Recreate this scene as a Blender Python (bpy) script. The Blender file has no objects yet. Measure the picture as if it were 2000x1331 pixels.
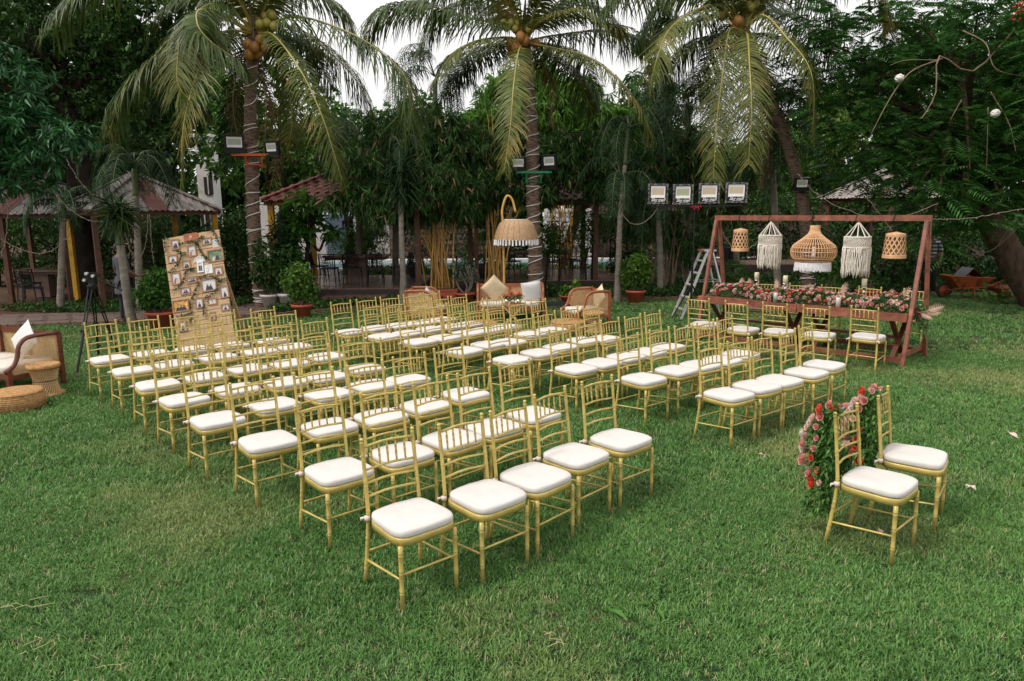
import bpy, math, random
import numpy as np
from mathutils import Vector, Matrix, Euler

SC = bpy.context.scene
COL = SC.collection
rng = np.random.default_rng(7)
random.seed(7)
PI = math.pi

# ------------------------------------------------------------------ camera
CAM_H, PITCH, ROLL, FPX = 2.235, 0.1802, -0.0063, 1375.5
_c, _s = math.cos(PITCH), math.sin(PITCH)
_cr, _sr = math.cos(ROLL), math.sin(ROLL)
R0 = np.array([[1, 0, 0], [0, _c, -_s], [0, _s, _c]])
R1 = np.array([[_cr, 0, _sr], [0, 1, 0], [-_sr, 0, _cr]])
RC = R1 @ R0                      # rows: right, forward, up of the camera
cam_data = bpy.data.cameras.new('camera')
cam = bpy.data.objects.new('camera', cam_data)
COL.objects.link(cam)
cam_data.sensor_width = 36
cam_data.lens = FPX / 2000 * 36
cam_data.clip_start = 0.05
cam_data.clip_end = 600
M3 = np.array([RC[0], RC[2], -RC[1]]).T
cam.matrix_world = Matrix.Translation((0, 0, CAM_H)) @ Matrix(M3.tolist()).to_4x4()
SC.camera = cam

# ------------------------------------------------------------------ overcast daylight
SUN_EL, SUN_AZ = math.radians(50), math.radians(243)      # azimuth clockwise from +Y: from the left, a little behind the camera
world = bpy.data.worlds.new("World")
SC.world = world
world.use_nodes = True
nt = world.node_tree
nt.nodes.clear()
wo = nt.nodes.new('ShaderNodeOutputWorld')
bg = nt.nodes.new('ShaderNodeBackground')
sky = nt.nodes.new('ShaderNodeTexSky')
sky.sky_type = 'NISHITA'
sky.sun_disc = False
sky.sun_elevation = SUN_EL
sky.sun_rotation = SUN_AZ
sky.dust_density = 6.0
sky.air_density = 1.0
sky.ozone_density = 1.0
hs = nt.nodes.new('ShaderNodeHueSaturation')
hs.inputs['Saturation'].default_value = 0.22
hs.inputs['Value'].default_value = 1.0
# cloud deck over the hazy blue: an even white veil a little brighter towards the zenith
tc = nt.nodes.new('ShaderNodeTexCoord')
sep = nt.nodes.new('ShaderNodeSeparateXYZ')
mr = nt.nodes.new('ShaderNodeMapRange')
mr.inputs['From Min'].default_value = 0.0
mr.inputs['From Max'].default_value = 1.0
mr.inputs['To Min'].default_value = 5.5
mr.inputs['To Max'].default_value = 7.2
cmb = nt.nodes.new('ShaderNodeVectorMath')
cmb.operation = 'SCALE'
cmb.inputs[0].default_value = (1.0, 0.985, 0.975)
mx = nt.nodes.new('ShaderNodeMix')
mx.data_type = 'RGBA'
mx.inputs['Factor'].default_value = 0.86
L_ = nt.links.new
L_(tc.outputs['Generated'], sep.inputs[0])
L_(sep.outputs['Z'], mr.inputs['Value'])
L_(mr.outputs['Result'], cmb.inputs['Scale'])
L_(sky.outputs[0], hs.inputs['Color'])
L_(hs.outputs[0], mx.inputs['A'])
L_(cmb.outputs[0], mx.inputs['B'])
L_(mx.outputs['Result'], bg.inputs['Color'])
bg.inputs['Strength'].default_value = 0.15
L_(bg.outputs[0], wo.inputs[0])

sun_d = bpy.data.lights.new('sun', 'SUN')
sun_d.energy = 1.5
sun_d.angle = math.radians(10)
sun_d.color = (1.0, 0.93, 0.82)
sun = bpy.data.objects.new('sun', sun_d)
COL.objects.link(sun)
_d = Vector((math.sin(SUN_AZ) * math.cos(SUN_EL), math.cos(SUN_AZ) * math.cos(SUN_EL), math.sin(SUN_EL)))
sun.rotation_euler = _d.to_track_quat('Z', 'Y').to_euler()
sun.location = (0, 0, 30)

SC.view_settings.view_transform = 'Standard'
SC.view_settings.look = 'None'
SC.view_settings.gamma = 1
SC.view_settings.exposure = 0.38
SC.view_settings.use_curve_mapping = False
SC.render.engine = 'CYCLES'
SC.cycles.max_bounces = 6
SC.cycles.diffuse_bounces = 3
SC.cycles.glossy_bounces = 2
SC.cycles.transmission_bounces = 4
SC.cycles.transparent_max_bounces = 8
SC.cycles.caustics_reflective = False
SC.cycles.caustics_refractive = False
SC.cycles.use_denoising = True


def at(u, v, Y):
    """point at distance Y in front of the camera that stands at reference pixel u, v"""
    q = RC.T @ np.array([(u - 1000) / FPX, 1, -(v - 665.5) / FPX])
    return np.array([0, 0, CAM_H]) + q * Y / q[1]


def gnd(u, v, z=0.0):
    q = RC.T @ np.array([(u - 1000) / FPX, 1, -(v - 665.5) / FPX])
    return np.array([0, 0, CAM_H]) + q * (z - CAM_H) / q[2]


# ------------------------------------------------------------------ materials
def mat(name, col, rough=0.6, metal=0.0, var=0.15, scale=8.0, bump=0.0, bscale=None, col2=None, stretch=None,
        trans=0.0, island=False, spec=0.5, detail=4, world_space=False, patch=None, coat=0.0):
    """procedural surface: a base colour broken up by noise (grain, dirt, weathering), optional bump and translucency"""
    m = bpy.data.materials.new(name)
    m.use_nodes = True
    n = m.node_tree.nodes
    lk = m.node_tree.links.new
    n.clear()
    out = n.new('ShaderNodeOutputMaterial')
    b = n.new('ShaderNodeBsdfPrincipled')
    b.inputs['Roughness'].default_value = rough
    b.inputs['Metallic'].default_value = metal
    b.inputs['Specular IOR Level'].default_value = spec
    b.inputs['Coat Weight'].default_value = coat
    if world_space:
        g = n.new('ShaderNodeNewGeometry')
        vec = g.outputs['Position']
    else:
        t = n.new('ShaderNodeTexCoord')
        vec = t.outputs['Object']
    if stretch:
        mp = n.new('ShaderNodeMapping')
        mp.inputs['Scale'].default_value = stretch
        lk(vec, mp.inputs[0])
        vec = mp.outputs[0]
    c1 = [max(0, x * (1 - var)) for x in col]
    c2 = list(col2) if col2 else [min(1, x * (1 + var)) for x in col]
    ns = n.new('ShaderNodeTexNoise')
    ns.inputs['Scale'].default_value = scale
    ns.inputs['Detail'].default_value = detail
    lk(vec, ns.inputs['Vector'])
    fac = ns.outputs['Fac']
    r = n.new('ShaderNodeMapRange')
    r.inputs['From Min'].default_value = 0.3
    r.inputs['From Max'].default_value = 0.7
    lk(fac, r.inputs['Value'])
    fac = r.outputs[0]
    if island:
        g2 = n.new('ShaderNodeNewGeometry')
        mm = n.new('ShaderNodeMath')
        mm.operation = 'MULTIPLY_ADD'
        mm.inputs[1].default_value = 0.7
        lk(g2.outputs['Random Per Island'], mm.inputs[0])
        m2 = n.new('ShaderNodeMath')
        m2.operation = 'MULTIPLY'
        m2.inputs[1].default_value = 0.3
        lk(fac, m2.inputs[0])
        lk(m2.outputs[0], mm.inputs[2])
        fac = mm.outputs[0]
    mix = n.new('ShaderNodeMix')
    mix.data_type = 'RGBA'
    mix.inputs['A'].default_value = (*c1, 1)
    mix.inputs['B'].default_value = (*c2, 1)
    lk(fac, mix.inputs['Factor'])
    colout = mix.outputs['Result']
    if patch:        # (colour, scale, threshold lo, hi) : larger patches of another real colour (wear, dry areas, rust)
        pn = n.new('ShaderNodeTexNoise')
        pn.inputs['Scale'].default_value = patch[1]
        pn.inputs['Detail'].default_value = 5
        lk(vec, pn.inputs['Vector'])
        pr = n.new('ShaderNodeMapRange')
        pr.inputs['From Min'].default_value = patch[2]
        pr.inputs['From Max'].default_value = patch[3]
        lk(pn.outputs['Fac'], pr.inputs['Value'])
        m3 = n.new('ShaderNodeMix')
        m3.data_type = 'RGBA'
        lk(pr.outputs[0], m3.inputs['Factor'])
        lk(colout, m3.inputs['A'])
        m3.inputs['B'].default_value = (*patch[0], 1)
        colout = m3.outputs['Result']
    lk(colout, b.inputs['Base Color'])
    if bump:
        bn = n.new('ShaderNodeTexNoise')
        bn.inputs['Scale'].default_value = bscale or scale * 4
        bn.inputs['Detail'].default_value = 5
        lk(vec, bn.inputs['Vector'])
        bp = n.new('ShaderNodeBump')
        bp.inputs['Strength'].default_value = bump
        bp.inputs['Distance'].default_value = 0.02
        lk(bn.outputs['Fac'], bp.inputs['Height'])
        lk(bp.outputs[0], b.inputs['Normal'])
    sh = b.outputs[0]
    if trans:
        tr = n.new('ShaderNodeBsdfTranslucent')
        lk(colout, tr.inputs['Color'])
        ms = n.new('ShaderNodeMixShader')
        ms.inputs[0].default_value = trans
        lk(b.outputs[0], ms.inputs[1])
        lk(tr.outputs[0], ms.inputs[2])
        sh = ms.outputs[0]
    lk(sh, out.inputs[0])
    return m


M = {}
M['gold'] = mat('gold_paint', (0.545, 0.415, 0.120), 0.36, 0.12, 0.14, 9, bump=0.08, bscale=60, spec=0.5, patch=((0.64, 0.54, 0.30), 26, 0.62, 0.74))
M['cushion'] = mat('cushion_fabric', (0.64, 0.605, 0.58), 0.85, var=0.045, scale=9, bump=0.35, bscale=11, spec=0.15)
M['tie'] = mat('tie_fabric', (0.72, 0.60, 0.55), 0.85, var=0.06, scale=30, spec=0.2)
M['mahog'] = mat('mahogany_wood', (0.13, 0.036, 0.020), 0.4, var=0.35, scale=5, stretch=(1, 1, 9), bump=0.08)
M['redwood'] = mat('red_stained_wood', (0.22, 0.070, 0.042), 0.45, var=0.4, scale=4, stretch=(2, 2, 2), bump=0.1, patch=((0.36, 0.13, 0.08), 3, 0.55, 0.75))
M['teak'] = mat('teak_wood', (0.30, 0.09, 0.035), 0.38, var=0.3, scale=6, bump=0.08)
M['cane'] = mat('woven_cane', (0.62, 0.40, 0.20), 0.55, var=0.12, scale=20)
M['canedark'] = mat('woven_cane_shaded', (0.50, 0.26, 0.13), 0.55, var=0.15, scale=20)  # cane colour with shade mixed in, for the middle group's backs
M['rope'] = mat('jute_rope', (0.42, 0.235, 0.105), 0.9, var=0.3, scale=30, bump=0.5, bscale=80, spec=0.1)
M['bamboo_y'] = mat('bamboo_cane', (0.60, 0.34, 0.09), 0.4, var=0.2, scale=8)
M['rattan'] = mat('rattan', (0.66, 0.38, 0.20), 0.5, var=0.15, scale=20)
M['macrame'] = mat('cotton_cord', (0.74, 0.68, 0.60), 0.9, var=0.1, scale=30, bump=0.5, bscale=120, spec=0.1)
M['fringe'] = mat('white_fringe', (0.78, 0.77, 0.80), 0.85, var=0.06, scale=30, bump=0.3, spec=0.1)
M['pine'] = mat('pine_board', (0.50, 0.33, 0.185), 0.6, var=0.22, scale=7, stretch=(0.6, 4, 8), bump=0.12, patch=((0.36, 0.17, 0.07), 4, 0.62, 0.72))
M['framewood'] = mat('oak_frame', (0.33, 0.17, 0.08), 0.5, var=0.2, scale=14)
M['signwood'] = mat('burnt_sign_wood', (0.33, 0.09, 0.03), 0.4, var=0.5, scale=10)
M['alu'] = mat('aluminium', (0.62, 0.62, 0.62), 0.4, 0.55, 0.1, 10)
M['black'] = mat('black_plastic', (0.012, 0.012, 0.013), 0.4, var=0.2, scale=10)
M['blackm'] = mat('black_metal', (0.02, 0.02, 0.022), 0.35, 0.6, 0.2, 10)
M['scuffed'] = mat('scuffed_black_paint', (0.03, 0.028, 0.028), 0.5, 0.1, 0.3, 40, patch=((0.24, 0.21, 0.21), 22, 0.42, 0.60))
M['glasslamp'] = mat('lamp_glass', (0.50, 0.50, 0.46), 0.15, 0.0, 0.05, 6, spec=0.7)
M['reflector'] = mat('lamp_reflector', (0.85, 0.85, 0.84), 0.25, 0.0, 0.03, 5)
M['led'] = mat('led_panel', (0.62, 0.50, 0.36), 0.4, 0.0, 0.05, 5)
M['ledg'] = mat('led_panel_green', (0.44, 0.47, 0.30), 0.4, 0.0, 0.05, 5)
M['orange'] = mat('orange_paint', (0.60, 0.10, 0.02), 0.5, var=0.2, scale=10)
M['greenp'] = mat('green_paint', (0.01, 0.25, 0.10), 0.5, var=0.2, scale=10)
M['barrow'] = mat('rusty_orange_paint', (0.42, 0.09, 0.02), 0.6, 0.1, 0.3, 6, bump=0.1, patch=((0.12, 0.04, 0.02), 5, 0.5, 0.65))
M['rubber'] = mat('tyre_rubber', (0.025, 0.022, 0.02), 0.9, var=0.2, scale=15)
M['terracotta'] = mat('terracotta', (0.42, 0.085, 0.04), 0.65, var=0.18, scale=7, bump=0.1, patch=((0.30, 0.13, 0.09), 5, 0.58, 0.7))
M['whitepot'] = mat('white_planter', (0.62, 0.60, 0.56), 0.5, var=0.1, scale=6, patch=((0.35, 0.32, 0.27), 4, 0.55, 0.75))
M['steel'] = mat('polished_steel', (0.75, 0.72, 0.66), 0.15, 1.0, 0.05, 6)
M['wax'] = mat('candle_wax', (0.80, 0.70, 0.50), 0.5, var=0.04, scale=10)
M['waxw'] = mat('white_wax', (0.84, 0.80, 0.72), 0.5, var=0.04, scale=10)
M['pillow'] = mat('silk_pillow', (0.66, 0.52, 0.34), 0.5, var=0.08, scale=12, bump=0.1)
M['pilloww'] = mat('pale_pillow', (0.66, 0.65, 0.64), 0.7, var=0.06, scale=30, bump=0.15)
M['linen'] = mat('linen', (0.62, 0.57, 0.50), 0.85, var=0.06, scale=20, bump=0.1)
# plants
M['grass'] = mat('grass_blades', (0.052, 0.152, 0.030), 0.42, scale=1.2, trans=0.25, island=True, spec=0.32, world_space=True, var=0.2, col2=(0.195, 0.385, 0.100), patch=((0.34, 0.34, 0.135), 0.50, 0.52, 0.76))
M['straw'] = mat('dry_grass', (0.46, 0.40, 0.22), 0.7, var=0.25, scale=3, island=True, spec=0.2)
M['soil'] = mat('lawn_soil', (0.024, 0.046, 0.018), 0.95, var=0.5, scale=9, bump=0.5, spec=0.1, patch=((0.085, 0.085, 0.04), 0.8, 0.5, 0.7))
M['earth'] = mat('bare_earth', (0.085, 0.05, 0.032), 0.95, var=0.5, scale=3, bump=0.6, bscale=30, spec=0.1)
M['leafdark'] = mat('dark_leaves', (0.026, 0.078, 0.020), 0.42, var=0.7, scale=2, trans=0.22, island=True, spec=0.22, col2=(0.072, 0.175, 0.034))
M['leafmid'] = mat('green_leaves', (0.045, 0.145, 0.024), 0.42, var=0.6, scale=2, trans=0.28, island=True, spec=0.22, col2=(0.115, 0.285, 0.045))
M['leafbright'] = mat('bright_leaves', (0.07, 0.19, 0.025), 0.42, var=0.5, scale=2, trans=0.35, island=True, spec=0.22, col2=(0.16, 0.30, 0.045))
M['mango'] = mat('mango_leaves', (0.018, 0.085, 0.026), 0.42, var=0.6, scale=2, trans=0.15, island=True, spec=0.3, col2=(0.050, 0.185, 0.055))
M['bamleaf'] = mat('bamboo_leaves', (0.024, 0.080, 0.022), 0.5, var=0.6, scale=2, trans=0.22, island=True, spec=0.25, col2=(0.105, 0.245, 0.055))
M['bamlight'] = mat('bright_bamboo_leaves', (0.075, 0.22, 0.028), 0.45, var=0.5, scale=2, trans=0.4, island=True, spec=0.2, col2=(0.20, 0.42, 0.06))
M['bamtip'] = mat('dry_bamboo_leaves', (0.42, 0.30, 0.17), 0.6, var=0.3, scale=2, trans=0.2, island=True)
M['feather'] = mat('gulmohar_leaves', (0.022, 0.075, 0.022), 0.45, var=0.6, scale=2, trans=0.3, island=True, spec=0.22, col2=(0.085, 0.235, 0.045))
M['yellowleaf'] = mat('yellow_leaves', (0.20, 0.22, 0.03), 0.45, var=0.4, scale=2, trans=0.35, island=True)  # yellow-green leaf tone, varied at random
M['frond'] = mat('palm_leaflets', (0.038, 0.082, 0.020), 0.4, var=0.5, scale=1.4, trans=0.22, island=True, spec=0.28, col2=(0.11, 0.155, 0.036), detail=2, patch=((0.30, 0.23, 0.07), 1.1, 0.60, 0.80))
M['frondy'] = mat('yellowing_palm_leaflets', (0.070, 0.110, 0.022), 0.4, var=0.4, scale=1.4, trans=0.22, island=True, spec=0.28, col2=(0.175, 0.190, 0.040), detail=2, patch=((0.36, 0.25, 0.08), 1.1, 0.56, 0.76))
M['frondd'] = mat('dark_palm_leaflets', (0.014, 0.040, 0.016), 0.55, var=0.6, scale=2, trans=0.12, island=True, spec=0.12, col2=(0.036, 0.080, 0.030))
M['fronddry'] = mat('dead_palm_leaflets', (0.13, 0.065, 0.035), 0.8, var=0.4, scale=2, island=True, spec=0.15, col2=(0.22, 0.12, 0.06))
M['rachis'] = mat('palm_rachis', (0.33, 0.28, 0.06), 0.4, var=0.2, scale=3)
M['palmbark'] = mat('palm_bark', (0.20, 0.135, 0.10), 0.9, var=0.35, scale=6, stretch=(1, 1, 4), bump=0.7, bscale=25, spec=0.1, patch=((0.085, 0.055, 0.042), 7, 0.5, 0.62))
M['slimbark'] = mat('slender_palm_bark', (0.23, 0.20, 0.165), 0.85, var=0.25, scale=5, stretch=(1, 1, 3), bump=0.4, spec=0.15)
M['slimgreen'] = mat('green_crownshaft', (0.12, 0.16, 0.07), 0.5, var=0.3, scale=4)
M['bark'] = mat('tree_bark', (0.10, 0.065, 0.045), 0.95, var=0.45, scale=5, stretch=(2, 2, 0.6), bump=0.9, bscale=14, spec=0.1)
M['barkdark'] = mat('dark_bark', (0.028, 0.022, 0.018), 0.95, var=0.4, scale=5, bump=0.5, spec=0.1)
M['twig'] = mat('twig_bark', (0.20, 0.15, 0.10), 0.9, var=0.3, scale=6, spec=0.1)
M['coconut'] = mat('ripe_coconut', (0.36, 0.16, 0.035), 0.45, var=0.35, scale=5)
M['coconutg'] = mat('green_coconut', (0.30, 0.26, 0.05), 0.4, var=0.25, scale=5)
M['ropelight'] = mat('white_rope_light', (0.70, 0.68, 0.66), 0.35, var=0.05, scale=8)
M['cable'] = mat('cable_string', (0.17, 0.13, 0.095), 0.7, var=0.3, scale=10)
# buildings
M['yellow'] = mat('yellow_paint', (0.52, 0.28, 0.02), 0.6, var=0.2, scale=4, patch=((0.28, 0.13, 0.02), 5, 0.6, 0.75))
M['woodbrown'] = mat('brown_beam', (0.10, 0.042, 0.02), 0.6, var=0.3, scale=5)
M['corr'] = mat('weathered_corrugated_sheet', (0.29, 0.255, 0.235), 0.8, 0.1, 0.35, 5, stretch=(3, 1, 1), patch=((0.10, 0.075, 0.07), 4, 0.50, 0.68))
M['corrred'] = mat('rusty_red_sheet', (0.16, 0.065, 0.052), 0.75, 0.1, 0.3, 4, patch=((0.28, 0.22, 0.20), 6, 0.62, 0.7))
M['tile'] = mat('clay_roof_tile', (0.15, 0.052, 0.036), 0.7, var=0.3, scale=5, patch=((0.28, 0.15, 0.10), 4, 0.6, 0.7))
M['ridge'] = mat('red_ridge_sheet', (0.24, 0.055, 0.055), 0.5, var=0.15, scale=5)
M['floor'] = mat('brown_floor_tile', (0.21, 0.135, 0.105), 0.25, var=0.2, scale=3, spec=0.5)
M['plinth'] = mat('dark_plinth', (0.045, 0.03, 0.028), 0.7, var=0.25, scale=5)
M['kerb'] = mat('brick_kerb', (0.17, 0.085, 0.06), 0.85, var=0.3, scale=6, bump=0.3, patch=((0.10, 0.075, 0.055), 4, 0.5, 0.7))
M['paving'] = mat('path_stone', (0.125, 0.085, 0.07), 0.8, var=0.3, scale=4, bump=0.3)
M['whitewall'] = mat('white_wall', (0.66, 0.63, 0.60), 0.85, var=0.08, scale=2, patch=((0.42, 0.38, 0.34), 1.5, 0.55, 0.75))
M['shade'] = mat('woven_cane_shade', (0.44, 0.275, 0.15), 0.6, var=0.2, scale=26, bump=0.3, bscale=90)
M['stonewall'] = mat('carved_white_stone', (0.60, 0.59, 0.55), 0.8, var=0.3, scale=9, bump=0.8, bscale=12)
M['blind'] = mat('blue_grey_blind', (0.20, 0.26, 0.35), 0.5, var=0.15, scale=6)
M['dark'] = mat('dark_interior', (0.02, 0.014, 0.012), 0.8, var=0.2, scale=5)
M['darkred'] = mat('dark_red_door', (0.06, 0.016, 0.014), 0.5, var=0.2, scale=5)
M['wire'] = mat('galvanised_wire', (0.28, 0.28, 0.28), 0.5, 0.3, 0.2, 10)
M['water'] = mat('pool_water', (0.22, 0.36, 0.42), 0.08, var=0.1, scale=4, bump=0.05)
M['brickwall'] = mat('brick_tower', (0.30, 0.13, 0.06), 0.8, var=0.3, scale=6)
M['skin'] = mat('brown_skin', (0.22, 0.11, 0.07), 0.6, var=0.05, scale=10)
M['cloth_grey'] = mat('grey_shirt', (0.075, 0.072, 0.085), 0.9, var=0.15, scale=10)
M['cloth_dark'] = mat('dark_trousers', (0.018, 0.018, 0.024), 0.9, var=0.15, scale=10)
M['hair'] = mat('black_hair', (0.01, 0.008, 0.007), 0.6, var=0.2, scale=40)
# flowers
M['rose_pink'] = mat('pink_petals', (0.80, 0.30, 0.28), 0.6, var=0.12, scale=30, trans=0.2, col2=(0.86, 0.42, 0.38))
M['rose_pale'] = mat('pale_pink_petals', (0.84, 0.58, 0.52), 0.6, var=0.08, scale=30, trans=0.2)
M['rose_coral'] = mat('coral_petals', (0.78, 0.13, 0.07), 0.6, var=0.2, scale=30, trans=0.2)
M['rose_magenta'] = mat('crimson_petals', (0.66, 0.025, 0.08), 0.6, var=0.2, scale=30, trans=0.2)
M['rose_cream'] = mat('cream_petals', (0.84, 0.72, 0.64), 0.6, var=0.06, scale=30, trans=0.2)
M['garland'] = mat('garland_leaves', (0.045, 0.150, 0.026), 0.4, var=0.6, scale=3, trans=0.3, island=True, col2=(0.15, 0.34, 0.07), spec=0.3)
M['euca'] = mat('eucalyptus_leaves', (0.055, 0.115, 0.062), 0.5, var=0.5, scale=3, trans=0.2, island=True, col2=(0.13, 0.22, 0.14))
M['ivy'] = mat('ivy_leaves', (0.025, 0.08, 0.035), 0.5, var=0.5, scale=3, trans=0.15, island=True)
M['drypalm'] = mat('dried_palm_leaf', (0.58, 0.38, 0.30), 0.6, var=0.2, scale=8)


def glass_mat():
    """thin clear glass: mostly see-through with a glossy sheen"""
    m = bpy.data.materials.new('clear_glass')
    m.use_nodes = True
    n = m.node_tree.nodes
    lk = m.node_tree.links.new
    n.clear()
    out = n.new('ShaderNodeOutputMaterial')
    tr = n.new('ShaderNodeBsdfTransparent')
    gl = n.new('ShaderNodeBsdfGlossy')
    gl.inputs['Roughness'].default_value = 0.05
    ms = n.new('ShaderNodeMixShader')
    ms.inputs[0].default_value = 0.09
    lk(tr.outputs[0], ms.inputs[1])
    lk(gl.outputs[0], ms.inputs[2])
    lk(ms.outputs[0], out.inputs[0])
    return m


M['glass'] = glass_mat()


# ------------------------------------------------------------------ mesh building
class MB:
    """collects shapes and links them as one mesh object"""

    def __init__(s):
        s.v = []
        s.f = []
        s.n = 0

    def add(s, verts, faces):
        verts = np.asarray(verts, float).reshape(-1, 3)
        s.v.append(verts)
        n = s.n
        s.f.extend([tuple(int(i) + n for i in fc) for fc in faces])
        s.n += len(verts)
        return s

    def box(s, c, d, R=None, taper=1.0):
        x, y, z = [k / 2 for k in d]
        P = np.array([[-x, -y, -z], [x, -y, -z], [x, y, -z], [-x, y, -z],
                      [-x * taper, -y * taper, z], [x * taper, -y * taper, z], [x * taper, y * taper, z], [-x * taper, y * taper, z]])
        if R is not None:
            P = P @ np.array(R).T
        return s.add(P + np.array(c), [(3, 2, 1, 0), (4, 5, 6, 7), (0, 1, 5, 4), (1, 2, 6, 5), (2, 3, 7, 6), (3, 0, 4, 7)])

    def beam(s, a, b, w, h, up=(0, 0, 1)):
        a, b, up = np.array(a, float), np.array(b, float), np.array(up, float)
        d = b - a
        L = np.linalg.norm(d)
        d /= L
        r = np.cross(d, up)
        if np.linalg.norm(r) < 1e-5:
            r = np.cross(d, (0, 1, 0))
        r /= np.linalg.norm(r)
        u = np.cross(r, d)
        R = np.array([r, d, u]).T
        return s.box((a + b) / 2, (w, L, h), R)

    def tube(s, pts, rad, seg=8, cap=True):
        pts = np.asarray(pts, float)
        n = len(pts)
        rad = np.full(n, rad) if np.isscalar(rad) else np.asarray(rad, float)
        T = np.gradient(pts, axis=0)
        T /= np.linalg.norm(T, axis=1)[:, None] + 1e-12
        ref = np.array([0, 0, 1.0]) if abs(T[0][2]) < 0.9 else np.array([1.0, 0, 0])
        a = np.arange(seg) * 2 * PI / seg
        V = []
        u = np.cross(T[0], ref)
        u /= np.linalg.norm(u)
        for i in range(n):
            u = u - T[i] * np.dot(u, T[i])
            u /= np.linalg.norm(u) + 1e-12
            w = np.cross(T[i], u)
            V.append(pts[i] + rad[i] * (np.cos(a)[:, None] * u + np.sin(a)[:, None] * w))
        F = [(i * seg + j, i * seg + (j + 1) % seg, (i + 1) * seg + (j + 1) % seg, (i + 1) * seg + j) for i in range(n - 1) for j in range(seg)]
        if cap:
            F.append(tuple(range(seg))[::-1])
            F.append(tuple((n - 1) * seg + j for j in range(seg)))
        return s.add(np.concatenate(V), F)

    def lathe(s, prof, c=(0, 0, 0), seg=24, sx=1.0, sy=1.0, close=False):
        a = np.arange(seg) * 2 * PI / seg
        V = [np.stack([r * np.cos(a) * sx, r * np.sin(a) * sy, np.full(seg, z)], 1) for r, z in prof]
        n = len(prof)
        F = [(i * seg + j, i * seg + (j + 1) % seg, (i + 1) * seg + (j + 1) % seg, (i + 1) * seg + j) for i in range(n - 1) for j in range(seg)]
        if close:
            F.append(tuple(range(seg))[::-1])
            F.append(tuple((n - 1) * seg + j for j in range(seg)))
        return s.add(np.concatenate(V) + np.array(c), F)

    def build(s, name, m, parent=None, smooth=False, loc=None, rot=None):
        me = bpy.data.meshes.new(name)
        me.from_pydata(np.concatenate(s.v).tolist() if s.v else [], [], s.f)
        me.materials.append(m)
        if smooth:
            me.polygons.foreach_set('use_smooth', [True] * len(me.polygons))
        me.update()
        return link(name, me, parent, loc, rot)


def tri_mesh(name, V, F, m, fpv, extra_mats=(), midx=None):
    """fast mesh from arrays, F of shape (n, fpv)"""
    me = bpy.data.meshes.new(name)
    V = np.asarray(V, np.float32).reshape(-1, 3)
    F = np.asarray(F, np.int32).reshape(-1, fpv)
    me.vertices.add(len(V))
    me.vertices.foreach_set('co', V.ravel())
    me.loops.add(F.size)
    me.loops.foreach_set('vertex_index', F.ravel())
    me.polygons.add(len(F))
    me.polygons.foreach_set('loop_start', np.arange(0, F.size, fpv, dtype=np.int32))
    me.materials.append(m)
    for e in extra_mats:
        me.materials.append(e)
    if midx is not None:
        me.polygons.foreach_set('material_index', np.asarray(midx, np.int32))
    me.update(calc_edges=True)
    return me


def link(name, data, parent=None, loc=None, rot=None):
    o = bpy.data.objects.new(name, data)
    COL.objects.link(o)
    if parent is not None:
        o.parent = parent
    if loc is not None:
        o.location = [float(k) for k in loc]
    if rot is not None:
        o.rotation_euler = rot
    return o


def thing(name, label, cat, loc=(0, 0, 0), rz=0.0, group=None):
    o = link(name, None, None, loc, (0, 0, rz))
    return tag(o, label, cat, group)


def tag(o, label=None, cat=None, group=None, kind=None):
    if label: o['label'] = label
    if cat: o['category'] = cat
    if group: o['group'] = group
    if kind: o['kind'] = kind
    return o


def dup(root, loc=None, rz=None, label=None, group=None, scale=None):
    r = root.copy()
    COL.objects.link(r)
    if loc is not None: r.location = [float(k) for k in loc]
    if rz is not None: r.rotation_euler = (0, 0, rz)
    if scale is not None: r.scale = (scale,) * 3
    if label: r['label'] = label
    if group: r['group'] = group
    for ch in list(root.children):
        c = ch.copy()
        COL.objects.link(c)
        c.parent = r
        for g in list(ch.children):
            d = g.copy()
            COL.objects.link(d)
            d.parent = c
    return r


def spline(P, n):
    """smooth curve through the points P, n samples"""
    P = np.asarray(P, float)
    k = len(P)
    if k < 3:
        t = np.linspace(0, 1, n)[:, None]
        return P[0] * (1 - t) + P[-1] * t
    Q = np.vstack([2 * P[0] - P[1], P, 2 * P[-1] - P[-2]])
    out = []
    ts = np.linspace(0, k - 1 - 1e-9, n)
    for t in ts:
        i = int(t)
        f = t - i
        p0, p1, p2, p3 = Q[i], Q[i + 1], Q[i + 2], Q[i + 3]
        out.append(0.5 * ((2 * p1) + (-p0 + p2) * f + (2 * p0 - 5 * p1 + 4 * p2 - p3) * f * f + (-p0 + 3 * p1 - 3 * p2 + p3) * f ** 3))
    return np.array(out)


def rotz(a):
    c, s = math.cos(a), math.sin(a)
    return np.array([[c, -s, 0], [s, c, 0], [0, 0, 1.0]])


# ------------------------------------------------------------------ foliage
def unit(v):
    return v / (np.linalg.norm(v, axis=-1, keepdims=True) + 1e-9)


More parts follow.
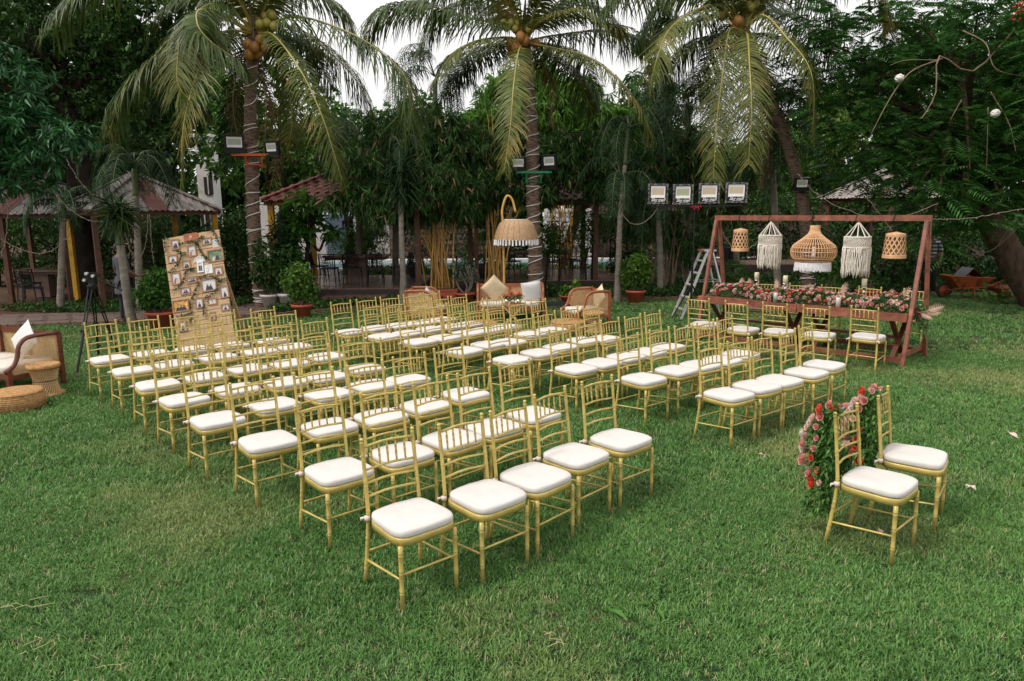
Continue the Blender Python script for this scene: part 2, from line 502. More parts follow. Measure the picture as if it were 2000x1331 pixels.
def leaves(P, D, L, W, curl=0.25, shape='leaf'):
    """one folded leaf per point: P base, D direction, L length, W width -> arrays of 5 verts / 4 tris each"""
    n = len(P)
    D = unit(D)
    up = np.tile([0, 0, 1.0], (n, 1)) + rng.normal(0, 0.35, (n, 3))
    S = unit(np.cross(D, up))
    N = np.cross(S, D)
    L = np.broadcast_to(L, n)[:, None]
    W = np.broadcast_to(W, n)[:, None]
    a = P
    mid = P + D * L * 0.45 - N * W * 0.0
    tip = P + D * L - N * L * curl * rng.uniform(0.3, 1.4, (n, 1))
    l = mid + S * W * 0.5 + N * W * 0.22
    r = mid - S * W * 0.5 + N * W * 0.22
    mid2 = mid
    V = np.stack([a, l, tip, r, mid2], 1).reshape(-1, 3)
    b = (np.arange(n) * 5)[:, None, None]
    F = (np.array([[0, 4, 1], [1, 4, 2], [4, 3, 2], [0, 3, 4]])[None] + b).reshape(-1, 3)
    return V, F


def ell_points(c, r, n, shell=0.55):
    d = unit(rng.normal(size=(n, 3)))
    rad = rng.uniform(shell, 1.0, (n, 1)) ** 0.6
    return np.array(c) + d * rad * np.array(r), d


def crown(name, clumps, parent, m, leaf=0.12, width=0.05, per=6, twigs=None, density=90, spread=0.6, droop=0.3, mode='whorl', shell=0.45, mats2=None, frac2=0.0):
    """leaf mass: twig ends spread through several uneven clumps, each carrying a handful of leaves"""
    PP, DD, LL = [], [], []
    for c, r in clumps:
        vol = r[0] * r[1] * r[2]
        nt_ = max(6, int(density * vol ** (2 / 3) * 3))
        tp, td = ell_points(c, r, nt_, shell)
        tp += rng.normal(0, 0.10 * min(r), tp.shape)
        td = unit(td + rng.normal(0, 0.5, td.shape) + np.array([0, 0, 0.15]))
        for k in range(per):
            if mode == 'whorl':
                rnd = unit(rng.normal(size=(nt_, 3)))
                side = unit(np.cross(td, rnd))
                d = unit(td * 0.45 + side * 0.9 + np.array([0, 0, -droop]))
                p = tp - td * leaf * 0.3 * rng.random((nt_, 1))
            else:      # hanging
                d = unit(rng.normal(0, 0.55, (nt_, 3)) + np.array([0, 0, -1.0]) * (0.4 + droop))
                p = tp + rng.normal(0, leaf * 0.35, (nt_, 3))
            PP.append(p)
            DD.append(d)
            LL.append(leaf * rng.uniform(0.6, 1.25, nt_))
    P, D, L = np.concatenate(PP), np.concatenate(DD), np.concatenate(LL)
    V, F = leaves(P, D, L, L * (width / leaf), 0.25)
    mi = None
    ex = ()
    if mats2 is not None:
        ex = (mats2,)
        mi = np.repeat((rng.random(len(P)) < frac2).astype(np.int32), 4)
    me = tri_mesh(name, V, F, m, 3, ex, mi)
    return link(name, me, parent)


def frond_mesh(pts, leaflet=0.8, width=0.03, n=70, rach=0.02, hang=0.75, m='frond', name='frond', parent=None, gapp=0.06, tipcut=0.35, start=0.14, spreadang=0.7):
    """palm frond: a rachis along pts with two rows of narrow, folded, hanging leaflets"""
    C = spline(pts, n)
    T = unit(np.gradient(C, axis=0))
    i0 = int(n * start)
    V, F = [], []
    cnt = 0
    side_h = np.cross(T, np.array([0, 0, 1.0]))
    nr = np.linalg.norm(side_h, axis=1)
    # keep a steady side vector even where the rachis hangs straight down
    base = side_h[np.argmax(nr[: n // 2 + 1])]
    S = np.zeros_like(T)
    prev = unit(base)
    for i in range(n):
        s_ = side_h[i] * nr[i] + prev * 0.6
        s_ = s_ - T[i] * np.dot(s_, T[i])
        prev = unit(s_)
        S[i] = prev
    out = []
    for sgn in (-1, 1):
        for i in range(i0, n):
            if rng.random() < gapp: continue
            t = (i - i0) / (n - i0)
            Lf = leaflet * (math.sin(PI * (0.14 + t * 0.73)) ** 0.6 * 0.95 + 0.06) * rng.uniform(0.72, 1.12)
            ang = spreadang * (1.15 - 0.75 * t) + rng.normal(0, 0.11)
            d0 = unit(S[i] * sgn * math.sin(ang + 0.45) + T[i] * math.cos(ang + 0.45))
            g = np.array([0, 0, -1.0])
            d1 = unit(d0 * (1 - 0.45 * hang) + g * hang * 0.70 + rng.normal(0, 0.08, 3))
            d2 = unit(d0 * (1 - 0.8 * hang) + g * hang * 1.3 + rng.normal(0, 0.13, 3))
            p0 = C[i]
            p1 = p0 + d0 * Lf * 0.25
            p2 = p1 + d1 * Lf * 0.38
            p3 = p2 + d2 * Lf * 0.37
            wv = unit(np.cross(d0, np.cross(S[i], T[i]) + 0.001)) if False else unit(T[i] + rng.normal(0, 0.12, 3))
            w0 = width
            nn = unit(np.cross(wv, d1))
            vs = [p0 - wv * w0 * .3, p0 + wv * w0 * .3, p1 + nn * w0 * .25, p1 - wv * w0 * .5, p1 + wv * w0 * .5, p2 - wv * w0 * .42, p2 + wv * w0 * .42, p3]
            b = cnt
            V.extend(vs)
            F.extend([(b, b + 1, b + 4), (b, b + 4, b + 3), (b + 3, b + 4, b + 6), (b + 3, b + 6, b + 5), (b + 5, b + 6, b + 7)])
            cnt += 8
    lm = tri_mesh('leaflets', V, F, M[m], 3)
    fr = MB()
    rr = np.linspace(rach, rach * 0.18, n)
    rr[: max(2, i0 // 2)] *= 1.5
    sel = list(range(0, n, 3)) + [n - 1]
    fr.tube(C[sel], rr[sel], 5)
    o = fr.build(name, M['rachis'] if m in ('frond', 'frondy') else M['slimgreen'] if m == 'frondd' else M['twig'], parent, smooth=True)
    link('leaflets', lm, o)
    return o
CHAIRS = {
    'L11': (-0.61, 3.92, -2.446),
    'L12': (-0.18, 4.22, -2.408),
    'L13': (0.14, 4.54, -2.312),
    'L14': (0.45, 4.96, -2.328),
    'L15': (0.83, 5.32, -2.437),
    'L21': (-1.22, 4.67, -2.401),
    'L22': (-0.84, 5.01, -2.415),
    'L23': (-0.49, 5.35, -2.342),
    'L24': (-0.17, 5.65, -2.396),
    'L25': (0.17, 6.02, -2.435),
    'L31': (-1.94, 5.34, -2.425),
    'L32': (-1.55, 5.70, -2.441),
    'L33': (-1.16, 5.98, -2.411),
    'L34': (-0.82, 6.33, -2.423),
    'L35': (-0.48, 6.74, -2.394),
    'L41': (-2.58, 5.93, -2.395),
    'L42': (-2.24, 6.41, -2.422),
    'L43': (-1.84, 6.79, -2.359),
    'L44': (-1.47, 7.12, -2.425),
    'L45': (-1.13, 7.38, -2.429),
    'L51': (-3.19, 6.62, -2.382),
    'L52': (-2.82, 7.01, -2.406),
    'L53': (-2.42, 7.29, -2.372),
    'L54': (-2.05, 7.55, -2.312),
    'L55': (-1.72, 7.93, -2.328),
    'L61': (-3.75, 7.23, -2.437),
    'L62': (-3.39, 7.57, -2.378),
    'L63': (-3.07, 7.97, -2.352),
    'L64': (-2.67, 8.24, -2.349),
    'L65': (-2.34, 8.64, -2.376),
    'L71': (-4.37, 7.92, -2.428),
    'L72': (-4.07, 8.26, -2.366),
    'L73': (-3.70, 8.66, -2.415),
    'L74': (-3.31, 9.01, -2.361),
    'L75': (-2.95, 9.32, -2.399),
    'L81': (-5.00, 8.57, -2.360),
    'L82': (-4.64, 8.90, -2.417),
    'L83': (-4.22, 9.15, -2.389),
    'L84': (-3.83, 9.45, -2.352),
    'L85': (-3.37, 9.75, -2.349),
    'R11': (2.10, 6.67, -2.486),
    'R12': (2.48, 6.99, -2.503),
    'R13': (2.81, 7.24, -2.490),
    'R14': (3.23, 7.58, -2.413),
    'R15': (3.60, 7.98, -2.374),
    'R21': (1.40, 7.35, -2.433),
    'R22': (1.83, 7.74, -2.430),
    'R23': (2.17, 8.00, -2.432),
    'R24': (2.50, 8.27, -2.412),
    'R25': (2.84, 8.62, -2.390),
    'R31': (0.71, 7.86, -2.367),
    'R32': (1.04, 8.16, -2.385),
    'R33': (1.38, 8.50, -2.375),
    'R34': (1.72, 8.81, -2.341),
    'R35': (2.04, 9.15, -2.351),
    'R41': (-0.01, 8.39, -2.338),
    'R42': (0.33, 8.79, -2.335),
    'R43': (0.63, 9.16, -2.322),
    'R44': (0.97, 9.64, -2.365),
    'R45': (1.29, 9.77, -2.323),
    'R51': (-0.63, 8.96, -2.307),
    'R52': (-0.34, 9.37, -2.261),
    'R53': (-0.06, 9.57, -2.270),
    'R54': (0.25, 10.18, -2.325),
    'R55': (0.58, 10.54, -2.277),
    'R61': (-1.29, 9.63, -2.375),
    'R62': (-0.98, 9.94, -2.299),
    'R63': (-0.67, 10.30, -2.301),
    'R64': (-0.40, 10.58, -2.304),
    'R65': (-0.10, 10.88, -2.287),
    'R71': (-1.86, 10.08, -2.351),
    'R72': (-1.56, 10.33, -2.248),
    'R73': (-1.26, 10.69, -2.284),
    'R74': (-0.96, 10.91, -2.289),
    'R75': (-0.68, 11.17, -2.266),
    'R81': (-2.43, 10.48, -2.311),
    'R82': (-2.12, 10.82, -2.356),
    'R83': (-1.80, 11.08, -2.365),
    'R84': (-1.47, 11.37, -2.315),
    'R85': (-1.19, 11.69, -2.334),
    'F1': (2.41, 4.42, -2.405),
    'F2': (2.92, 4.90, -2.230),
    'T1': (3.04, 10.99, -0.726),
    'T2': (3.48, 10.49, -0.789),
    'T3': (3.95, 10.27, -0.712),
    'T4': (4.41, 9.97, -0.658),
    'T5': (5.03, 9.80, -0.766),
    'B1': (4.64, 12.91, 2.510),
    'B2': (5.11, 12.62, 2.483),
    'B3': (5.56, 12.30, 2.497),
    'B4': (6.11, 12.04, 2.518),
    'B5': (6.67, 11.63, 2.501),
}

# ================================================================== GROUND
def sheet(name, pts, z, m, kind='structure'):
    b = MB()
    b.add([(x, y, z) for x, y in pts], [tuple(range(len(pts)))])
    return tag(b.build(name, m), kind=kind)


# the ground as one sheet out to the horizon, the lawn a few millimetres above it
tag(MB().add([(-300, -300, -0.02), (300, -300, -0.02), (300, 300, -0.02), (-300, 300, -0.02)], [(0, 1, 2, 3)]).build('ground', M['earth']), kind='structure')
LAWN = [(-14, -6), (14, -6), (18, 12), (17.5, 19.5), (9.0, 18.6), (3.5, 18.0), (0, 17.9), (-3.6, 16.6), (-5.6, 15.3), (-8.4, 14.5), (-12.5, 13.4), (-14, 12)]
sheet('lawn', LAWN, 0.0, M['soil'])


def inside(P, poly):
    x, y = P[:, 0], P[:, 1]
    c = np.zeros(len(P), bool)
    n = len(poly)
    for i in range(n):
        x1, y1 = poly[i]
        x2, y2 = poly[(i + 1) % n]
        cond = ((y1 > y) != (y2 > y)) & (x < (x2 - x1) * (y - y1) / (y2 - y1 + 1e-12) + x1)
        c ^= cond
    return c


def tuft(nb, spread, hmin, hmax, w):
    V, F = [], []
    for k in range(nb):
        a = rng.uniform(0, 2 * PI)
        p = np.array([rng.normal(0, spread), rng.normal(0, spread), -0.003])
        lean = rng.uniform(0.45, 1.55)
        h = rng.uniform(hmin, hmax)
        d = np.array([math.cos(a), math.sin(a), 0])
        s = np.array([-math.sin(a), math.cos(a), 0])
        z = np.array([0, 0, 1.0])
        p1 = p + (z * math.cos(lean * .5) + d * math.sin(lean * .5)) * h * .5
        p2 = p1 + (z * math.cos(lean) + d * math.sin(lean)) * h * .5
        b = len(V)
        V += [p - s * w * .5, p + s * w * .5, p1 - s * w * .45, p1 + s * w * .45, p2]
        F += [(b, b + 1, b + 3), (b, b + 3, b + 2), (b + 2, b + 3, b + 4)]
    return V, F


def scatter(name, P, rot, scl, protos, m_host):
    """one object whose points carry instanced tufts (geometry nodes)"""
    me = bpy.data.meshes.new(name)
    me.vertices.add(len(P))
    me.vertices.foreach_set('co', np.asarray(P, np.float32).ravel())
    a = me.attributes.new('rot', 'FLOAT_VECTOR', 'POINT')
    a.data.foreach_set('vector', np.asarray(rot, np.float32).ravel())
    a = me.attributes.new('scl', 'FLOAT', 'POINT')
    a.data.foreach_set('value', np.asarray(scl, np.float32))
    me.materials.append(m_host)
    o = link(name, me)
    col = bpy.data.collections.new(name + '_tufts')
    for i, q in enumerate(protos):
        col.objects.link(bpy.data.objects.new('tuft', q))
    g = bpy.data.node_groups.new(name + '_nodes', 'GeometryNodeTree')
    g.interface.new_socket('Geometry', in_out='INPUT', socket_type='NodeSocketGeometry')
    g.interface.new_socket('Geometry', in_out='OUTPUT', socket_type='NodeSocketGeometry')
    N = g.nodes
    gi, go = N.new('NodeGroupInput'), N.new('NodeGroupOutput')
    ip = N.new('GeometryNodeInstanceOnPoints')
    ci = N.new('GeometryNodeCollectionInfo')
    ci.inputs['Collection'].default_value = col
    ci.inputs['Separate Children'].default_value = True
    ci.inputs['Reset Children'].default_value = True
    ip.inputs['Pick Instance'].default_value = True
    na = N.new('GeometryNodeInputNamedAttribute')
    na.data_type = 'FLOAT_VECTOR'
    na.inputs['Name'].default_value = 'rot'
    er = N.new('FunctionNodeEulerToRotation')
    nb = N.new('GeometryNodeInputNamedAttribute')
    nb.data_type = 'FLOAT'
    nb.inputs['Name'].default_value = 'scl'
    k = g.links.new
    k(gi.outputs[0], ip.inputs['Points'])
    k(ci.outputs[0], ip.inputs['Instance'])
    k(na.outputs['Attribute'], er.inputs[0])
    k(er.outputs[0], ip.inputs['Rotation'])
    k(nb.outputs['Attribute'], ip.inputs['Scale'])
    k(ip.outputs[0], go.inputs[0])
    md = o.modifiers.new('scatter', 'NODES')
    md.node_group = g
    return o


protos = []
for i in range(6):
    V, F = tuft(28, 0.038, 0.026, 0.060, 0.0070)
    protos.append(tri_mesh('tuft', V, F, M['grass'], 3))
V, F = tuft(10, 0.035, 0.03, 0.06, 0.004)
protos.append(tri_mesh('tuft', V, F, M['straw'], 3))
# the lawn thins where chairs and feet wore it, clumps where it did not
def dens_points(n, y0, y1):
    # uniform over the trapezoid the lens sees plus margins
    y = np.sqrt(rng.uniform(y0 ** 2, y1 ** 2, n))
    x = rng.uniform(-1, 1, n) * (y * 0.80 + 4.2)
    return np.stack([x, y, np.zeros(n)], 1)


P = np.concatenate([dens_points(60000, 1.6, 5.5), dens_points(72000, 5.5, 11), dens_points(36000, 11, 20)])
P = P[inside(P, LAWN)]
nn = np.sin(P[:, 0] * 2.3 + 1.1 * np.sin(P[:, 1] * 1.9)) * np.sin(P[:, 1] * 2.9 + 1.7 * np.sin(P[:, 0] * 1.3)) * 0.5 + 0.5
keep = rng.random(len(P)) < 0.72 + 0.28 * nn
P = P[keep]
nn = nn[keep]
dist = P[:, 1]
scl = rng.uniform(0.65, 1.1, len(P)) * (0.8 + 0.35 * nn) * np.where(dist > 11, 1.35, np.where(dist > 5.5, 1.15, 0.95))
rot = np.stack([rng.normal(0, 0.15, len(P)), rng.normal(0, 0.15, len(P)), rng.uniform(0, 6.28, len(P))], 1)
g = scatter('grass', P, rot, scl, protos, M['grass'])
tag(g, 'short green lawn grass growing all over the garden floor', 'grass', kind='stuff')

# ================================================================== CHAIRS
def chair_rows():
    """gilt bamboo-style banquet chair, every part a mesh of its own, facing +y"""
    t = thing('banquet_chair', 'x', 'chair')
    G = M['gold']
    # seat frame: rounded trapezoid ring
    def outline(wf, wr, yf, yr, n=40, e=0.42):
        P_ = []
        for k in range(n):
            a = 2 * PI * k / n
            c, s = math.cos(a), math.sin(a)
            x = math.copysign(abs(c) ** e, c)
            y = math.copysign(abs(s) ** e, s)
            yy = (yf + yr) / 2 + y * (yf - yr) / 2
            f = (yy - yr) / (yf - yr)
            w = wr + (wf - wr) * f
            P_.append((x * w, yy))
        return P_
    O = outline(0.208, 0.192, 0.216, -0.188)
    I = outline(0.170, 0.155, 0.178, -0.150)
    lv = [(O, .405, 1.0), (O, .440, 1.0), (O, .447, 0.985), (I, .447, 1), (I, .405, 1)]
    V = [[(x * s, y * s, z) for x, y in o_] for o_, z, s in lv]
    n = 40
    F = [(i * n + j, i * n + (j + 1) % n, (i + 1) * n + (j + 1) % n, (i + 1) * n + j) for i in range(4) for j in range(n)]
    F += [(4 * n + j, 4 * n + (j + 1) % n, (j + 1) % n, j) for j in range(n)]
    b = MB()
    b.add(np.array(V).reshape(-1, 3), F)
    b.build('seat_frame', G, t, True)
    # cushion: boxed edge, softly domed top
    prof = [(0.92, 0.447), (0.985, 0.450), (1.005, 0.459), (1.005, 0.476), (0.992, 0.486), (0.955, 0.492), (0.85, 0.496), (0.6, 0.500), (0.3, 0.502)]
    O2 = outline(0.208, 0.192, 0.214, -0.184, 44, 0.44)
    cy = 0.012
    V = [[(x * s, cy + (y - cy) * s, z) for x, y in O2] for s, z in prof]
    V = np.array(V).reshape(-1, 3)
    V[:, 2] += 0.0022 * np.sin(V[:, 0] * 31 + 1) * np.sin(V[:, 1] * 27) * (V[:, 2] > .48)
    V = np.vstack([V, [(0, cy, 0.5025)], [(0, cy, 0.446)]])
    n = 44
    k = len(prof)
    F = [(i * n + j, i * n + (j + 1) % n, (i + 1) * n + (j + 1) % n, (i + 1) * n + j) for i in range(k - 1) for j in range(n)]
    F += [((k - 1) * n + j, (k - 1) * n + (j + 1) % n, k * n) for j in range(n)]
    F += [((j + 1) % n, j, k * n + 1) for j in range(n)]
    b = MB()
    b.add(V, F)
    b.build('cushion', M['cushion'], t, True)

    def turned(path, r, rings, seg=8, end=1.0):
        """bamboo-style turned rod along path: rings are positions 0..1 of the raised nodes"""
        ts = [0.0]
        for q in rings:
            ts += [q - 0.012, q - 0.004, q + 0.004, q + 0.012]
        ts += [1.0]
        ts = sorted(min(1, max(0, x)) for x in ts)
        C = spline(path, 60)
        pts, rad = [], []
        for x in ts:
            pts.append(C[min(59, int(round(x * 59)))] if False else np.array([np.interp(x * 59, np.arange(60), C[:, k_]) for k_ in range(3)]))
            near = min([abs(x - q) for q in rings]) if rings else 1
            rr = r * (1 + (end - 1) * x)
            rad.append(rr * 1.12 if near < 0.005 else rr * 0.95 if near < 0.013 and False else rr)
        return pts, rad

    for s in (-1, 1):
        b = MB()
        p, r = turned([(s * .187, .1955, 0), (s * .186, .194, .2), (s * .184, .190, .406)], 0.0125, (0.30, 0.34, 0.60, 0.64, 0.86, 0.90), end=1.15)
        b.tube(p, r, 9)
        b.build('leg', G, t, True)
        b = MB()
        path = [(s * .197, -.2252, 0), (s * .190, -.198, .2), (s * .182, -.180, .40), (s * .178, -.183, .5), (s * .1755, -.205, .70), (s * .1748, -.2303, .895)]
        p, r = turned(path, 0.0132, (0.12, 0.15, 0.28, 0.31, 0.56, 0.585, 0.74, 0.765, 0.90, 0.925), end=0.86)
        q = p[-1]
        for dz, k_ in ((0.004, 1.25), (0.010, 0.75), (0.014, 0.75), (0.018, 1.12), (0.027, 1.12), (0.033, 0.6)):
            p.append(q + np.array([0, -0.001, dz]))
            r.append(0.0113 * k_)
        b.tube(p, r, 9)
        b.build('back_post', G, t, True)
        b = MB()
        p, r = turned([(s * .192, -.208, .175), (s * .188, .194, .205)], 0.0075, (0.2, 0.8), end=1)
        b.tube(p, r, 6)
        b.build('stretcher', G, t, True)
        # the cushion's cloth tie round the post
        b = MB()
        b.tube([(s * .187, -.178, .435), (s * .187, -.180, .462)], [0.0195, 0.018], 8)
        b.tube([(s * .195, -.19, .45), (s * .215, -.205, .445), (s * .213, -.21, .425)], [0.008, 0.009, 0.004], 5)
        b.build('tie', M['tie'], t, True)

    def back_y(z): return float(np.interp(z, [.4, .5, .7, .9], [-.180, -.183, -.205, -.228]))
    for z in (0.872, 0.735, 0.655, 0.575):
        b = MB()
        y = back_y(z)
        bow = 0.022
        p, r = turned([(-.172, y, z), (0, y - bow, z + (0.006 if z > .8 else 0.003)), (.172, y, z)], 0.0078 if z < .8 else 0.0085, (0.15, 0.38, 0.62, 0.85), end=1)
        b.tube(p, r, 6)
        b.build('top_rail' if z > .8 else 'back_rail', G, t, True)
    for k_ in range(5):
        x = (-2 + k_) * 0.0575
        bo = lambda z: back_y(z) - 0.022 * (1 - (x / .172) ** 2)
        b = MB()
        p, r = turned([(x, bo(.737), .737), (x, bo(.805), .805), (x, bo(.874), .874)], 0.0056, (0.25, 0.5, 0.75), end=1)
        r = [q * (1.25 if 0.2 < i / len(r) < 0.8 else 1) for i, q in enumerate(r)]
        b.tube(p, r, 6)
        b.build('spindle', G, t, True)
    for y, z, w in ((.195, .235, .186), (-.205, .225, .192)):
        b = MB()
        p, r = turned([(-w, y, z), (w, y, z)], 0.0075, (0.15, 0.38, 0.62, 0.85), end=1)
        b.tube(p, r, 6)
        b.build('stretcher', G, t, True)
    return t


ORD = ['', 'first', 'second', 'third', 'fourth', 'fifth', 'sixth', 'seventh', 'eighth']
chair0 = chair_rows()
first_used = False
POSC_L = {1: 'outer end chair', 2: 'second chair from the outer end', 3: 'middle chair', 4: 'chair next to the aisle chair', 5: 'aisle end chair'}
POSC_R = {5: 'outer end chair', 4: 'second chair from the outer end', 3: 'middle chair', 2: 'chair next to the aisle chair', 1: 'aisle end chair'}
ROWN = {1: 'front row', 8: 'back row'}
for r_ in range(2, 8): ROWN[r_] = ORD[r_] + ' row'
for k_, (x, y, a) in CHAIRS.items():
    if k_[0] in 'LR':
        c_, r_ = int(k_[2]), int(k_[1])
        lab = f"gold chair with white cushion, {(POSC_L if k_[0] == 'L' else POSC_R)[c_]}, {ROWN[r_]}, {'left' if k_[0] == 'L' else 'right'} block"
        grp = 'gold chairs set out in rows on the lawn'
    elif k_[0] == 'F':
        lab = {'F1': 'gold chair with a rose garland on its back, nearer of the pair',
               'F2': 'gold chair with roses hung on its back, farther of the pair, behind the nearer one'}[k_]
        grp = 'two flower-decked gold chairs facing away from the camera'
        grp = 'flower-decked chairs for the couple'
    elif k_[0] == 'T':
        i = int(k_[1])
        lab = 'gold chair on the near side of the flower table, ' + ['leftmost', 'second from the left', 'third from the left', 'fourth from the left', 'rightmost'][i - 1]
        grp = 'gold chairs at the flower table'
    else:
        i = int(k_[1])
        lab = 'gold chair on the far side of the flower table, ' + ['leftmost', 'second from the left', 'third from the left', 'fourth from the left', 'rightmost'][i - 1]
        grp = 'gold chairs at the flower table'
    if not first_used:
        chair0.location = (x, y, 0)
        chair0.rotation_euler = (0, 0, a)
        chair0['label'] = lab
        chair0['group'] = grp
        first_used = True
    else:
        c_new = dup(chair0, (x, y, 0), a, lab, grp)
        for ch in c_new.children:       # pads never sit quite square
            if ch.name.startswith('cushion'):
                ch.rotation_euler = (random.uniform(-.008, .008), random.uniform(-.008, .008), random.uniform(-.05, .05))
                ch.location = (random.uniform(-.006, .006), random.uniform(-.006, .008), random.uniform(0, .002))

# ================================================================== FLOWER TABLE, FRAME, LAMPS
def cane_mat(name, col, pitch=0.014):
    """open cane weave: strands with see-through holes, set out in the panel's own coordinates"""
    m = M['cane'].copy()
    m.name = name
    n = m.node_tree.nodes
    lk = m.node_tree.links.new
    t = n.new('ShaderNodeTexCoord')
    sc = n.new('ShaderNodeVectorMath')
    sc.operation = 'SCALE'
    sc.inputs['Scale'].default_value = 1 / pitch
    lk(t.outputs['Object'], sc.inputs[0])
    fr = n.new('ShaderNodeVectorMath')
    fr.operation = 'FRACTION'
    lk(sc.outputs[0], fr.inputs[0])
    sp = n.new('ShaderNodeSeparateXYZ')
    lk(fr.outputs[0], sp.inputs[0])
    a1 = n.new('ShaderNodeMath'); a1.operation = 'GREATER_THAN'; a1.inputs[1].default_value = 0.42
    a2 = n.new('ShaderNodeMath'); a2.operation = 'GREATER_THAN'; a2.inputs[1].default_value = 0.42
    lk(sp.outputs['X'], a1.inputs[0])
    lk(sp.outputs['Z'], a2.inputs[0])
    mu = n.new('ShaderNodeMath'); mu.operation = 'MULTIPLY'
    lk(a1.outputs[0], mu.inputs[0])
    lk(a2.outputs[0], mu.inputs[1])
    tr = n.new('ShaderNodeBsdfTransparent')
    ms = n.new('ShaderNodeMixShader')
    lk(mu.outputs[0], ms.inputs[0])
    out = [x for x in n if x.type == 'OUTPUT_MATERIAL'][0]
    src = out.inputs[0].links[0].from_socket
    lk(src, ms.inputs[1])
    lk(tr.outputs[0], ms.inputs[2])
    lk(ms.outputs[0], out.inputs[0])
    return m


M['caneweb'] = cane_mat('cane_webbing', None)
EX = np.array([.70, -.714, 0])
EX /= np.linalg.norm(EX)
TRZ = math.atan2(EX[1], EX[0])
TC = np.array([4.83, 11.46, 0.0])


def px_of(p):
    q = RC @ (np.array(p, float) - [0, 0, CAM_H])
    return 1000 + FPX * q[0] / q[1], 665.5 - FPX * q[2] / q[1]


def table_x(u, y=0.0, z=1.7):
    """table-frame coordinate along the beam that is seen at column u"""
    xs = np.linspace(-2.3, 2.3, 461)
    n_ = np.array([-EX[1], EX[0], 0])
    us = [px_of(TC + EX * x + n_ * y + np.array([0, 0, z]))[0] for x in xs]
    return float(np.interp(u, us, xs))


def TL(x, y, z=0.0):
    n_ = np.array([-EX[1], EX[0], 0])
    return TC + EX * x + n_ * y + np.array([0, 0, z])


W_, H_ = 1.673, 2.115
t = thing('hanging_frame', 'tall red-brown wooden A-frame spanning the flower table, lamps hanging from its beam', 'wooden frame', TC, TRZ)
MB().beam((-W_ - .04, 0, H_), (W_ + .04, 0, H_), .07, .085).build('beam', M['redwood'], t)
for s in (-1, 1):
    for sy, yf in ((-1, -.555), (1, .49)):
        MB().beam((s * (W_ - .005 + .0 * sy), yf, 0), (s * (W_ - .005), sy * .05, H_ - .045), .062, .05, (1, 0, 0)).build('post', M['redwood'], t)
    MB().beam((s * (W_ - .05), -.56, .16), (s * (W_ - .05), .50, .16), .035, .07).build('cross_bar', M['redwood'], t)
for y in (-.53, .47):
    MB().beam((-W_ + .03, y, .10), (W_ - .035, y, .10), .035, .075).build('bottom_rail', M['redwood'], t)

# two long tables end to end
jx = table_x(1556, -.45, .75)
for i, (a, b_, lab) in enumerate(((-1.74, jx - .004, 'red-brown wooden trestle table under the flowers, left of the two joined'), (jx + .004, 1.64, 'red-brown wooden trestle table under the flowers, right of the two joined'))):
    cx, w = (a + b_) / 2, (b_ - a)
    t = thing('trestle_table', lab, 'table', TL(cx, 0), TRZ, 'two tables set end to end')
    for k in range(5):
        MB().box((0, -.36 + k * .18, .748), (w, .176, .024)).build('plank', M['redwood'], t)
    for y in (-.44, .44):
        MB().box((0, y, .69), (w - .004, .03, .088)).build('apron', M['redwood'], t)
    for s in (-1, 1):
        MB().box((s * (w / 2 - .018), 0, .69), (.03, .84, .085)).build('end_apron', M['redwood'], t)
        for q in (-1, 1):
            MB().beam((s * (w / 2 - .22) + q * .018, -q * .36, 0), (s * (w / 2 - .22) + q * .018, q * .36, .68), .03, .07, (1, 0, 0)).build('leg', M['mahog'], t)
    MB().beam((-w / 2 + .2, 0, .34), (w / 2 - .2, 0, .34), .04, .04).build('stretcher', M['mahog'], t)


def rose(name, m, r=0.032):
    """layered cupped petals round a tight heart"""
    V, F = [], []
    for ring, (n, rad, h, tilt) in enumerate(((3, .30, .95, .05), (4, .52, .86, .25), (5, .78, .66, .55), (6, 1.0, .42, .95))):
        for k in range(n):
            a = 2 * PI * (k + .5 * ring) / n + rng.normal(0, .1)
            hw = 2 * PI / n * .68
            b = len(V)
            for lvl, (rr, zz) in enumerate(((.18, -.25), (rad * .9, h * .35), (rad * (1 + tilt * .22), h), )):
                for q in (-1, 0, 1):
                    aa = a + q * hw * (1.0 if lvl else .6)
                    dr = (1.0 if q == 0 else .93)
                    V.append((rr * dr * math.cos(aa) * r, rr * dr * math.sin(aa) * r, (zz - (abs(q) * .12 if lvl == 2 else 0)) * r))
            for lvl in range(2):
                for q in range(2):
                    i0 = b + lvl * 3 + q
                    F.append((i0, i0 + 1, i0 + 4, i0 + 3))
    me = bpy.data.meshes.new(name)
    me.from_pydata(V, [], F)
    me.materials.append(m)
    me.polygons.foreach_set('use_smooth', [True] * len(F))
    return me


ROSES = {k: [rose('rose', M[k]) for _ in range(2)] for k in ('rose_pink', 'rose_pale', 'rose_coral', 'rose_magenta', 'rose_cream')}


def put_rose(parent, p, d, kind=None, s=1.0):
    kind = kind or random.choices(list(ROSES), (34, 30, 13, 6, 17))[0]
    o = link('rose', random.choice(ROSES[kind]), parent, p)
    q = Vector([float(k) for k in d]).to_track_quat('Z', 'Y')
    o.rotation_euler = q.to_euler()
    s *= random.uniform(.8, 1.2)
    o.scale = (s,) * 3
    return o


def leafmass(name, pts, dirs, L, W, m, parent, curl=.25):
    V, F = leaves(pts, dirs, L, W, curl)
    return link(name, tri_mesh(name, V, F, m, 3), parent)


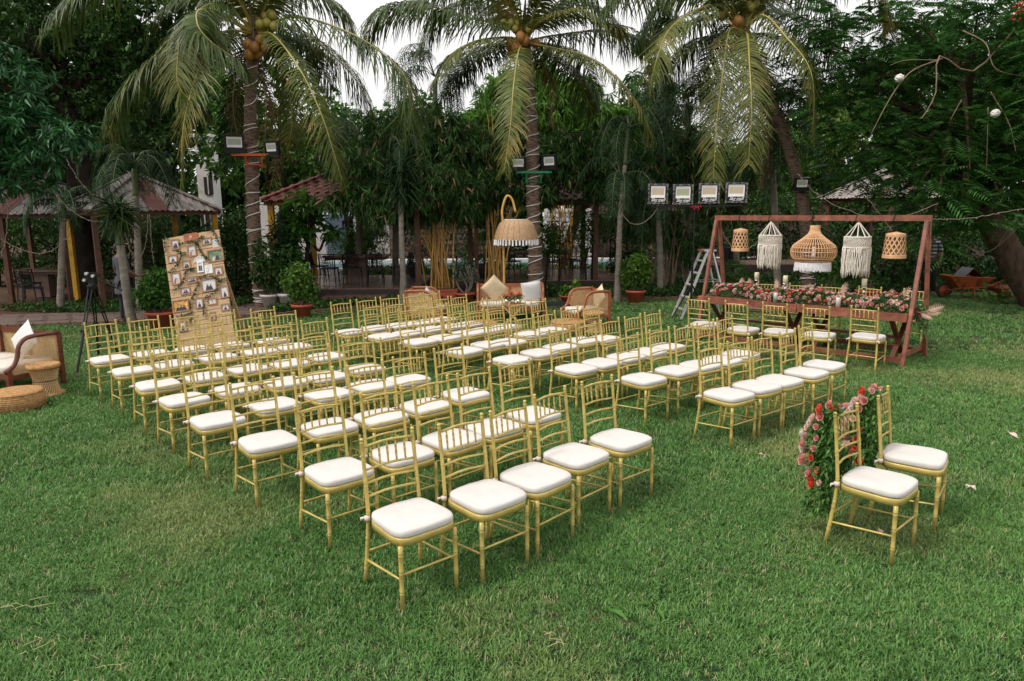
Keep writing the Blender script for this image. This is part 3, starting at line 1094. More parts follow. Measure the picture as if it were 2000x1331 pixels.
# garland along the table, thicker in five swells, tumbling over the right end
t = thing('flower_garland', 'long garland of pink, coral and cream roses in green leaves along the table', 'garland', TC + np.array([0, 0, .761]), TRZ)
def gprof(x):
    h = .165 + .03 * math.sin(x * 5.1 + 1) + .02 * math.sin(x * 11)
    return h, -.09 + .04 * math.sin(x * 3.2), .22 + .03 * math.sin(x * 4 + 2)
pts, dirs = [], []
for k in range(11500):
    x = rng.uniform(-1.62, 1.62)
    h, yc, hw = gprof(x)
    a = rng.uniform(0, PI)
    rr = rng.uniform(.55, 1.14)
    y, z = yc + hw * math.cos(a) * rr, max(.004, h * math.sin(a) * rr)
    pts.append((x, y, z)); dirs.append((rng.normal(0, .6), math.cos(a) + rng.normal(0, .4), abs(math.sin(a)) * .7 + rng.normal(0, .4)))
for k in range(900):
    s = rng.random()
    c = np.array([1.60 + .22 * s, -.10 + rng.normal(0, .06), .08 - .42 * s * s])
    p = c + rng.normal(0, .055, 3)
    pts.append(p); dirs.append(rng.normal(0, .6, 3) + (0.4, -.2, -.6))
pts, dirs = np.array(pts), np.array(dirs)
k = int(len(pts) * .72)
idx = rng.permutation(len(pts))
leafmass('foliage', pts[idx[:k]], dirs[idx[:k]], rng.uniform(.03, .055, k), rng.uniform(.014, .024, k), M['garland'], t)
k2 = len(pts) - k
leafmass('eucalyptus_leaves', pts[idx[k:]] * [1, 1.05, 1.08], dirs[idx[k:]], rng.uniform(.03, .045, k2), rng.uniform(.02, .03, k2), M['euca'], t)
for k in range(255):
    x = -1.58 + 3.16 * (k + rng.uniform(-.3, 1.3)) / 255
    h, yc, hw = gprof(x)
    a = rng.uniform(.32, .97) * PI
    d = np.array([rng.normal(0, .25), math.cos(a), math.sin(a) * .9 + .15])
    put_rose(t, (x, yc + hw * 1.08 * math.cos(a), h * 1.14 * math.sin(a) + .012), d, s=.84)
for p in ((1.72, -.2, -.02), (1.66, -.22, .05)): put_rose(t, p, (.3, -1, .3), 'rose_magenta', 1)
# dried fan-shaped palm spears
for (x, y, lean, L) in ((-1.20, .06, .15, .22), (-.93, .02, -.35, .24), (-.48, -.02, -.12, .25), (-.42, -.02, .4, .22), (.52, .0, .35, .28), (1.36, .0, .55, .30), (1.74, -.15, 1.5, .24), (1.76, -.16, 1.15, .27), (1.70, -.2, 1.9, .2), (1.2, .1, .3, .2)):
    V, F = [], []
    ax = np.array([math.sin(lean), -.05, math.cos(lean)])
    sd = np.array([math.cos(lean), 0, -math.sin(lean)])
    base = np.array([x, y, .08 if lean < 1 else .02])
    for q in range(9):
        f = .3 + .7 * q / 8
        for s in (-1, 1):
            w = .055 * math.sin(PI * min(1, f * 1.02)) ** .6 + .008
            c = base + ax * L * f
            b = len(V)
            V += [c - ax * .006, c + ax * .012, c + sd * s * w + ax * (.05 - .01), c + sd * s * w * .6 + ax * .02 + np.array([0, -.012, 0])]
            F += [(b, b + 3, b + 2), (b, b + 1, b + 3), (b + 1, b + 2, b + 3)]
    mb = MB().add(V, F)
    mb.tube([base, base + ax * L], [.004, .002], 5)
    mb.build('dried_palm_leaf', M['drypalm'], t)

# candles
for u, lab in ((1478, 'cream pillar candle on a silver holder, leftmost of the three tall ones'), (1534, 'tall cream candle on a silver holder, middle of the three tall ones'), (1688, 'cream pillar candle on a silver holder, rightmost of the three tall ones')):
    y = .08 if u != 1534 else -.20
    x = table_x(u, y, 1.1)
    t = thing('tall_candle', lab, 'candle', TL(x, y, .761), TRZ, 'candles on the flower table')
    MB().lathe([(.0, 0), (.05, 0), (.052, .008), (.02, .025), (.012, .06), (.022, .085), (.012, .11), (.013, .19), (.03, .215), (.012, .235), (.013, .26), (.045, .285), (.05, .295), (0, .296)], seg=16).build('holder', M['steel'], t, True)
    MB().lathe([(.0, .2965), (.038, .2965), (.0385, .42), (.036, .425), (.03, .418), (.0, .414)], seg=16).build('candle', M['wax'], t, True)
    MB().tube([(0, 0, .414), (.002, 0, .432)], .0015, 5).build('wick', M['black'], t)
for u, lab in ((1515, 'low white candle in a clear glass at the left of the garland front'), (1637, 'low white candle in a clear glass at the right gap of the garland')):
    x = table_x(u, -.36, .85)
    t = thing('glass_candle', lab, 'candle', TL(x, -.36, .761), TRZ, 'candles on the flower table')
    MB().lathe([(.0, .004), (.035, .004), (.035, .145), (.033, .15), (0, .145)], seg=16).build('candle', M['waxw'], t, True)
    MB().lathe([(.0, 0), (.046, 0), (.047, .17), (.044, .17), (.043, .003), (0, .003)], seg=20).build('glass', M['glass'], t, True)
    MB().tube([(0, 0, .145), (.002, 0, .16)], .0015, 5).build('wick', M['black'], t)


def lantern(u, z0, h, w, lab):
    """woven bamboo drum: diagonal strips both ways, solid bands and a woven lid"""
    t = thing('bamboo_lantern', lab, 'lantern', TL(table_x(u, 0, z0 + h / 2), 0, z0), TRZ, 'pair of woven bamboo lanterns')
    r = w / 2
    R_ = lambda f: r * (1.06 - .22 * f ** 1.5)
    for dirn in (-1, 1):
        for k in range(14):
            V, F = [], []
            for i in range(9):
                f = .12 + .74 * i / 8
                a = 2 * PI * k / 14 + dirn * f * 1.5
                for q in (-1, 1):
                    aa = a + q * .07
                    rr = R_(f) + .003 * dirn
                    V.append((rr * math.cos(aa), rr * math.sin(aa), f * h))
            F = [(2 * i, 2 * i + 1, 2 * i + 3, 2 * i + 2) for i in range(8)]
            MB().add(V, F).build('strip', M['rattan'], t)
    for f0, f1 in ((0, .14), (.83, .93)):
        b = MB()
        n = 4
        prof = [(R_(f0) * 1.02, f0 * h)]
        for i in range(n):
            f = f0 + (f1 - f0) * (i + .5) / n
            prof += [(R_(f) * 1.045, f * h), (R_(f) * 1.01, (f0 + (f1 - f0) * (i + 1) / n) * h)]
        b.lathe(prof, seg=28)
        b.build('woven_band', M['rattan'], t, True)
    b = MB()
    prof = [(R_(.93) * 1.02, .93 * h)]
    for i in range(6):
        rr = R_(.93) * (1 - (i + 1) / 6.3)
        prof += [(rr + .008, (.935 + .012 * i) * h + .006), (rr, (.94 + .012 * i) * h)]
    b.lathe(prof, seg=28)
    b.build('lid', M['rattan'], t, True)
    MB().tube([(0, 0, h * 1.0), (0, 0, H_ - .04 - z0)], .003, 5).build('cord', M['black'], t)


lantern(1446, 1.545, .39, .265, 'woven bamboo lantern hanging at the left end of the beam')
lantern(1748, 1.525, .385, .30, 'woven bamboo lantern hanging at the right end of the beam')


def macrame(u, lab, w, z0, z1, rnd):
    t = thing('macrame_hanging', lab, 'macrame hanging', TL(table_x(u, 0, 1.7), 0, 0), TRZ, 'pair of macrame hangings')
    r = w / 2
    ring = z1 - .235
    MB().beam((-.02, 0, H_ - .05), (.16, .03, H_ - .05), .02, .02).build('stick', M['rope'], t)
    for k in range(10):
        a = 2 * PI * k / 10
        MB().tube([(0, 0, z1), (r * math.cos(a), r * math.sin(a), ring)], .0075, 5).build('cord', M['macrame'], t)
    b = MB()
    for zz in (ring, ring - .16):
        b.tube([(r * 1.02 * math.cos(2 * PI * i / 24), r * 1.02 * math.sin(2 * PI * i / 24), zz + .004 * math.sin(i * 2)) for i in range(25)], .010, 6, False)
    b.build('ring', M['macrame'], t, True)
    b = MB()
    for k in range(34):       # knotted diamonds between the rings
        a = 2 * PI * k / 34
        for s in (-1, 1):
            b.tube([((r + .004 * s) * math.cos(a + s * .16 * math.sin(i / 6 * PI * 2)), (r + .004 * s) * math.sin(a + s * .16 * math.sin(i / 6 * PI * 2)), ring - .16 * i / 6) for i in range(7)], .0075, 4, False)
    b.build('knotwork', M['macrame'], t, True)
    random.seed(rnd)
    for k in range(46):
        a = 2 * PI * k / 46
        rr = r * random.uniform(.93, 1.07)
        lo = z0 + random.uniform(-.03, .07)
        zz = np.linspace(ring - .15, lo, 7)
        P = [(rr * math.cos(a + .03 * math.sin(i * 1.7 + k)) + random.uniform(-.005, .005), rr * math.sin(a) + random.uniform(-.005, .005), z) for i, z in enumerate(zz)]
        MB().tube(P, [.009, .010, .008, .011, .009, .010, .007], 5).build('tassel', M['macrame'], t, True)


macrame(1504, 'white macrame hanging with long fringe, left of the big rattan lamp', .355, 1.285, 2.06, 3)
macrame(1674, 'white macrame hanging with long fringe, right of the big rattan lamp', .37, 1.225, 2.06, 4)

# large onion-shaped rattan pendant
zt = 1.99
t = thing('rattan_pendant', 'big onion-shaped rattan lamp with white fringe, hanging at the middle of the beam', 'pendant lamp', TL(table_x(1590, 0, 1.7), 0, 0), TRZ)
prof = spline([(.075, 1.99), (.072, 1.93), (.10, 1.86), (.20, 1.77), (.315, 1.68), (.348, 1.58), (.325, 1.49), (.255, 1.405)], 22)
for k in range(46):
    a = 2 * PI * k / 46
    MB().tube([(p[0] * math.cos(a), p[0] * math.sin(a), p[1]) for p in prof[::2]], .0062, 5).build('cane', M['rattan'], t, True)
for f in (0, 5, 8.3, 11, 13, 15, 18.5, 21):
    i = f / 21 * (len(prof) - 1)
    r_, z_ = np.interp(i, range(len(prof)), prof[:, 0]), np.interp(i, range(len(prof)), prof[:, 1])
    MB().tube([(r_ * math.cos(2 * PI * j / 32), r_ * math.sin(2 * PI * j / 32), z_) for j in range(33)], .0075, 5, False).build('hoop', M['rattan'], t, True)
b = MB()
for k in range(150):
    a = 2 * PI * k / 150
    rr = .268 + random.uniform(-.004, .004)
    b.tube([(rr * math.cos(a), rr * math.sin(a), 1.405), (rr * 1.03 * math.cos(a + random.uniform(-.03, .03)), rr * 1.03 * math.sin(a), 1.275 + random.uniform(-.012, .02))], [.007, .006], 4)
b.lathe([(.262, 1.41), (.272, 1.408), (.274, 1.34), (.266, 1.335)], seg=40)
b.build('fringe', M['fringe'], t)
MB().tube([(0, 0, 1.98), (0, 0, H_ - .05)], .012, 6).build('cord', M['black'], t)
MB().lathe([(0, 1.66), (.02, 1.66), (.02, 1.58), (.034, 1.53), (.03, 1.49), (0, 1.475)], seg=12).build('bulb', M['reflector'], t, True)
MB().tube([(0, 0, 1.98), (0, 0, 1.66)], .004, 5).build('cable', M['black'], t)
b = MB()
for u in (1446, 1504, 1588, 1674, 1748):   # the cords tied round the beam
    x = table_x(u, 0, H_)
    b.tube([(x - .01, -.042, H_ - .05), (x + .012, -.045, H_ + .048), (x + .012, .04, H_ + .048), (x - .01, .042, H_ - .05), (x - .01, -.042, H_ - .05)], .005, 5)
    if u == 1588:
        b.tube([(x - .1, -.03, H_ + .06), (x - .03, -.04, H_ + .09), (x + .04, -.045, H_ + .02), (x - .02, -.05, H_ - .05)], .006, 5)
o = tag(b.build('tie_cords', M['black'], None, False, TL(0, 0), (0, 0, TRZ)), 'black cords knotted round the red-brown beam holding the lamps', 'cord')

# rose garlands on the backs of the couple's chairs
def chair_garland(key, lab, seed, flip=1):
    """loose leafy drape behind the chair back, roses along its outer edge"""
    x0, y0, a0 = CHAIRS[key]
    t = thing('chair_garland', lab, 'garland', (x0, y0, 0), a0, "garlands on the couple's chairs")
    r_ = np.random.default_rng(seed)
    zz = [.24, .32, .42, .52, .63, .74, .84, .93, .97]
    ww = [.015, .045, .10, .16, .195, .185, .14, .08, .03]
    W = lambda z: np.interp(z, zz, ww)
    n = 2300
    z = r_.uniform(.24, .96, n)
    w = W(z)
    keep = r_.random(n) < .35 + w * 3
    z, w = z[keep], w[keep]
    n = len(z)
    f = r_.uniform(0, 1, n)
    P = np.stack([.115 + r_.normal(0, .040, n) - .05 * f, -.235 - w * f, z + r_.normal(0, .015, n)], 1)
    n2 = 1100
    s2 = r_.uniform(0, 1, n2)
    P2 = np.stack([.14 - .32 * s2, -.265 - .03 * np.sin(s2 * PI) + r_.normal(0, .02, n2), .64 - .10 * np.sin(s2 * PI) - .10 * s2 + r_.normal(0, .06, n2)], 1)
    n3 = 260          # trailing ends
    s3 = r_.uniform(0, 1, n3)
    P3 = np.stack([.10 + .05 * np.sin(np.floor(s3 * 5) * 2.1) + r_.normal(0, .012, n3), -.27 - .03 * np.floor(s3 * 5) + r_.normal(0, .01, n3), r_.uniform(.16, .34, n3)], 1)
    P = np.vstack([P, P2, P3])
    P[:, 1] = np.minimum(P[:, 1], -.235)
    D = r_.normal(0, .65, P.shape) + np.array([.25, -.35, -.45])
    V, F = leaves(P, D, r_.uniform(.03, .065, len(P)), r_.uniform(.012, .022, len(P)))
    link('foliage', tri_mesh('foliage', V, F, M['garland'], 3), t)
    for k in range(5):
        C = spline([(.14 - .06 * k, -.24, .9 - .05 * k), (.12, -.30, .6), (.11 + .03 * math.sin(k), -.28 - .02 * k, .2)], 8)
        MB().tube(C, .002, 4).build('stem', M['twig'], t)
    kinds = ['rose_pink', 'rose_coral', 'rose_pale', 'rose_pale', 'rose_cream', 'rose_pale', 'rose_cream', 'rose_pale', 'rose_pink', 'rose_cream', 'rose_pink', 'rose_pink', 'rose_pale', 'rose_pink', 'rose_coral', 'rose_coral']
    for k, kd in enumerate(kinds):
        z_ = .965 - .60 * (k + .2) / len(kinds)
        ed = float(W(z_))
        put_rose(t, (.135 + r_.normal(0, .025), -.245 - ed - .008 + r_.normal(0, .010), z_), (.75, -.75, .35 + r_.normal(0, .25)), kd, r_.uniform(.85, 1.12))
        if k % 2 == 0:
            put_rose(t, (.165 + r_.normal(0, .01), -.245 - ed * r_.uniform(.45, .8), z_ - .01), (1, -.3, .3), random.choice(['rose_pink', 'rose_coral', 'rose_pale']), r_.uniform(.55, .85))
    for k in range(4):
        put_rose(t, (.10 - .22 * k / 4, -.265, .915 + .02 * math.sin(k * 2)), (.2, -.6, .8), ('rose_coral', 'rose_pink', 'rose_pale', 'rose_pink')[k], .85)


chair_garland('F1', 'rose and leaf garland hung on the back of the nearer couple chair', 11)
chair_garland('F2', 'rose and leaf garland hung on the back of the farther couple chair', 12)


# ================================================================== LOUNGE FURNITURE
def pillow(name, size, m, parent=None, loc=None, rot=None, th=.11):
    n = 12
    V, F = [], []
    for sgn in (1, -1):
        for i in range(n + 1):
            for j in range(n + 1):
                x, y = -1 + 2 * i / n, -1 + 2 * j / n
                e = max(0, (1 - abs(x) ** 2.6) * (1 - abs(y) ** 2.6))
                pull = 1 - .09 * (1 - abs(x * y)) * (abs(x) ** 3 + abs(y) ** 3) * .7
                V.append((x * size / 2 * pull, sgn * th * e ** .55 * .5 + .002 * sgn, y * size / 2 * pull))
    k = (n + 1) ** 2
    for s in range(2):
        for i in range(n):
            for j in range(n):
                a = s * k + i * (n + 1) + j
                f = (a, a + 1, a + n + 2, a + n + 1)
                F.append(f if s else f[::-1])
    b = MB()
    b.add(V, F)
    return b.build(name, m, parent, True, loc, rot)


def cane_seat(kind, lab, cat, loc, rz, width, group=None, seatm='linen'):
    """cane settee/armchair facing +y: panelled cane ends whose arms sweep down to the front leg"""
    t = thing(kind, lab, cat, loc, rz, group)
    d, hb = .74, .72
    w2 = width / 2
    MH = M['mahog'] if kind != 'x' else M['teak']
    WD = M['teak'] if loc[1] > 12 else M['mahog']
    for s in (-1, 1):
        x = s * (w2 - .025)
        MB().beam((x, -d / 2 + .04, 0), (x, -d / 2 + .03, hb), .05, .055, (1, 0, 0)).build('rear_post', WD, t)
        MB().beam((x, d / 2 - .04, 0), (x, d / 2 - .04, .33), .05, .055, (1, 0, 0)).build('front_leg', WD, t)
        C = spline([(x, -d / 2 + .02, hb), (x, -.05, hb + .005), (x, .09, hb - .02), (x, .17, hb - .10), (x, .20, hb - .22), (x, .25, .40), (x, .33, .34), (x, .37, .325)], 22)
        b = MB()
        b.tube(C, .028, 8)
        b.build('arm', WD, t, True)
        MB().beam((x, -d / 2 + .06, .24), (x, d / 2 - .07, .24), .035, .06).build('end_rail', WD, t)
        # cane end panel following the arm sweep
        P = [(x, p[1], p[2]) for p in C if p[2] > .34 and p[1] < .29] + [(x, .27, .27), (x, -d / 2 + .05, .27)]
        o = MB().add([(q[1], 0, q[2]) for q in P], [tuple(range(len(P)))]).build('cane_panel', M['caneweb'], t, False, (x, 0, 0), (0, 0, PI / 2))
    for z, h in ((hb - .03, .06), (.33, .05)):
        MB().box((0, -d / 2 + .03, z), (width - .1, .04, h)).build('back_rail', WD, t)
    nb = max(1, round(width / .7))
    for k in range(nb):
        a = -w2 + .05 + (width - .1) * k / nb
        b_ = -w2 + .05 + (width - .1) * (k + 1) / nb
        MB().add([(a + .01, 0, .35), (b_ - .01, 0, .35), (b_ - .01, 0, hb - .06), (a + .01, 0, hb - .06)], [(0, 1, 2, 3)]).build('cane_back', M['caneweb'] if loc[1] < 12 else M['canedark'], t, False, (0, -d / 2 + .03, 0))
        if k: MB().box((a, -d / 2 + .03, .51), (.045, .035, .32)).build('back_stile', WD, t)
    MB().box((0, d / 2 - .04, .25), (width - .1, .04, .07)).build('front_rail', WD, t)
    MB().box((0, -d / 2 + .05, .25), (width - .1, .04, .07)).build('rear_rail', WD, t)
    # seat cushion
    b = MB()
    n = 40
    prof = [(.95, .285), (1, .30), (1, .36), (.97, .38), (.6, .388)]
    for i in range(nb):
        ww = (width - .12) / nb
        cx = -w2 + .06 + ww * (i + .5)
        V = []
        for s, z in prof:
            for k in range(n):
                a = 2 * PI * k / n
                V.append((cx + ww / 2 * .98 * s * math.copysign(abs(math.cos(a)) ** .3, math.cos(a)), .02 + .325 * s * math.copysign(abs(math.sin(a)) ** .3, math.sin(a)), z))
        V.append((cx, .02, .389))
        F = [(q * n + j, q * n + (j + 1) % n, (q + 1) * n + (j + 1) % n, (q + 1) * n + j) for q in range(len(prof) - 1) for j in range(n)]
        F += [(4 * n + j, 4 * n + (j + 1) % n, 5 * n) for j in range(n)]
        MB().add(V, F).build('seat_cushion', M[seatm], t, True)
    return t


def standing_pillow(loc, size, m, rz, tilt, lab, spin=PI / 4, group='scatter pillows'):
    o = pillow('pillow', size, M[m])
    o.rotation_mode = 'XYZ'
    R_ = Matrix.Rotation(rz, 4, 'Z') @ Matrix.Rotation(tilt, 4, 'X') @ Matrix.Rotation(spin, 4, 'Y')
    o.matrix_world = Matrix.Translation([float(k) for k in loc]) @ R_
    return tag(o, lab, 'pillow', group)


fz = 2.709
f_ = np.array([-math.sin(fz), math.cos(fz)])
r_ = np.array([math.cos(fz), math.sin(fz)])
rr_corner = np.array([-5.97, 9.12])          # rear right corner as seen
sc = rr_corner + f_ * .33 + r_ * .62
cane_seat('cane_settee', 'dark mahogany cane settee at the left edge of the lawn', 'settee', (sc[0], sc[1], 0), fz, 1.30)
pp = rr_corner + f_ * .20 + r_ * .38
standing_pillow((pp[0], pp[1], .62), .40, 'pilloww', fz, .30, 'white woven pillow standing on its corner against the end of the left settee')

# centre group
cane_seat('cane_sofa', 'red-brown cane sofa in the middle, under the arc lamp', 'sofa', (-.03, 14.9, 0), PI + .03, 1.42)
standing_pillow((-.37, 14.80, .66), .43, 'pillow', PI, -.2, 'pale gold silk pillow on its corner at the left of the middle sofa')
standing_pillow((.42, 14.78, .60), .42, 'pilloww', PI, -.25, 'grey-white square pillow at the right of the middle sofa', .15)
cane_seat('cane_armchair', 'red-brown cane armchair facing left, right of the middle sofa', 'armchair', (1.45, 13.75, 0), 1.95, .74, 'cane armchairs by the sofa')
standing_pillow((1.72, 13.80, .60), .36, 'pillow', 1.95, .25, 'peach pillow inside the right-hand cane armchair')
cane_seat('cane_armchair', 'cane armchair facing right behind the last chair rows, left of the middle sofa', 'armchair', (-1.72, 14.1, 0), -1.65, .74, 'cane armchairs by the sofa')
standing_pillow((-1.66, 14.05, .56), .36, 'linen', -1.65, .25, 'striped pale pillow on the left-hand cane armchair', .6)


def pouf(loc, r, h, lab, group='jute rope poufs'):
    t = thing('rope_pouf', lab, 'pouf', loc, 0, group)
    prof = [(r * .80, 0), (r * .93, h * .10)]
    n = 8
    for i in range(n):
        z = h * (.12 + .66 * (i + .5) / n)
        rr = r * (.93 + .085 * math.sin((i + .7) / n * PI))
        prof += [(rr, z - h * .036), (rr + .008, z), (rr, z + h * .036)]
    MB().lathe(prof, seg=36).build('side', M['rope'], t, True)
    prof = [(r * .955, h * .80)]
    for i in range(9):
        rr = r * .93 * (1 - i / 9.0)
        z = h * (.86 + .12 * (1 - (1 - i / 9) ** 2.0))
        prof += [(rr, z + .006), (rr - r * .045, z)]
    prof.append((0.001, h * .985))
    MB().lathe(prof, seg=36).build('top', M['rope'], t, True)
    return t


pouf((-5.78, 7.98, 0), .275, .26, 'round jute rope pouf at the left edge, in front of the cane stool')
pouf((-.55, 12.9, 0), .30, .27, 'jute pouf in front of the middle sofa, seen between chair backs')
pouf((1.05, 13.0, 0), .34, .27, 'jute pouf between the low black table and the right armchair')
pouf((-1.3, 13.2, 0), .27, .27, 'jute pouf beside the left-hand armchair, behind the chair rows')


def cane_stool(loc, lab, r=.22, h=.43):
    t = thing('cane_stool', lab, 'stool', loc, 0, 'waisted cane stools')
    for dirn in (-1, 1):
        for k in range(34):
            a0 = 2 * PI * k / 34
            P = []
            for i in range(6):
                f = i / 5
                rr = r * (.88 + .0 - .22 * math.sin(f * PI)) + .004 * dirn
                a = a0 + dirn * (f - .5) * 1.1
                P.append((rr * math.cos(a), rr * math.sin(a), .03 + f * (h - .08)))
            MB().tube(P, .0055, 4).build('cane', M['cane'], t)
    for z, rr, th in ((.03, r * .95, .03), (h * .5, r * .68, .008)):
        MB().tube([(rr * math.cos(2 * PI * i / 28), rr * math.sin(2 * PI * i / 28), z) for i in range(29)], th, 7, False).build('ring', M['rope'] if th > .01 else M['black'], t, True)
    MB().lathe([(r * .8, h - .06), (r * .98, h - .055), (r * 1.02, h - .03), (r * .98, h - .006), (r * .88, h), (r * .84, h - .012), (0.001, h - .016)], seg=30).build('seat', M['rope'], t, True)


cane_stool((-5.84, 8.58, 0), 'waisted cane stool with rope rim, standing by the left settee', .185, .42)
cane_stool((1.52, 13.0, 0), 'waisted cane stool in front of the right armchair', .2, .40)

# little folding table with three flower cups, low black table
t = thing('folding_table', 'small folding wooden side table under the flower cups, before the sofa', 'side table', (.02, 13.75, 0), 0)
MB().box((0, 0, .46), (.46, .36, .02)).build('top', M['rope'], t)
for s in (-1, 1):
    for q in (-1, 1):
        MB().beam((-.19 * q, s * .15, 0), (.19 * q, s * .15 + .012 * q, .45), .02, .022, (0, 1, 0)).build('leg', M['cane'], t)
for i, (dx, lab) in enumerate(((-.115, 'left'), (0, 'middle'), (.12, 'right'))):
    t = thing('flower_cup', f'steel cup of coral and pink flowers on the small side table, {lab} of three', 'flower cup', (.02 + dx, 13.68, .471), 0, 'flower cups before the sofa')
    MB().lathe([(0, 0), (.036, 0), (.046, .09), (.043, .09), (.034, .005)], seg=14).build('cup', M['steel'], t, True)
    n = 90
    P = rng.normal(0, .035, (n, 3)) + [0, 0, .12]
    leafmass('leaves', P, rng.normal(0, .5, (n, 3)) + [0, 0, .5], .05, .02, M['garland'], t)
    for k in range(5):
        put_rose(t, (rng.normal(0, .03), rng.normal(0, .03), .15 + .05 * rng.random() + (.05 if i == 1 else 0)), (rng.normal(0, .4), -.5, .8), 'rose_coral' if k % 2 else 'rose_pink', .95)
t = thing('low_table', 'low black table between the sofa and the right armchair', 'table', (.86, 14.2, 0), 0)
MB().box((0, 0, .40), (.62, .45, .03)).build('top', M['black'], t)
for sx in (-1, 1):
    for sy in (-1, 1):
        MB().box((sx * .26, sy * .18, .19), (.035, .035, .38)).build('leg', M['black'], t)

# arc lamp
lx = at(985, 500, 16.0)
t = thing('arc_lamp', 'tall bamboo arc lamp with a woven fringed shade behind the middle sofa', 'floor lamp', (lx[0], 16.0, 0), 0)
top = at(995, 383, 16.0)[2]
ex = at(1008, 430, 16.0)
MB().tube(spline([(0, 0, 0), (-.01, 0, 1.0), (-.03, 0, 2.0), (-.04, 0, top - .32), (.03, 0, top - .06), (.10, 0, top), (.19, 0, top - .09), (ex[0] - lx[0] - .01, 0, top - .36)], 40), .026, 8).build('pole', M['bamboo_y'], t, True)
sx, zt = ex[0] - lx[0], ex[2] + .0
MB().tube([(sx - .01, 0, top - .36), (sx, 0, zt)], .006, 5).build('chain', M['black'], t)
prof = spline([(.27, zt), (.37, zt - .09), (.43, zt - .22), (.47, zt - .36), (.485, zt - .44)], 12)
b = MB()
for i in range(len(prof) - 1):
    r0, z0 = prof[i]
    r1, z1 = prof[i + 1]
    b.lathe([(r0, z0), ((r0 + r1) / 2 + .007, (z0 + z1) / 2), (r1, z1)], (sx, 0, 0), 44)
b.build('shade', M['shade'], t, True)
b = MB()
for k in range(22):
    a = 2 * PI * k / 22
    b.tube([(sx + (p[0] + .007) * math.cos(a), (p[0] + .007) * math.sin(a), p[1]) for p in prof], .006, 4)
b.build('ribs', M['shade'], t, True)
MB().lathe([(.265, zt - .005), (.275, zt + .012), (.262, zt + .016)], (sx, 0, 0), 40).build('rim', M['fringe'], t, True)
for k in range(40):
    a = 2 * PI * k / 40
    MB().tube([(sx + .485 * math.cos(a), .485 * math.sin(a), zt - .43), (sx + .49 * math.cos(a), .49 * math.sin(a), zt - .55 + .01 * math.sin(k * 2.3))], [.016, .022], 5).build('tassel', M['fringe'], t)
MB().lathe([(0, 0), (.17, 0), (.17, .03), (.03, .045), (0, .045)], seg=20).build('base', M['blackm'], t)

# ================================================================== PHOTO BOARD
BL = np.array([-5.45, 11.30, .04])
TLc = at(317, 467, 11.75)
ux = np.array([1.0, 0.0, 0])
uz = TLc - BL
BH = float(np.linalg.norm(uz))
uz = uz / BH
ux = ux - uz * np.dot(ux, uz)
ux /= np.linalg.norm(ux)
uy = np.cross(uz, ux)            # points away from the camera
BW = .94
t = thing('photo_board', 'tall leaning board of pale pine planks hung with framed photographs and ivy', 'photo board')
t.matrix_world = Matrix.Translation(BL.tolist()) @ Matrix(np.array([ux, uy, uz]).T.tolist()).to_4x4()


def bz(px, py):
    """zoomed board coordinates -> (x, z) on the board"""
    left = 90 + 125 / 795 * (py - 95)
    return (px - left) / 608 * BW, BH * (1 - (py - 90) / 1190)


nrow = 13
for i in range(nrow):
    z0, z1 = BH * i / nrow, BH * (i + 1) / nrow
    cut = [0, random.uniform(.3, .65) * BW, BW] if i % 2 else [0, BW]
    for j in range(len(cut) - 1):
        a, b_ = cut[j], cut[j + 1]
        MB().box(((a + b_) / 2, .012 + random.uniform(-.003, .003), (z0 + z1) / 2), (b_ - a - .004, .022, z1 - z0 - .009)).build('plank', M['pine'], t)
for x in (.08, BW - .08):
    MB().box((x, .040, BH / 2), (.07, .03, BH - .02)).build('batten', M['pine'], t)
    MB().beam((x, .05, BH * .75), (x, .75, .0), .05, .03).build('prop', M['pine'], t)
PF = [mat('photo_sky', (.62, .60, .62), .35, var=.12, scale=14), mat('photo_sand', (.58, .50, .42), .35, var=.25, scale=12),
      mat('photo_warm', (.60, .30, .07), .35, var=.6, scale=18), mat('photo_green', (.14, .22, .12), .35, var=.6, scale=14), mat('photo_white', (.74, .74, .74), .5, var=.04, scale=5)]
PD = [mat('photo_dark_clothes', (.03, .03, .045), .4, var=.3, scale=20), mat('photo_red_clothes', (.22, .04, .06), .4, var=.3, scale=20), mat('photo_pale_clothes', (.5, .44, .38), .4, var=.1, scale=20)]
PS = mat('photo_face', (.30, .17, .11), .4, var=.1, scale=20)
FR = [(230, 173, 90, 115, 0, 0, 2), (412, 270, 95, 125, 0, 1, 2), (570, 195, 110, 75, 0, 0, 2), (205, 318, 105, 85, 0, 0, 1), (665, 360, 175, 130, 3, 2, 2), (353, 405, 95, 95, 1, 0, 2),
      (697, 525, 95, 95, 0, 0, 1), (243, 530, 100, 135, 0, 1, 2), (413, 573, 110, 70, 0, 0, 3), (345, 673, 110, 80, 0, 0, 2), (597, 655, 165, 135, 0, 0, 2), (298, 820, 180, 130, 2, 0, 3),
      (495, 825, 90, 115, 0, 0, 1), (635, 832, 100, 75, 0, 2, 1), (765, 755, 95, 130, 0, 0, 1), (775, 915, 90, 75, 0, 0, 1), (320, 1035, 90, 110, 0, 0, 1), (632, 985, 80, 90, 1, 1, 1)]
S_ = BW / 608
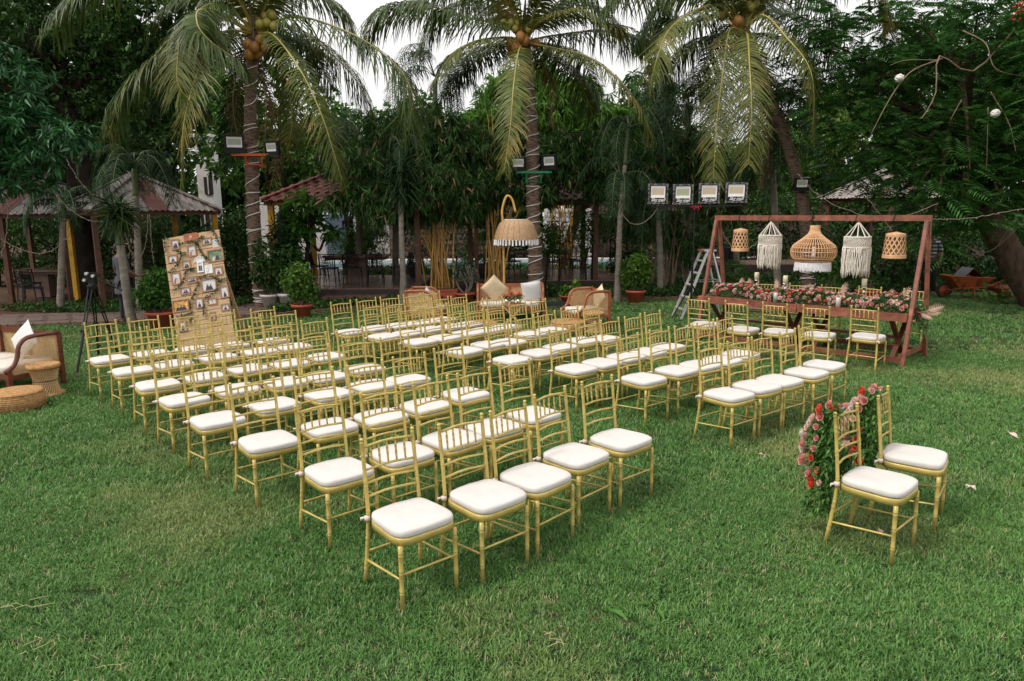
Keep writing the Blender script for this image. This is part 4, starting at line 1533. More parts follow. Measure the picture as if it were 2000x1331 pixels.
for px, py, w, h, bgm, fig, nf in FR:
    x, z = bz(px, py)
    w, h = w * S_, h * S_ * 1.02
    y0 = -.004
    fr = MB()
    fw = .020
    for dx, dz, ww, hh in ((0, h / 2 - fw / 2, w, fw), (0, -h / 2 + fw / 2, w, fw), (w / 2 - fw / 2, 0, fw, h - 2 * fw), (-w / 2 + fw / 2, 0, fw, h - 2 * fw)):
        fr.box((dx, 0, dz), (ww, .024, hh))
    R_ = (0, random.uniform(-.05, .05), 0)
    o = fr.build('picture_frame', M['framewood'], t, False, (x, y0, z), R_)
    o['label'] = 'framed photograph'
    iw, ih = w - 2 * fw, h - 2 * fw
    MB().box((0, .004, 0), (iw, .004, ih)).build('photo', PF[bgm], o)
    for q in range(nf):
        fx = (q - (nf - 1) / 2) * min(.24 * iw, .05)
        hh = ih * random.uniform(.52, .70)
        b = MB()
        n = 10
        body = [(fx - .018 - .1 * iw, -ih / 2 + .002), (fx + .018 + .1 * iw, -ih / 2 + .002), (fx + .018, -ih / 2 + hh * .72), (fx - .018, -ih / 2 + hh * .72)]
        body = [(max(-iw / 2 + .001, min(iw / 2 - .001, a)), c) for a, c in body]
        b.add([(a, .0012 - .0004 * q, c) for a, c in body], [(0, 1, 2, 3)])
        b.build('printed_figure', PD[(fig + q * (1 if fig else 0)) % 3], o)
        b = MB()
        b.add([(fx + .011 * math.cos(2 * PI * k / n), .0006 - .0004 * q, -ih / 2 + hh * .72 + .014 + .014 * math.sin(2 * PI * k / n)) for k in range(n)], [tuple(range(n))])
        b.build('printed_face', PS if q == 0 or fig else PD[0], o)
# sign plaque, the paper card, the cut-out white frame
x, z = bz(398, 122)
o = MB().box((0, 0, 0), (150 * S_, .014, 78 * S_)).build('sign', M['signwood'], t, False, (x, -.004, z))
for i, s in enumerate(((-.020, .016, .002, .020), (.0, .016, .030, .004), (.004, .010, .022, .004), (-.003, -.012, .030, .005), (-.01, -.018, .016, .003))):
    MB().box((s[0] + .005, -.008, s[1] - .002), (max(.006, s[2]), .002, s[3] if s[3] > .004 else .005)).build('mark', PF[4], o)
x, z = bz(670, 235)
o = MB().box((0, 0, 0), (78 * S_, .004, 86 * S_)).build('card', M['glasslamp'], t, False, (x, -.004, z))
x, z = bz(592, 490)
o = MB().box((0, 0, 0), (84 * S_, .004, 92 * S_)).build('card', PF[4], t, False, (x, -.003, z))
for k in range(7):
    MB().box((random.uniform(-.03, .03), -.003, .05 - k * .016), (random.uniform(.02, .05), .001, .004)).build('mark', PD[0], o)
x, z = bz(505, 450)
fr = MB()
for dx, dz, ww, hh in ((0, .075, .10, .022), (0, -.085, .10, .022), (.042, -.005, .018, .14), (-.042, -.005, .018, .14)):
    fr.box((dx, 0, dz), (ww, .016, hh))
for k in range(11):
    a = PI * k / 10
    fr.beam((.02 * math.cos(a), 0, .08), (.09 * math.cos(a), 0, .08 + .085 * math.sin(a) + .01), .012, .012)
    fr.box((.088 * math.cos(a), 0, .085 + .085 * math.sin(a)), (.02, .014, .014))
o = fr.build('cut_out_frame', PF[4], t, False, (x, -.010, z), (0, .05, 0))
o['label'] = 'white cut-out picture frame'
MB().box((0, .004, -.005), (.066, .004, .14)).build('photo', PF[0], o)
for q in (-1, 1):
    MB().box((q * .014, .001, -.03), (.022, .002, .09)).build('printed_figure', PD[0], o)
IV = [[(130, 70), (122, 130), (135, 240)], [(250, 245), (305, 290), (270, 380), (170, 455)], [(280, 180), (430, 175), (480, 230), (520, 310), (575, 380)], [(470, 210), (500, 160), (545, 145)],
      [(560, 66), (630, 85), (680, 180), (716, 265)], [(445, 465), (360, 480), (312, 590), (205, 660)], [(480, 570), (560, 558), (650, 580), (705, 612)], [(785, 618), (715, 645), (672, 735), (560, 792)],
      [(490, 610), (450, 720), (402, 800), (412, 880)], [(250, 930), (350, 935), (440, 905)], [(555, 850), (548, 960)], [(330, 290), (350, 300)], [(430, 960), (390, 1040)]]
for poly in IV:
    C = spline([(bz(*p)[0], -.022, bz(*p)[1]) for p in poly], 14)
    o = MB().tube(C, .003, 4).build('ivy_strand', M['twig'], t)
    L = np.linalg.norm(np.diff(C, axis=0), axis=1).sum()
    n = int(L * 190) + 6
    ti = rng.uniform(0, 13, n)
    P = np.stack([np.interp(ti, range(14), C[:, k]) for k in range(3)], 1) + rng.normal(0, .008, (n, 3)) * [1, .4, 1]
    D = rng.normal(0, 1, (n, 3)) * [1, .5, 1] + [0, -.5, 0]
    V, F = leaves(P, D, rng.uniform(.022, .04, n), rng.uniform(.018, .028, n))
    link('leaves', tri_mesh('leaves', V, F, M['ivy'], 3), o)

# ================================================================== CAMERA TRIPOD
top = at(180, 556, 10.35)
t = thing('camera_tripod', 'black video tripod without a camera, standing behind the left chairs', 'tripod', (top[0], top[1], 0), 0)
zt = top[2]
for (u, v) in ((150, 731), (193, 697), (236, 706)):
    f = gnd(u, v) - [top[0], top[1], 0]
    a = np.array([0, 0, zt - .04]) + f * [.08, .08, 0]
    mid = a + (f - a) * .52
    for s in (-1, 1):
        MB().tube([a + np.array([s * .028, 0, 0]), mid + np.array([s * .016, 0, 0])], .010, 6).build('upper_leg', M['blackm'], t)
    MB().tube([a + (f - a) * .48, f], [.022, .017], 8).build('lower_leg', M['black'], t)
    MB().box(mid, (.06, .04, .05)).build('clamp', M['black'], t)
    MB().tube([f + [0, 0, .0], f + [0, 0, .03]], [.035, .018], 8).build('foot', M['rubber'], t)
MB().lathe([(0, zt - .07), (.07, zt - .06), (.075, zt - .02), (.05, zt), (.045, zt + .03), (0, zt + .03)], seg=14).build('bowl', M['blackm'], t)
MB().box((0, 0, zt + .07), (.12, .10, .08)).box((.01, 0, zt + .13), (.20, .09, .05)).box((.02, 0, zt + .165), (.11, .07, .025)).build('fluid_head', M['blackm'], t)
for dx, dz in ((-.07, .07), (.06, .13), (-.03, .165)): MB().lathe([(0, -.02), (.022, -.02), (.022, .02), (0, .02)], seg=10).build('knob', M['alu'], t, False, (dx, -.06, zt + dz), (PI / 2, 0, 0))
MB().tube([(.06, 0, zt + .08), (.14, .1, zt + .02), (.30, .25, zt - .12)], .010, 6).build('pan_handle', M['black'], t)
for z in (.30, .62): MB().lathe([(.0, z), (.03, z), (.03, z + .02), (0, z + .02)], seg=10).build('spreader', M['black'], t)


# ================================================================== PEOPLE
def person(lab, loc, rz, shirt, legs, height=1.68, stripes=None, bend=0.0, skirt=0.0):
    t = thing('person', lab, 'person', loc, rz)
    k = height / 1.70
    J = {  # joint: (x, y, z, radius)
        'pel': (0, 0, .93, .135), 'bel': (0, .005, 1.07, .125), 'che': (0, .01, 1.25, .145), 'sho': (0, -.005, 1.40, .10), 'nec': (0, .0, 1.48, .052), 'hd0': (0, .01, 1.56, .070), 'hd1': (0, .015, 1.64, .082),
        'sl': (-.175, -.01, 1.385, .062), 'sr': (.175, -.01, 1.385, .062), 'el': (-.235, .0, 1.12, .043), 'er': (.23, .03, 1.12, .043), 'wl': (-.22, .13, .93, .030), 'wr': (.20, .22, 1.0, .030),
        'hl': (-.205, .17, .87, .033), 'hr': (.18, .30, 1.02, .033),
        'tl': (-.095, 0, .86, .098), 'tr': (.095, 0, .86, .098), 'kl': (-.11, .02, .48, .062), 'kr': (.10, -.01, .48, .062), 'al': (-.11, -.02, .09, .040), 'ar': (.11, -.05, .09, .040), 'fl': (-.13, .13, .035, .035), 'fr': (.13, .10, .035, .035)}
    E = [('pel', 'bel'), ('bel', 'che'), ('che', 'sho'), ('sho', 'nec'), ('nec', 'hd0'), ('hd0', 'hd1'), ('sho', 'sl'), ('sl', 'el'), ('el', 'wl'), ('wl', 'hl'), ('sho', 'sr'), ('sr', 'er'), ('er', 'wr'), ('wr', 'hr'),
         ('pel', 'tl'), ('tl', 'kl'), ('kl', 'al'), ('al', 'fl'), ('pel', 'tr'), ('tr', 'kr'), ('kr', 'ar'), ('ar', 'fr')]
    names = list(J)

    def skin(name, sub, edges, grow, m, lv=2):
        idx = {n: i for i, n in enumerate(sub)}
        me = bpy.data.meshes.new(name)
        me.from_pydata([tuple(c * k for c in J[n][:3]) for n in sub], [(idx[a], idx[b]) for a, b in edges if a in idx and b in idx], [])
        o = link(name, me, t)
        md = o.modifiers.new('skin', 'SKIN')
        for i, n in enumerate(sub):
            r = J[n][3] * k * grow
            f = .72 if n in ('pel', 'bel', 'che', 'sho') else 1
            me.skin_vertices[0].data[i].radius = (r, r * f) if True else (r, r)
            me.skin_vertices[0].data[i].use_root = (i == 0)
        md.use_smooth_shade = True
        sd = o.modifiers.new('sub', 'SUBSURF')
        sd.levels = lv
        sd.render_levels = lv
        me.materials.append(m)
        return o
    skin('body', names, E, 1.0, M['skin'])
    skin('shirt', ['bel', 'pel', 'che', 'sho', 'sl', 'el', 'sr', 'er'], E, 1.14, shirt)
    skin('trousers', ['pel', 'tl', 'kl', 'al', 'tr', 'kr', 'ar'], E, 1.18, legs)
    if skirt:
        MB().lathe([(.15 * k, 1.02 * k), (.185 * k, .90 * k), (.20 * k, (.93 - skirt) * k)], seg=20, sy=.8).build('shirt_tail', shirt, t, True)
    # face and hair
    hz = 1.60 * k
    hd = MB()
    n = 14
    for i in range(5):
        pass
    MB().lathe([(0.001, hz + .125), (.05, hz + .115), (.088, hz + .07), (.097, hz + .02), (.090, hz - .015)], (0, -.005, 0), 18, 1, 1.12).build('hair', M['hair'], t, True)
    MB().lathe([(0.0, -.022), (.010, -.016), (.012, -.004), (.006, .02), (0, .026)], (0, .098, hz - .012), 8).build('nose', M['skin'], t, True)
    for s in (-1, 1):
        MB().lathe([(0, -.006), (.008, 0), (0, .006)], (s * .03, .086, hz + .012), 8).build('eye', M['black'], t, True)
        MB().lathe([(0, -.028), (.014, -.01), (.015, .012), (0, .026)], (s * .088, .0, hz - .005), 8, .6, 1.2).build('ear', M['skin'], t, True)
        # hands: four curled fingers and a thumb on each palm
        h = np.array(J['hl' if s < 0 else 'hr'][:3]) * k
        w = np.array(J['wl' if s < 0 else 'wr'][:3]) * k
        d = unit(h - w)
        sd_ = unit(np.cross(d, (0, 0, 1.0)))
        for q in range(4):
            b0 = h + sd_ * (q - 1.5) * .019
            L = (.058, .066, .062, .048)[q]
            MB().tube([b0, b0 + d * L * .55, b0 + d * L * .85 + np.array([0, 0, -.018]), b0 + d * L * .8 + np.array([0, 0, -.036])], [.0095, .009, .0085, .0075], 6).build('finger', M['skin'], t, True)
        MB().tube([h - d * .03 + sd_ * .025 * -s, h + sd_ * .05 * -s + d * .005, h + sd_ * .052 * -s + d * .035], [.011, .0105, .008], 6).build('thumb', M['skin'], t, True)
    return t


def stripe_mat():
    m = M['cloth_dark'].copy()
    m.name = 'striped_shirt'
    n = m.node_tree.nodes
    lk = m.node_tree.links.new
    t = n.new('ShaderNodeTexCoord')
    sp = n.new('ShaderNodeSeparateXYZ')
    lk(t.outputs['Object'], sp.inputs[0])
    a = n.new('ShaderNodeMath'); a.operation = 'MULTIPLY'; a.inputs[1].default_value = 10.5
    f = n.new('ShaderNodeMath'); f.operation = 'FRACT'
    g = n.new('ShaderNodeMath'); g.operation = 'GREATER_THAN'; g.inputs[1].default_value = .55
    lk(sp.outputs['Z'], a.inputs[0]); lk(a.outputs[0], f.inputs[0]); lk(f.outputs[0], g.inputs[0])
    mx_ = n.new('ShaderNodeMix'); mx_.data_type = 'RGBA'
    mx_.inputs['A'].default_value = (.05, .06, .06, 1)
    mx_.inputs['B'].default_value = (.42, .42, .44, 1)
    lk(g.outputs[0], mx_.inputs['Factor'])
    b = [x for x in n if x.type == 'BSDF_PRINCIPLED'][0]
    lk(mx_.outputs['Result'], b.inputs['Base Color'])
    return m


p_ = gnd(243, 634)
person('person in a dark grey loose shirt standing in shade behind the leaning slender palm', (p_[0], p_[1] + .1, 0), -.6, M['cloth_grey'], M['cloth_dark'], 1.66, skirt=.28)
p_ = at(1818, 500, 18.6)
person('person in a striped shirt and dark trousers standing behind the right end of the frame', (p_[0], p_[1], 0), 2.6, stripe_mat(), M['cloth_dark'], 1.70)

# ================================================================== LADDER, FLOODLIGHTS
lt = at(1381, 490, 14.9)
zt = lt[2]
t = thing('step_ladder', 'open aluminium step ladder standing behind the left end of the flower table', 'ladder', (lt[0], lt[1], 0), .15)
fA = [gnd(1316, 627), gnd(1338, 622)]
for s in (-1, 1):
    MB().beam((-.62 + s * .0, s * .24, .0), (-.06, s * .16, zt), .028, .075, (0, 1, 0)).build('front_rail', M['alu'], t)
    MB().beam((.46, s * .23, .0), (.06, s * .15, zt - .03), .026, .05, (0, 1, 0)).build('rear_rail', M['alu'], t)
for k in range(5):
    f = (k + .8) / 5.6
    y = .24 - .08 * f
    MB().box((-.62 + .56 * f, 0, zt * f), (.09, 2 * y, .025)).build('step', M['alu'], t)
MB().box((0, 0, zt + .01), (.26, .36, .03)).build('top_cap', M['alu'], t)
MB().box((-.13, 0, zt + .012), (.02, .30, .034)).build('red_edge', M['terracotta'], t)
for z in (.35, .8): MB().beam((.46 - .4 * z / zt, -.2, z), (.46 - .4 * z / zt, .2, z), .02, .02).build('brace', M['alu'], t)
for s in (-1, 1): MB().beam((-.30, s * .19, .78), (.25, s * .18, .78), .006, .022, (0, 1, 0)).build('spreader', M['alu'], t)


LETTERS = {}


def flood(name, lab, loc, yaw, pitch, w=.42, h=.42, led='led', group=None, word=True, body='black', frame='scuffed'):
    t = thing(name, lab, 'floodlight', loc, 0, group)
    t.rotation_euler = Euler((pitch, 0, yaw))
    d = .09
    # facing -y
    MB().box((0, .03, 0), (w, d, h), taper=1).build('housing', M[body], t)
    fr = MB()
    fw = .030
    for dx, dz, ww, hh in ((0, h / 2 - fw / 2, w + .02, fw), (0, -h / 2 + fw / 2, w + .02, fw), (w / 2 - fw / 2 + .006, 0, fw, h - 2 * fw), (-w / 2 + fw / 2 - .006, 0, fw, h - 2 * fw)):
        fr.box((dx, -.024, dz), (ww, .022, hh))
    fr.build('front_frame', M[frame], t)
    iw, z0, z1 = w - .10, -h / 2 + h * .30, h / 2 - .045
    cz = (z0 + z1) / 2
    ih = z1 - z0
    # reflector pan: four sloping walls round the LED panel, set behind glass
    b = MB()
    o_ = [(-iw / 2, -.022, z0), (iw / 2, -.022, z0), (iw / 2, -.022, z1), (-iw / 2, -.022, z1)]
    i_ = [(-iw / 2 * .86, -.0165, cz - ih * .26), (iw / 2 * .86, -.0165, cz - ih * .26), (iw / 2 * .86, -.0165, cz + ih * .30), (-iw / 2 * .86, -.0165, cz + ih * .30)]
    b.add(o_ + i_, [(0, 1, 5, 4), (1, 2, 6, 5), (2, 3, 7, 6), (3, 0, 4, 7)])
    b.build('reflector', M['reflector'], t)
    MB().add(i_, [(0, 1, 2, 3)]).build('led_panel', M[led], t)
    for k in range(3):
        MB().box((0, .085, -h / 3 + k * h / 3), (w * .8, .03, .02)).build('cooling_fin', M[body], t)
    b = MB()
    b.tube([(-w / 2 - .015, .03, 0), (-w / 2 - .02, .05, -h / 2 - .05), (w / 2 + .02, .05, -h / 2 - .05), (w / 2 + .015, .03, 0)], .010, 5)
    b.build('bracket', M['blackm'], t)
    if word:
        c = bpy.data.curves.new('lettering', 'FONT')
        c.body = 'Sky mall'
        c.size = .085
        c.shear = .35
        c.offset = .002
        c.align_x = 'CENTER'
        c.extrude = .0008
        c.materials.append(PF[4])
        tmp = bpy.data.objects.new('lettering', c)
        lm = LETTERS.get('w') or bpy.data.meshes.new_from_object(tmp)
        LETTERS['w'] = lm
        link('lettering', lm, t, (0, -.0375, -h / 2 + .055), (PI / 2, 0, 0))
        MB().box((.02, -.0365, -h / 2 + .044), (.16, .001, .006)).build('mark', PF[4], t)
        MB().box((-.01, -.0365, -h / 2 + .128), (.09, .001, .005)).build('mark', PF[4], t)
    return t


YF = 14.5
pc = at(1357, 404, YF)
t = thing('light_stand', 'black telescopic T-bar light stand beside the step ladder', 'light stand', (pc[0], YF, 0), 0)
MB().tube([(0, 0, .35), (0, 0, 1.3)], .024, 8).build('pole', M['blackm'], t)
MB().tube([(0, 0, 1.25), (0, 0, pc[2] + .02)], .017, 8).build('inner_pole', M['blackm'], t)
for z in (1.28, .42): MB().lathe([(0, z - .03), (.04, z - .03), (.04, z + .03), (0, z + .03)], seg=10).build('collar', M['black'], t)
for u, v in ((1310, 625), (1385, 622), (1372, 588)):
    f = gnd(u, v) - [pc[0], YF, 0]
    MB().tube([(0, 0, .75), f], .014, 6).build('leg', M['blackm'], t)
    MB().tube([(0, 0, .30), f * .45 + [0, 0, .41]], .008, 5).build('brace', M['blackm'], t)
bx0, bx1 = at(1272, 404, YF)[0] - pc[0], at(1450, 402, YF)[0] - pc[0]
MB().beam((bx0, 0, pc[2]), (bx1, 0, pc[2] + .02), .035, .035).build('cross_bar', M['blackm'], t)
b = MB()
for k in range(5):
    b.tube([(-.10 + .05 * k, -.03, pc[2] + .03 * math.sin(k * 2)), (-.06 + .045 * k, -.045, pc[2] - .04 + .03 * math.cos(k * 3)), (-.02 + .03 * k, -.03, pc[2] + .02)], .007, 5)
b.build('red_cable_knot', M['rose_magenta'], t)
for i, (u, v, led, lab) in enumerate(((1284, 380, 'led', 'leftmost floodlight of the four on the T-bar stand'), (1332.5, 381, 'ledg', 'second floodlight from the left on the T-bar stand, greenish panel'),
                                      (1383.5, 379, 'led', 'third floodlight from the left on the T-bar stand'), (1436.5, 377.5, 'led', 'rightmost floodlight of the four on the T-bar stand'))):
    p = at(u, v, YF)
    flood('floodlight', lab, (p[0], YF - .04, p[2] + .01), (-.02, .03, .0, -.06)[i], .05, .385 + .012 * i, .40, led, 'floodlights on the T-bar stand')


# ================================================================== POTS AND POTTED PLANTS
def pot(t, r, h, m='terracotta', saucer=False):
    MB().lathe([(0, .0), (r * .68, 0), (r * .95, h * .80), (r * 1.08, h * .82), (r * 1.10, h * .99), (r * .98, h), (r * .94, h * .88), (0, h * .86)], seg=26).build('pot', M[m], t, True)


def potted(lab, loc, r, h, clumps, m, leaf=.07, width=.035, density=110, per=6, potm='terracotta', stems=True, group=None, mode='whorl', name='potted_bush'):
    t = thing(name, lab, 'potted plant', loc, 0, group)
    pot(t, r, h, potm)
    if stems:
        for k in range(7):
            c, rr = random.choice(clumps)
            e = np.array(c) + rng.normal(0, .3, 3) * np.array(rr)
            s0 = np.array([rng.normal(0, r * .25), rng.normal(0, r * .25), h * .86])
            MB().tube(spline([s0, (s0 + e) / 2 + rng.normal(0, .04, 3), e], 6), [.014, .012, .010, .009, .007, .005], 5).build('stem', M['twig'], t, True)
    crown('foliage', clumps, t, M[m], leaf, width, per, density=density * 4.2, mode=mode, shell=.35)
    return t


g1 = gnd(317, 641)
potted('round clipped bush in a red terracotta pot, left of the photo board', (g1[0], g1[1], 0), .27, .34, [((-.02, 0, .78), (.42, .36, .40)), ((.12, .1, .98), (.27, .25, .22)), ((-.15, -.05, .66), (.28, .28, .28))], 'leafmid', .075, .034, 220, 7)
g2 = gnd(591, 621)
potted('bright green bush in a terracotta pot in front of the tiled gazebo', (g2[0], g2[1], 0), .21, .30, [((-.05, 0, .74), (.36, .32, .40)), ((.02, 0, 1.0), (.24, .22, .22)), ((.14, 0, .62), (.24, .24, .24))], 'leafbright', .085, .045, 150, 6)
g3 = gnd(528, 602)
potted('dark leafy shrub in a white planter beside the left coconut palm', (g3[0], g3[1], 0), .21, .34, [((0, 0, .85), (.42, .3, .40)), ((-.1, 0, 1.25), (.3, .3, .4))], 'leafdark', .12, .05, 70, 6, 'whitepot', group='white planters by the palm', name='potted_shrub')
g4 = gnd(562, 602)
potted('leafy shrub in a white planter next to the terracotta pot', (g4[0], g4[1], 0), .20, .36, [((-.1, 0, .80), (.3, .3, .35)), ((.1, .1, 1.15), (.35, .3, .4))], 'leafdark', .12, .05, 60, 6, 'whitepot', group='white planters by the palm', name='potted_shrub')
g5 = gnd(1241, 592)
potted('round fresh green bush in a terracotta pot, alone between lawn and dark bamboo', (g5[0], g5[1], 0), .23, .32, [((.0, 0, .78), (.42, .38, .40)), ((.05, 0, 1.02), (.28, .26, .22)), ((-.12, 0, .60), (.28, .25, .22))], 'leafbright', .07, .04, 190, 7)
g6 = gnd(1113, 594)
potted('broad-leaved plant in a low terracotta bowl behind the right armchair', (g6[0], g6[1], 0), .24, .22, [((0, 0, .34), (.28, .22, .14)), ((.1, 0, .42), (.16, .16, .14))], 'leafbright', .16, .11, 40, 5)
g7 = gnd(1428, 575)
potted('small round green bush behind the left end of the flower frame', (g7[0], g7[1], 0), .24, .25, [((0, 0, .60), (.40, .3, .34))], 'leafmid', .06, .035, 200, 7)
g8 = at(1610, 560, 17.2)
potted('variegated trailing shrub by the wrapped palm trunk behind the table', (g8[0], g8[1], 0), .26, .3, [((0, 0, .95), (.36, .3, .48)), ((.2, 0, .7), (.25, .2, .3))], 'leafmid', .07, .045, 80, 6)
g9 = at(1696, 556, 17.0)
potted('bushy plant in a terracotta pot right of centre behind the table', (g9[0], g9[1], 0), .27, .33, [((-.2, 0, 1.3), (.36, .3, .5)), ((-.1, 0, .8), (.32, .3, .35))], 'leafdark', .09, .05, 70, 6)
g10 = gnd(1956, 583)
potted('dark bush in a terracotta pot by the leaning trunk at the right edge', (g10[0], g10[1], 0), .36, .32, [((0, 0, .82), (.52, .4, .42)), ((.1, 0, 1.1), (.32, .3, .25))], 'mango', .12, .06, 70, 6)
# bonsai-like shrub with pale bare stems
g11 = gnd(908, 592)
t = thing('topiary_shrub', 'small-leaved shrub with bare pale stems left of the middle sofa', 'shrub', (g11[0], g11[1] + .0, 0), 0)
pot(t, .24, .26)
for k in range(10):
    a = rng.uniform(0, 6.28)
    e = np.array([.26 * math.cos(a), .2 * math.sin(a), rng.uniform(.72, 1.0)])
    MB().tube(spline([(0, 0, .22), (.2 * math.cos(a + .8), .1 * math.sin(a), .45), e], 8), np.linspace(.02, .008, 8), 5).build('stem', M['slimbark'], t, True)
crown('foliage', [((-.08, 0, .98), (.24, .2, .17)), ((.14, 0, .85), (.18, .18, .13)), ((.02, 0, .62), (.28, .2, .12)), ((-.22, 0, .68), (.13, .12, .10)), ((.25, 0, .62), (.12, .12, .1))], t, M['euca'], .05, .035, 6, density=600)
# long red planter
g12 = gnd(866, 592)
t = thing('long_planter', 'long red rectangular planter under the yellow bamboo', 'planter', (g12[0], g12[1] + .1, 0), 0)
MB().box((0, 0, .16), (.66, .28, .30), taper=1.06).build('trough', M['terracotta'], t)
MB().box((0, 0, .325), (.74, .34, .03)).build('rim', M['terracotta'], t)
MB().box((0, 0, .342), (.62, .24, .004)).build('compost', M['earth'], t)
# floor plant at the right edge
g13 = gnd(1985, 592)
t = thing('spreading_plant', 'low pale yellow-green plant sprawling at the foot of the right tree', 'plant', (g13[0], g13[1], 0), 0)
n = 60
P = np.stack([rng.uniform(-.8, .5, n), rng.uniform(-.2, .3, n), rng.uniform(.02, .32, n)], 1)
V, F = leaves(P, rng.normal(0, 1, (n, 3)) + [0, -.2, .2], rng.uniform(.15, .3, n), rng.uniform(.07, .12, n))
link('leaves', tri_mesh('leaves', V, F, M['leafbright'], 3), t)
MB().box((.0, -.15, .03), (.9, .25, .02)).build('tray', M['black'], t)

# ================================================================== WHEELBARROW
wb = gnd(1842, 583)
t = thing('wheelbarrow', 'rusty orange wheelbarrow parked at the far right edge of the lawn', 'wheelbarrow', (wb[0], wb[1], 0), -.05)
ring = [(.17 + .035 * math.cos(a), .035 * math.sin(a)) for a in np.linspace(0, 2 * PI, 9)]
o = MB().lathe([(r, z) for r, z in ring], seg=22).build('tyre', M['rubber'], t, True, (0, 0, .205), (PI / 2, 0, .1))
MB().lathe([(.0, -.03), (.04, -.03), (.05, -.01), (.14, -.015), (.145, .015), (.05, .01), (.04, .03), (0, .03)], seg=18).build('rim', M['barrow'], t, True, (0, 0, .205), (PI / 2, 0, .1))
V = [(-.02, -.28, .58), (1.02, -.34, .54), (1.02, .34, .54), (-.02, .28, .58), (.26, -.17, .30), (.80, -.20, .26), (.80, .20, .26), (.26, .17, .30)]
V += [(x + .0, y * .96, z + .004) for x, y, z in V]
MB().add(V, [(0, 1, 5, 4), (1, 2, 6, 5), (2, 3, 7, 6), (3, 0, 4, 7), (7, 6, 5, 4), (8, 12, 13, 9), (9, 13, 14, 10), (10, 14, 15, 11), (11, 15, 12, 8), (12, 15, 14, 13)]).build('tray', M['barrow'], t)
b = MB()
b.tube([(-.02, -.28, .585), (1.02, -.34, .545), (1.02, .34, .545), (-.02, .28, .585), (-.02, -.28, .585)], .014, 6)
b.build('tray_rim', M['barrow'], t)
for s in (-1, 1):
    MB().tube([(0, s * .06, .205), (.30, s * .17, .27), (.85, s * .26, .30), (1.35, s * .28, .52), (1.5, s * .28, .53)], .017, 7).build('handle', M['barrow'], t, True)
    MB().tube([(.62, s * .22, .28), (.60, s * .24, .01), (.86, s * .24, .01), (.84, s * .24, .30)], .014, 6).build('leg', M['barrow'], t, True)
MB().beam((.60, -.24, .05), (.60, .24, .05), .02, .02).build('cross_brace', M['barrow'], t)
t = thing('plastic_crate', 'black folded sheet crate lying tilted in the orange wheelbarrow', 'crate', (wb[0] + .55, wb[1], .50), .1)
MB().beam((-.30, 0, -.02), (0, 0, .28), .42, .02, (0, 0, 1)).build('side', M['black'], t)
MB().beam((0, 0, .28), (.32, 0, .02), .42, .02, (0, 0, 1)).build('side', M['blackm'], t)


# ================================================================== PATHS AND PLATFORMS
def offset(poly, d):
    out = []
    n = len(poly)
    for i in range(n):
        a, b_ = np.array(poly[max(0, i - 1)], float), np.array(poly[min(n - 1, i + 1)], float)
        tdir = (b_ - a) / np.linalg.norm(b_ - a)
        out.append(np.array(poly[i]) + np.array([-tdir[1], tdir[0]]) * d)
    return out


edge = [(-13.6, 12.9), (-12.2, 13.45), (-8.4, 14.5), (-5.6, 15.3), (-3.6, 16.6), (0, 17.9), (3.5, 18.0), (9.0, 18.6)]
E_ = spline([(x, y, 0) for x, y in edge], 120)
kb = MB()
kroot = tag(MB().add([(p[0], p[1] - .0, .004) for p in E_] + [(p[0], p[1] + .16, .004) for p in E_[::-1]], [tuple(range(240))]).build('kerb', M['kerb']), kind='structure')
me0 = MB().box((0, 0, .03), (.205, .10, .07)).build('brick', M['kerb'])
me0d = me0.data
bpy.data.objects.remove(me0)
L_acc = np.concatenate([[0], np.cumsum(np.linalg.norm(np.diff(E_, axis=0), axis=1))])
nb = int(L_acc[-1] / .225)
for i in range(nb):
    s = (i + .5) * .225
    x, y = np.interp(s, L_acc, E_[:, 0]), np.interp(s, L_acc, E_[:, 1])
    x2, y2 = np.interp(s + .05, L_acc, E_[:, 0]), np.interp(s + .05, L_acc, E_[:, 1])
    a = math.atan2(y2 - y, x2 - x)
    link('brick', me0d, kroot, (x, y + .06, random.uniform(-.012, .006)), (random.uniform(-.03, .03), random.uniform(-.03, .03), a + random.uniform(-.03, .03)))
# paved walk along the left edge
pl = [(-15.5, 13.3), (-12.3, 13.75), (-8.4, 14.8), (-6.2, 15.3), (-5.4, 16.3), (-6.4, 17.6), (-9.0, 16.4), (-12.5, 15.8), (-16, 15.5)]
proot = sheet('path', pl, -.006, M['earth'])
slab = MB().box((0, 0, 0), (.46, .40, .04)).build('slab', M['paving'])
sd_ = slab.data
bpy.data.objects.remove(slab)
cnt = 0
for i in range(26):
    for j in range(8):
        x, y = -15.6 + i * .48 + (.24 if j % 2 else 0), 13.2 + j * .42 + (i * .09)
        if inside(np.array([[x, y]]), pl)[0]:
            link('slab', sd_, proot, (x, y, .004 + random.uniform(-.006, .006)), (random.uniform(-.01, .01), random.uniform(-.01, .01), .19 + random.uniform(-.02, .02)))


def platform(name, x0, x1, y0, y1, h, tile=.6):
    o = tag(MB().box(((x0 + x1) / 2, (y0 + y1) / 2, h / 2 - .02), (x1 - x0, y1 - y0, h - .04 + .04)).build(name, M['plinth']), kind='structure')
    nx, ny = int((x1 - x0) / tile), int((y1 - y0) / tile)
    tw, th = (x1 - x0) / nx, (y1 - y0) / ny
    me = MB().box((0, 0, 0), (tw - .008, th - .008, .024)).build('floor_tile', M['floor'])
    d = me.data
    bpy.data.objects.remove(me)
    for i in range(nx):
        for j in range(ny):
            link('floor_tile', d, o, (x0 + tw * (i + .5), y0 + th * (j + .5), h - .008 + random.uniform(0, .002)))
    return o


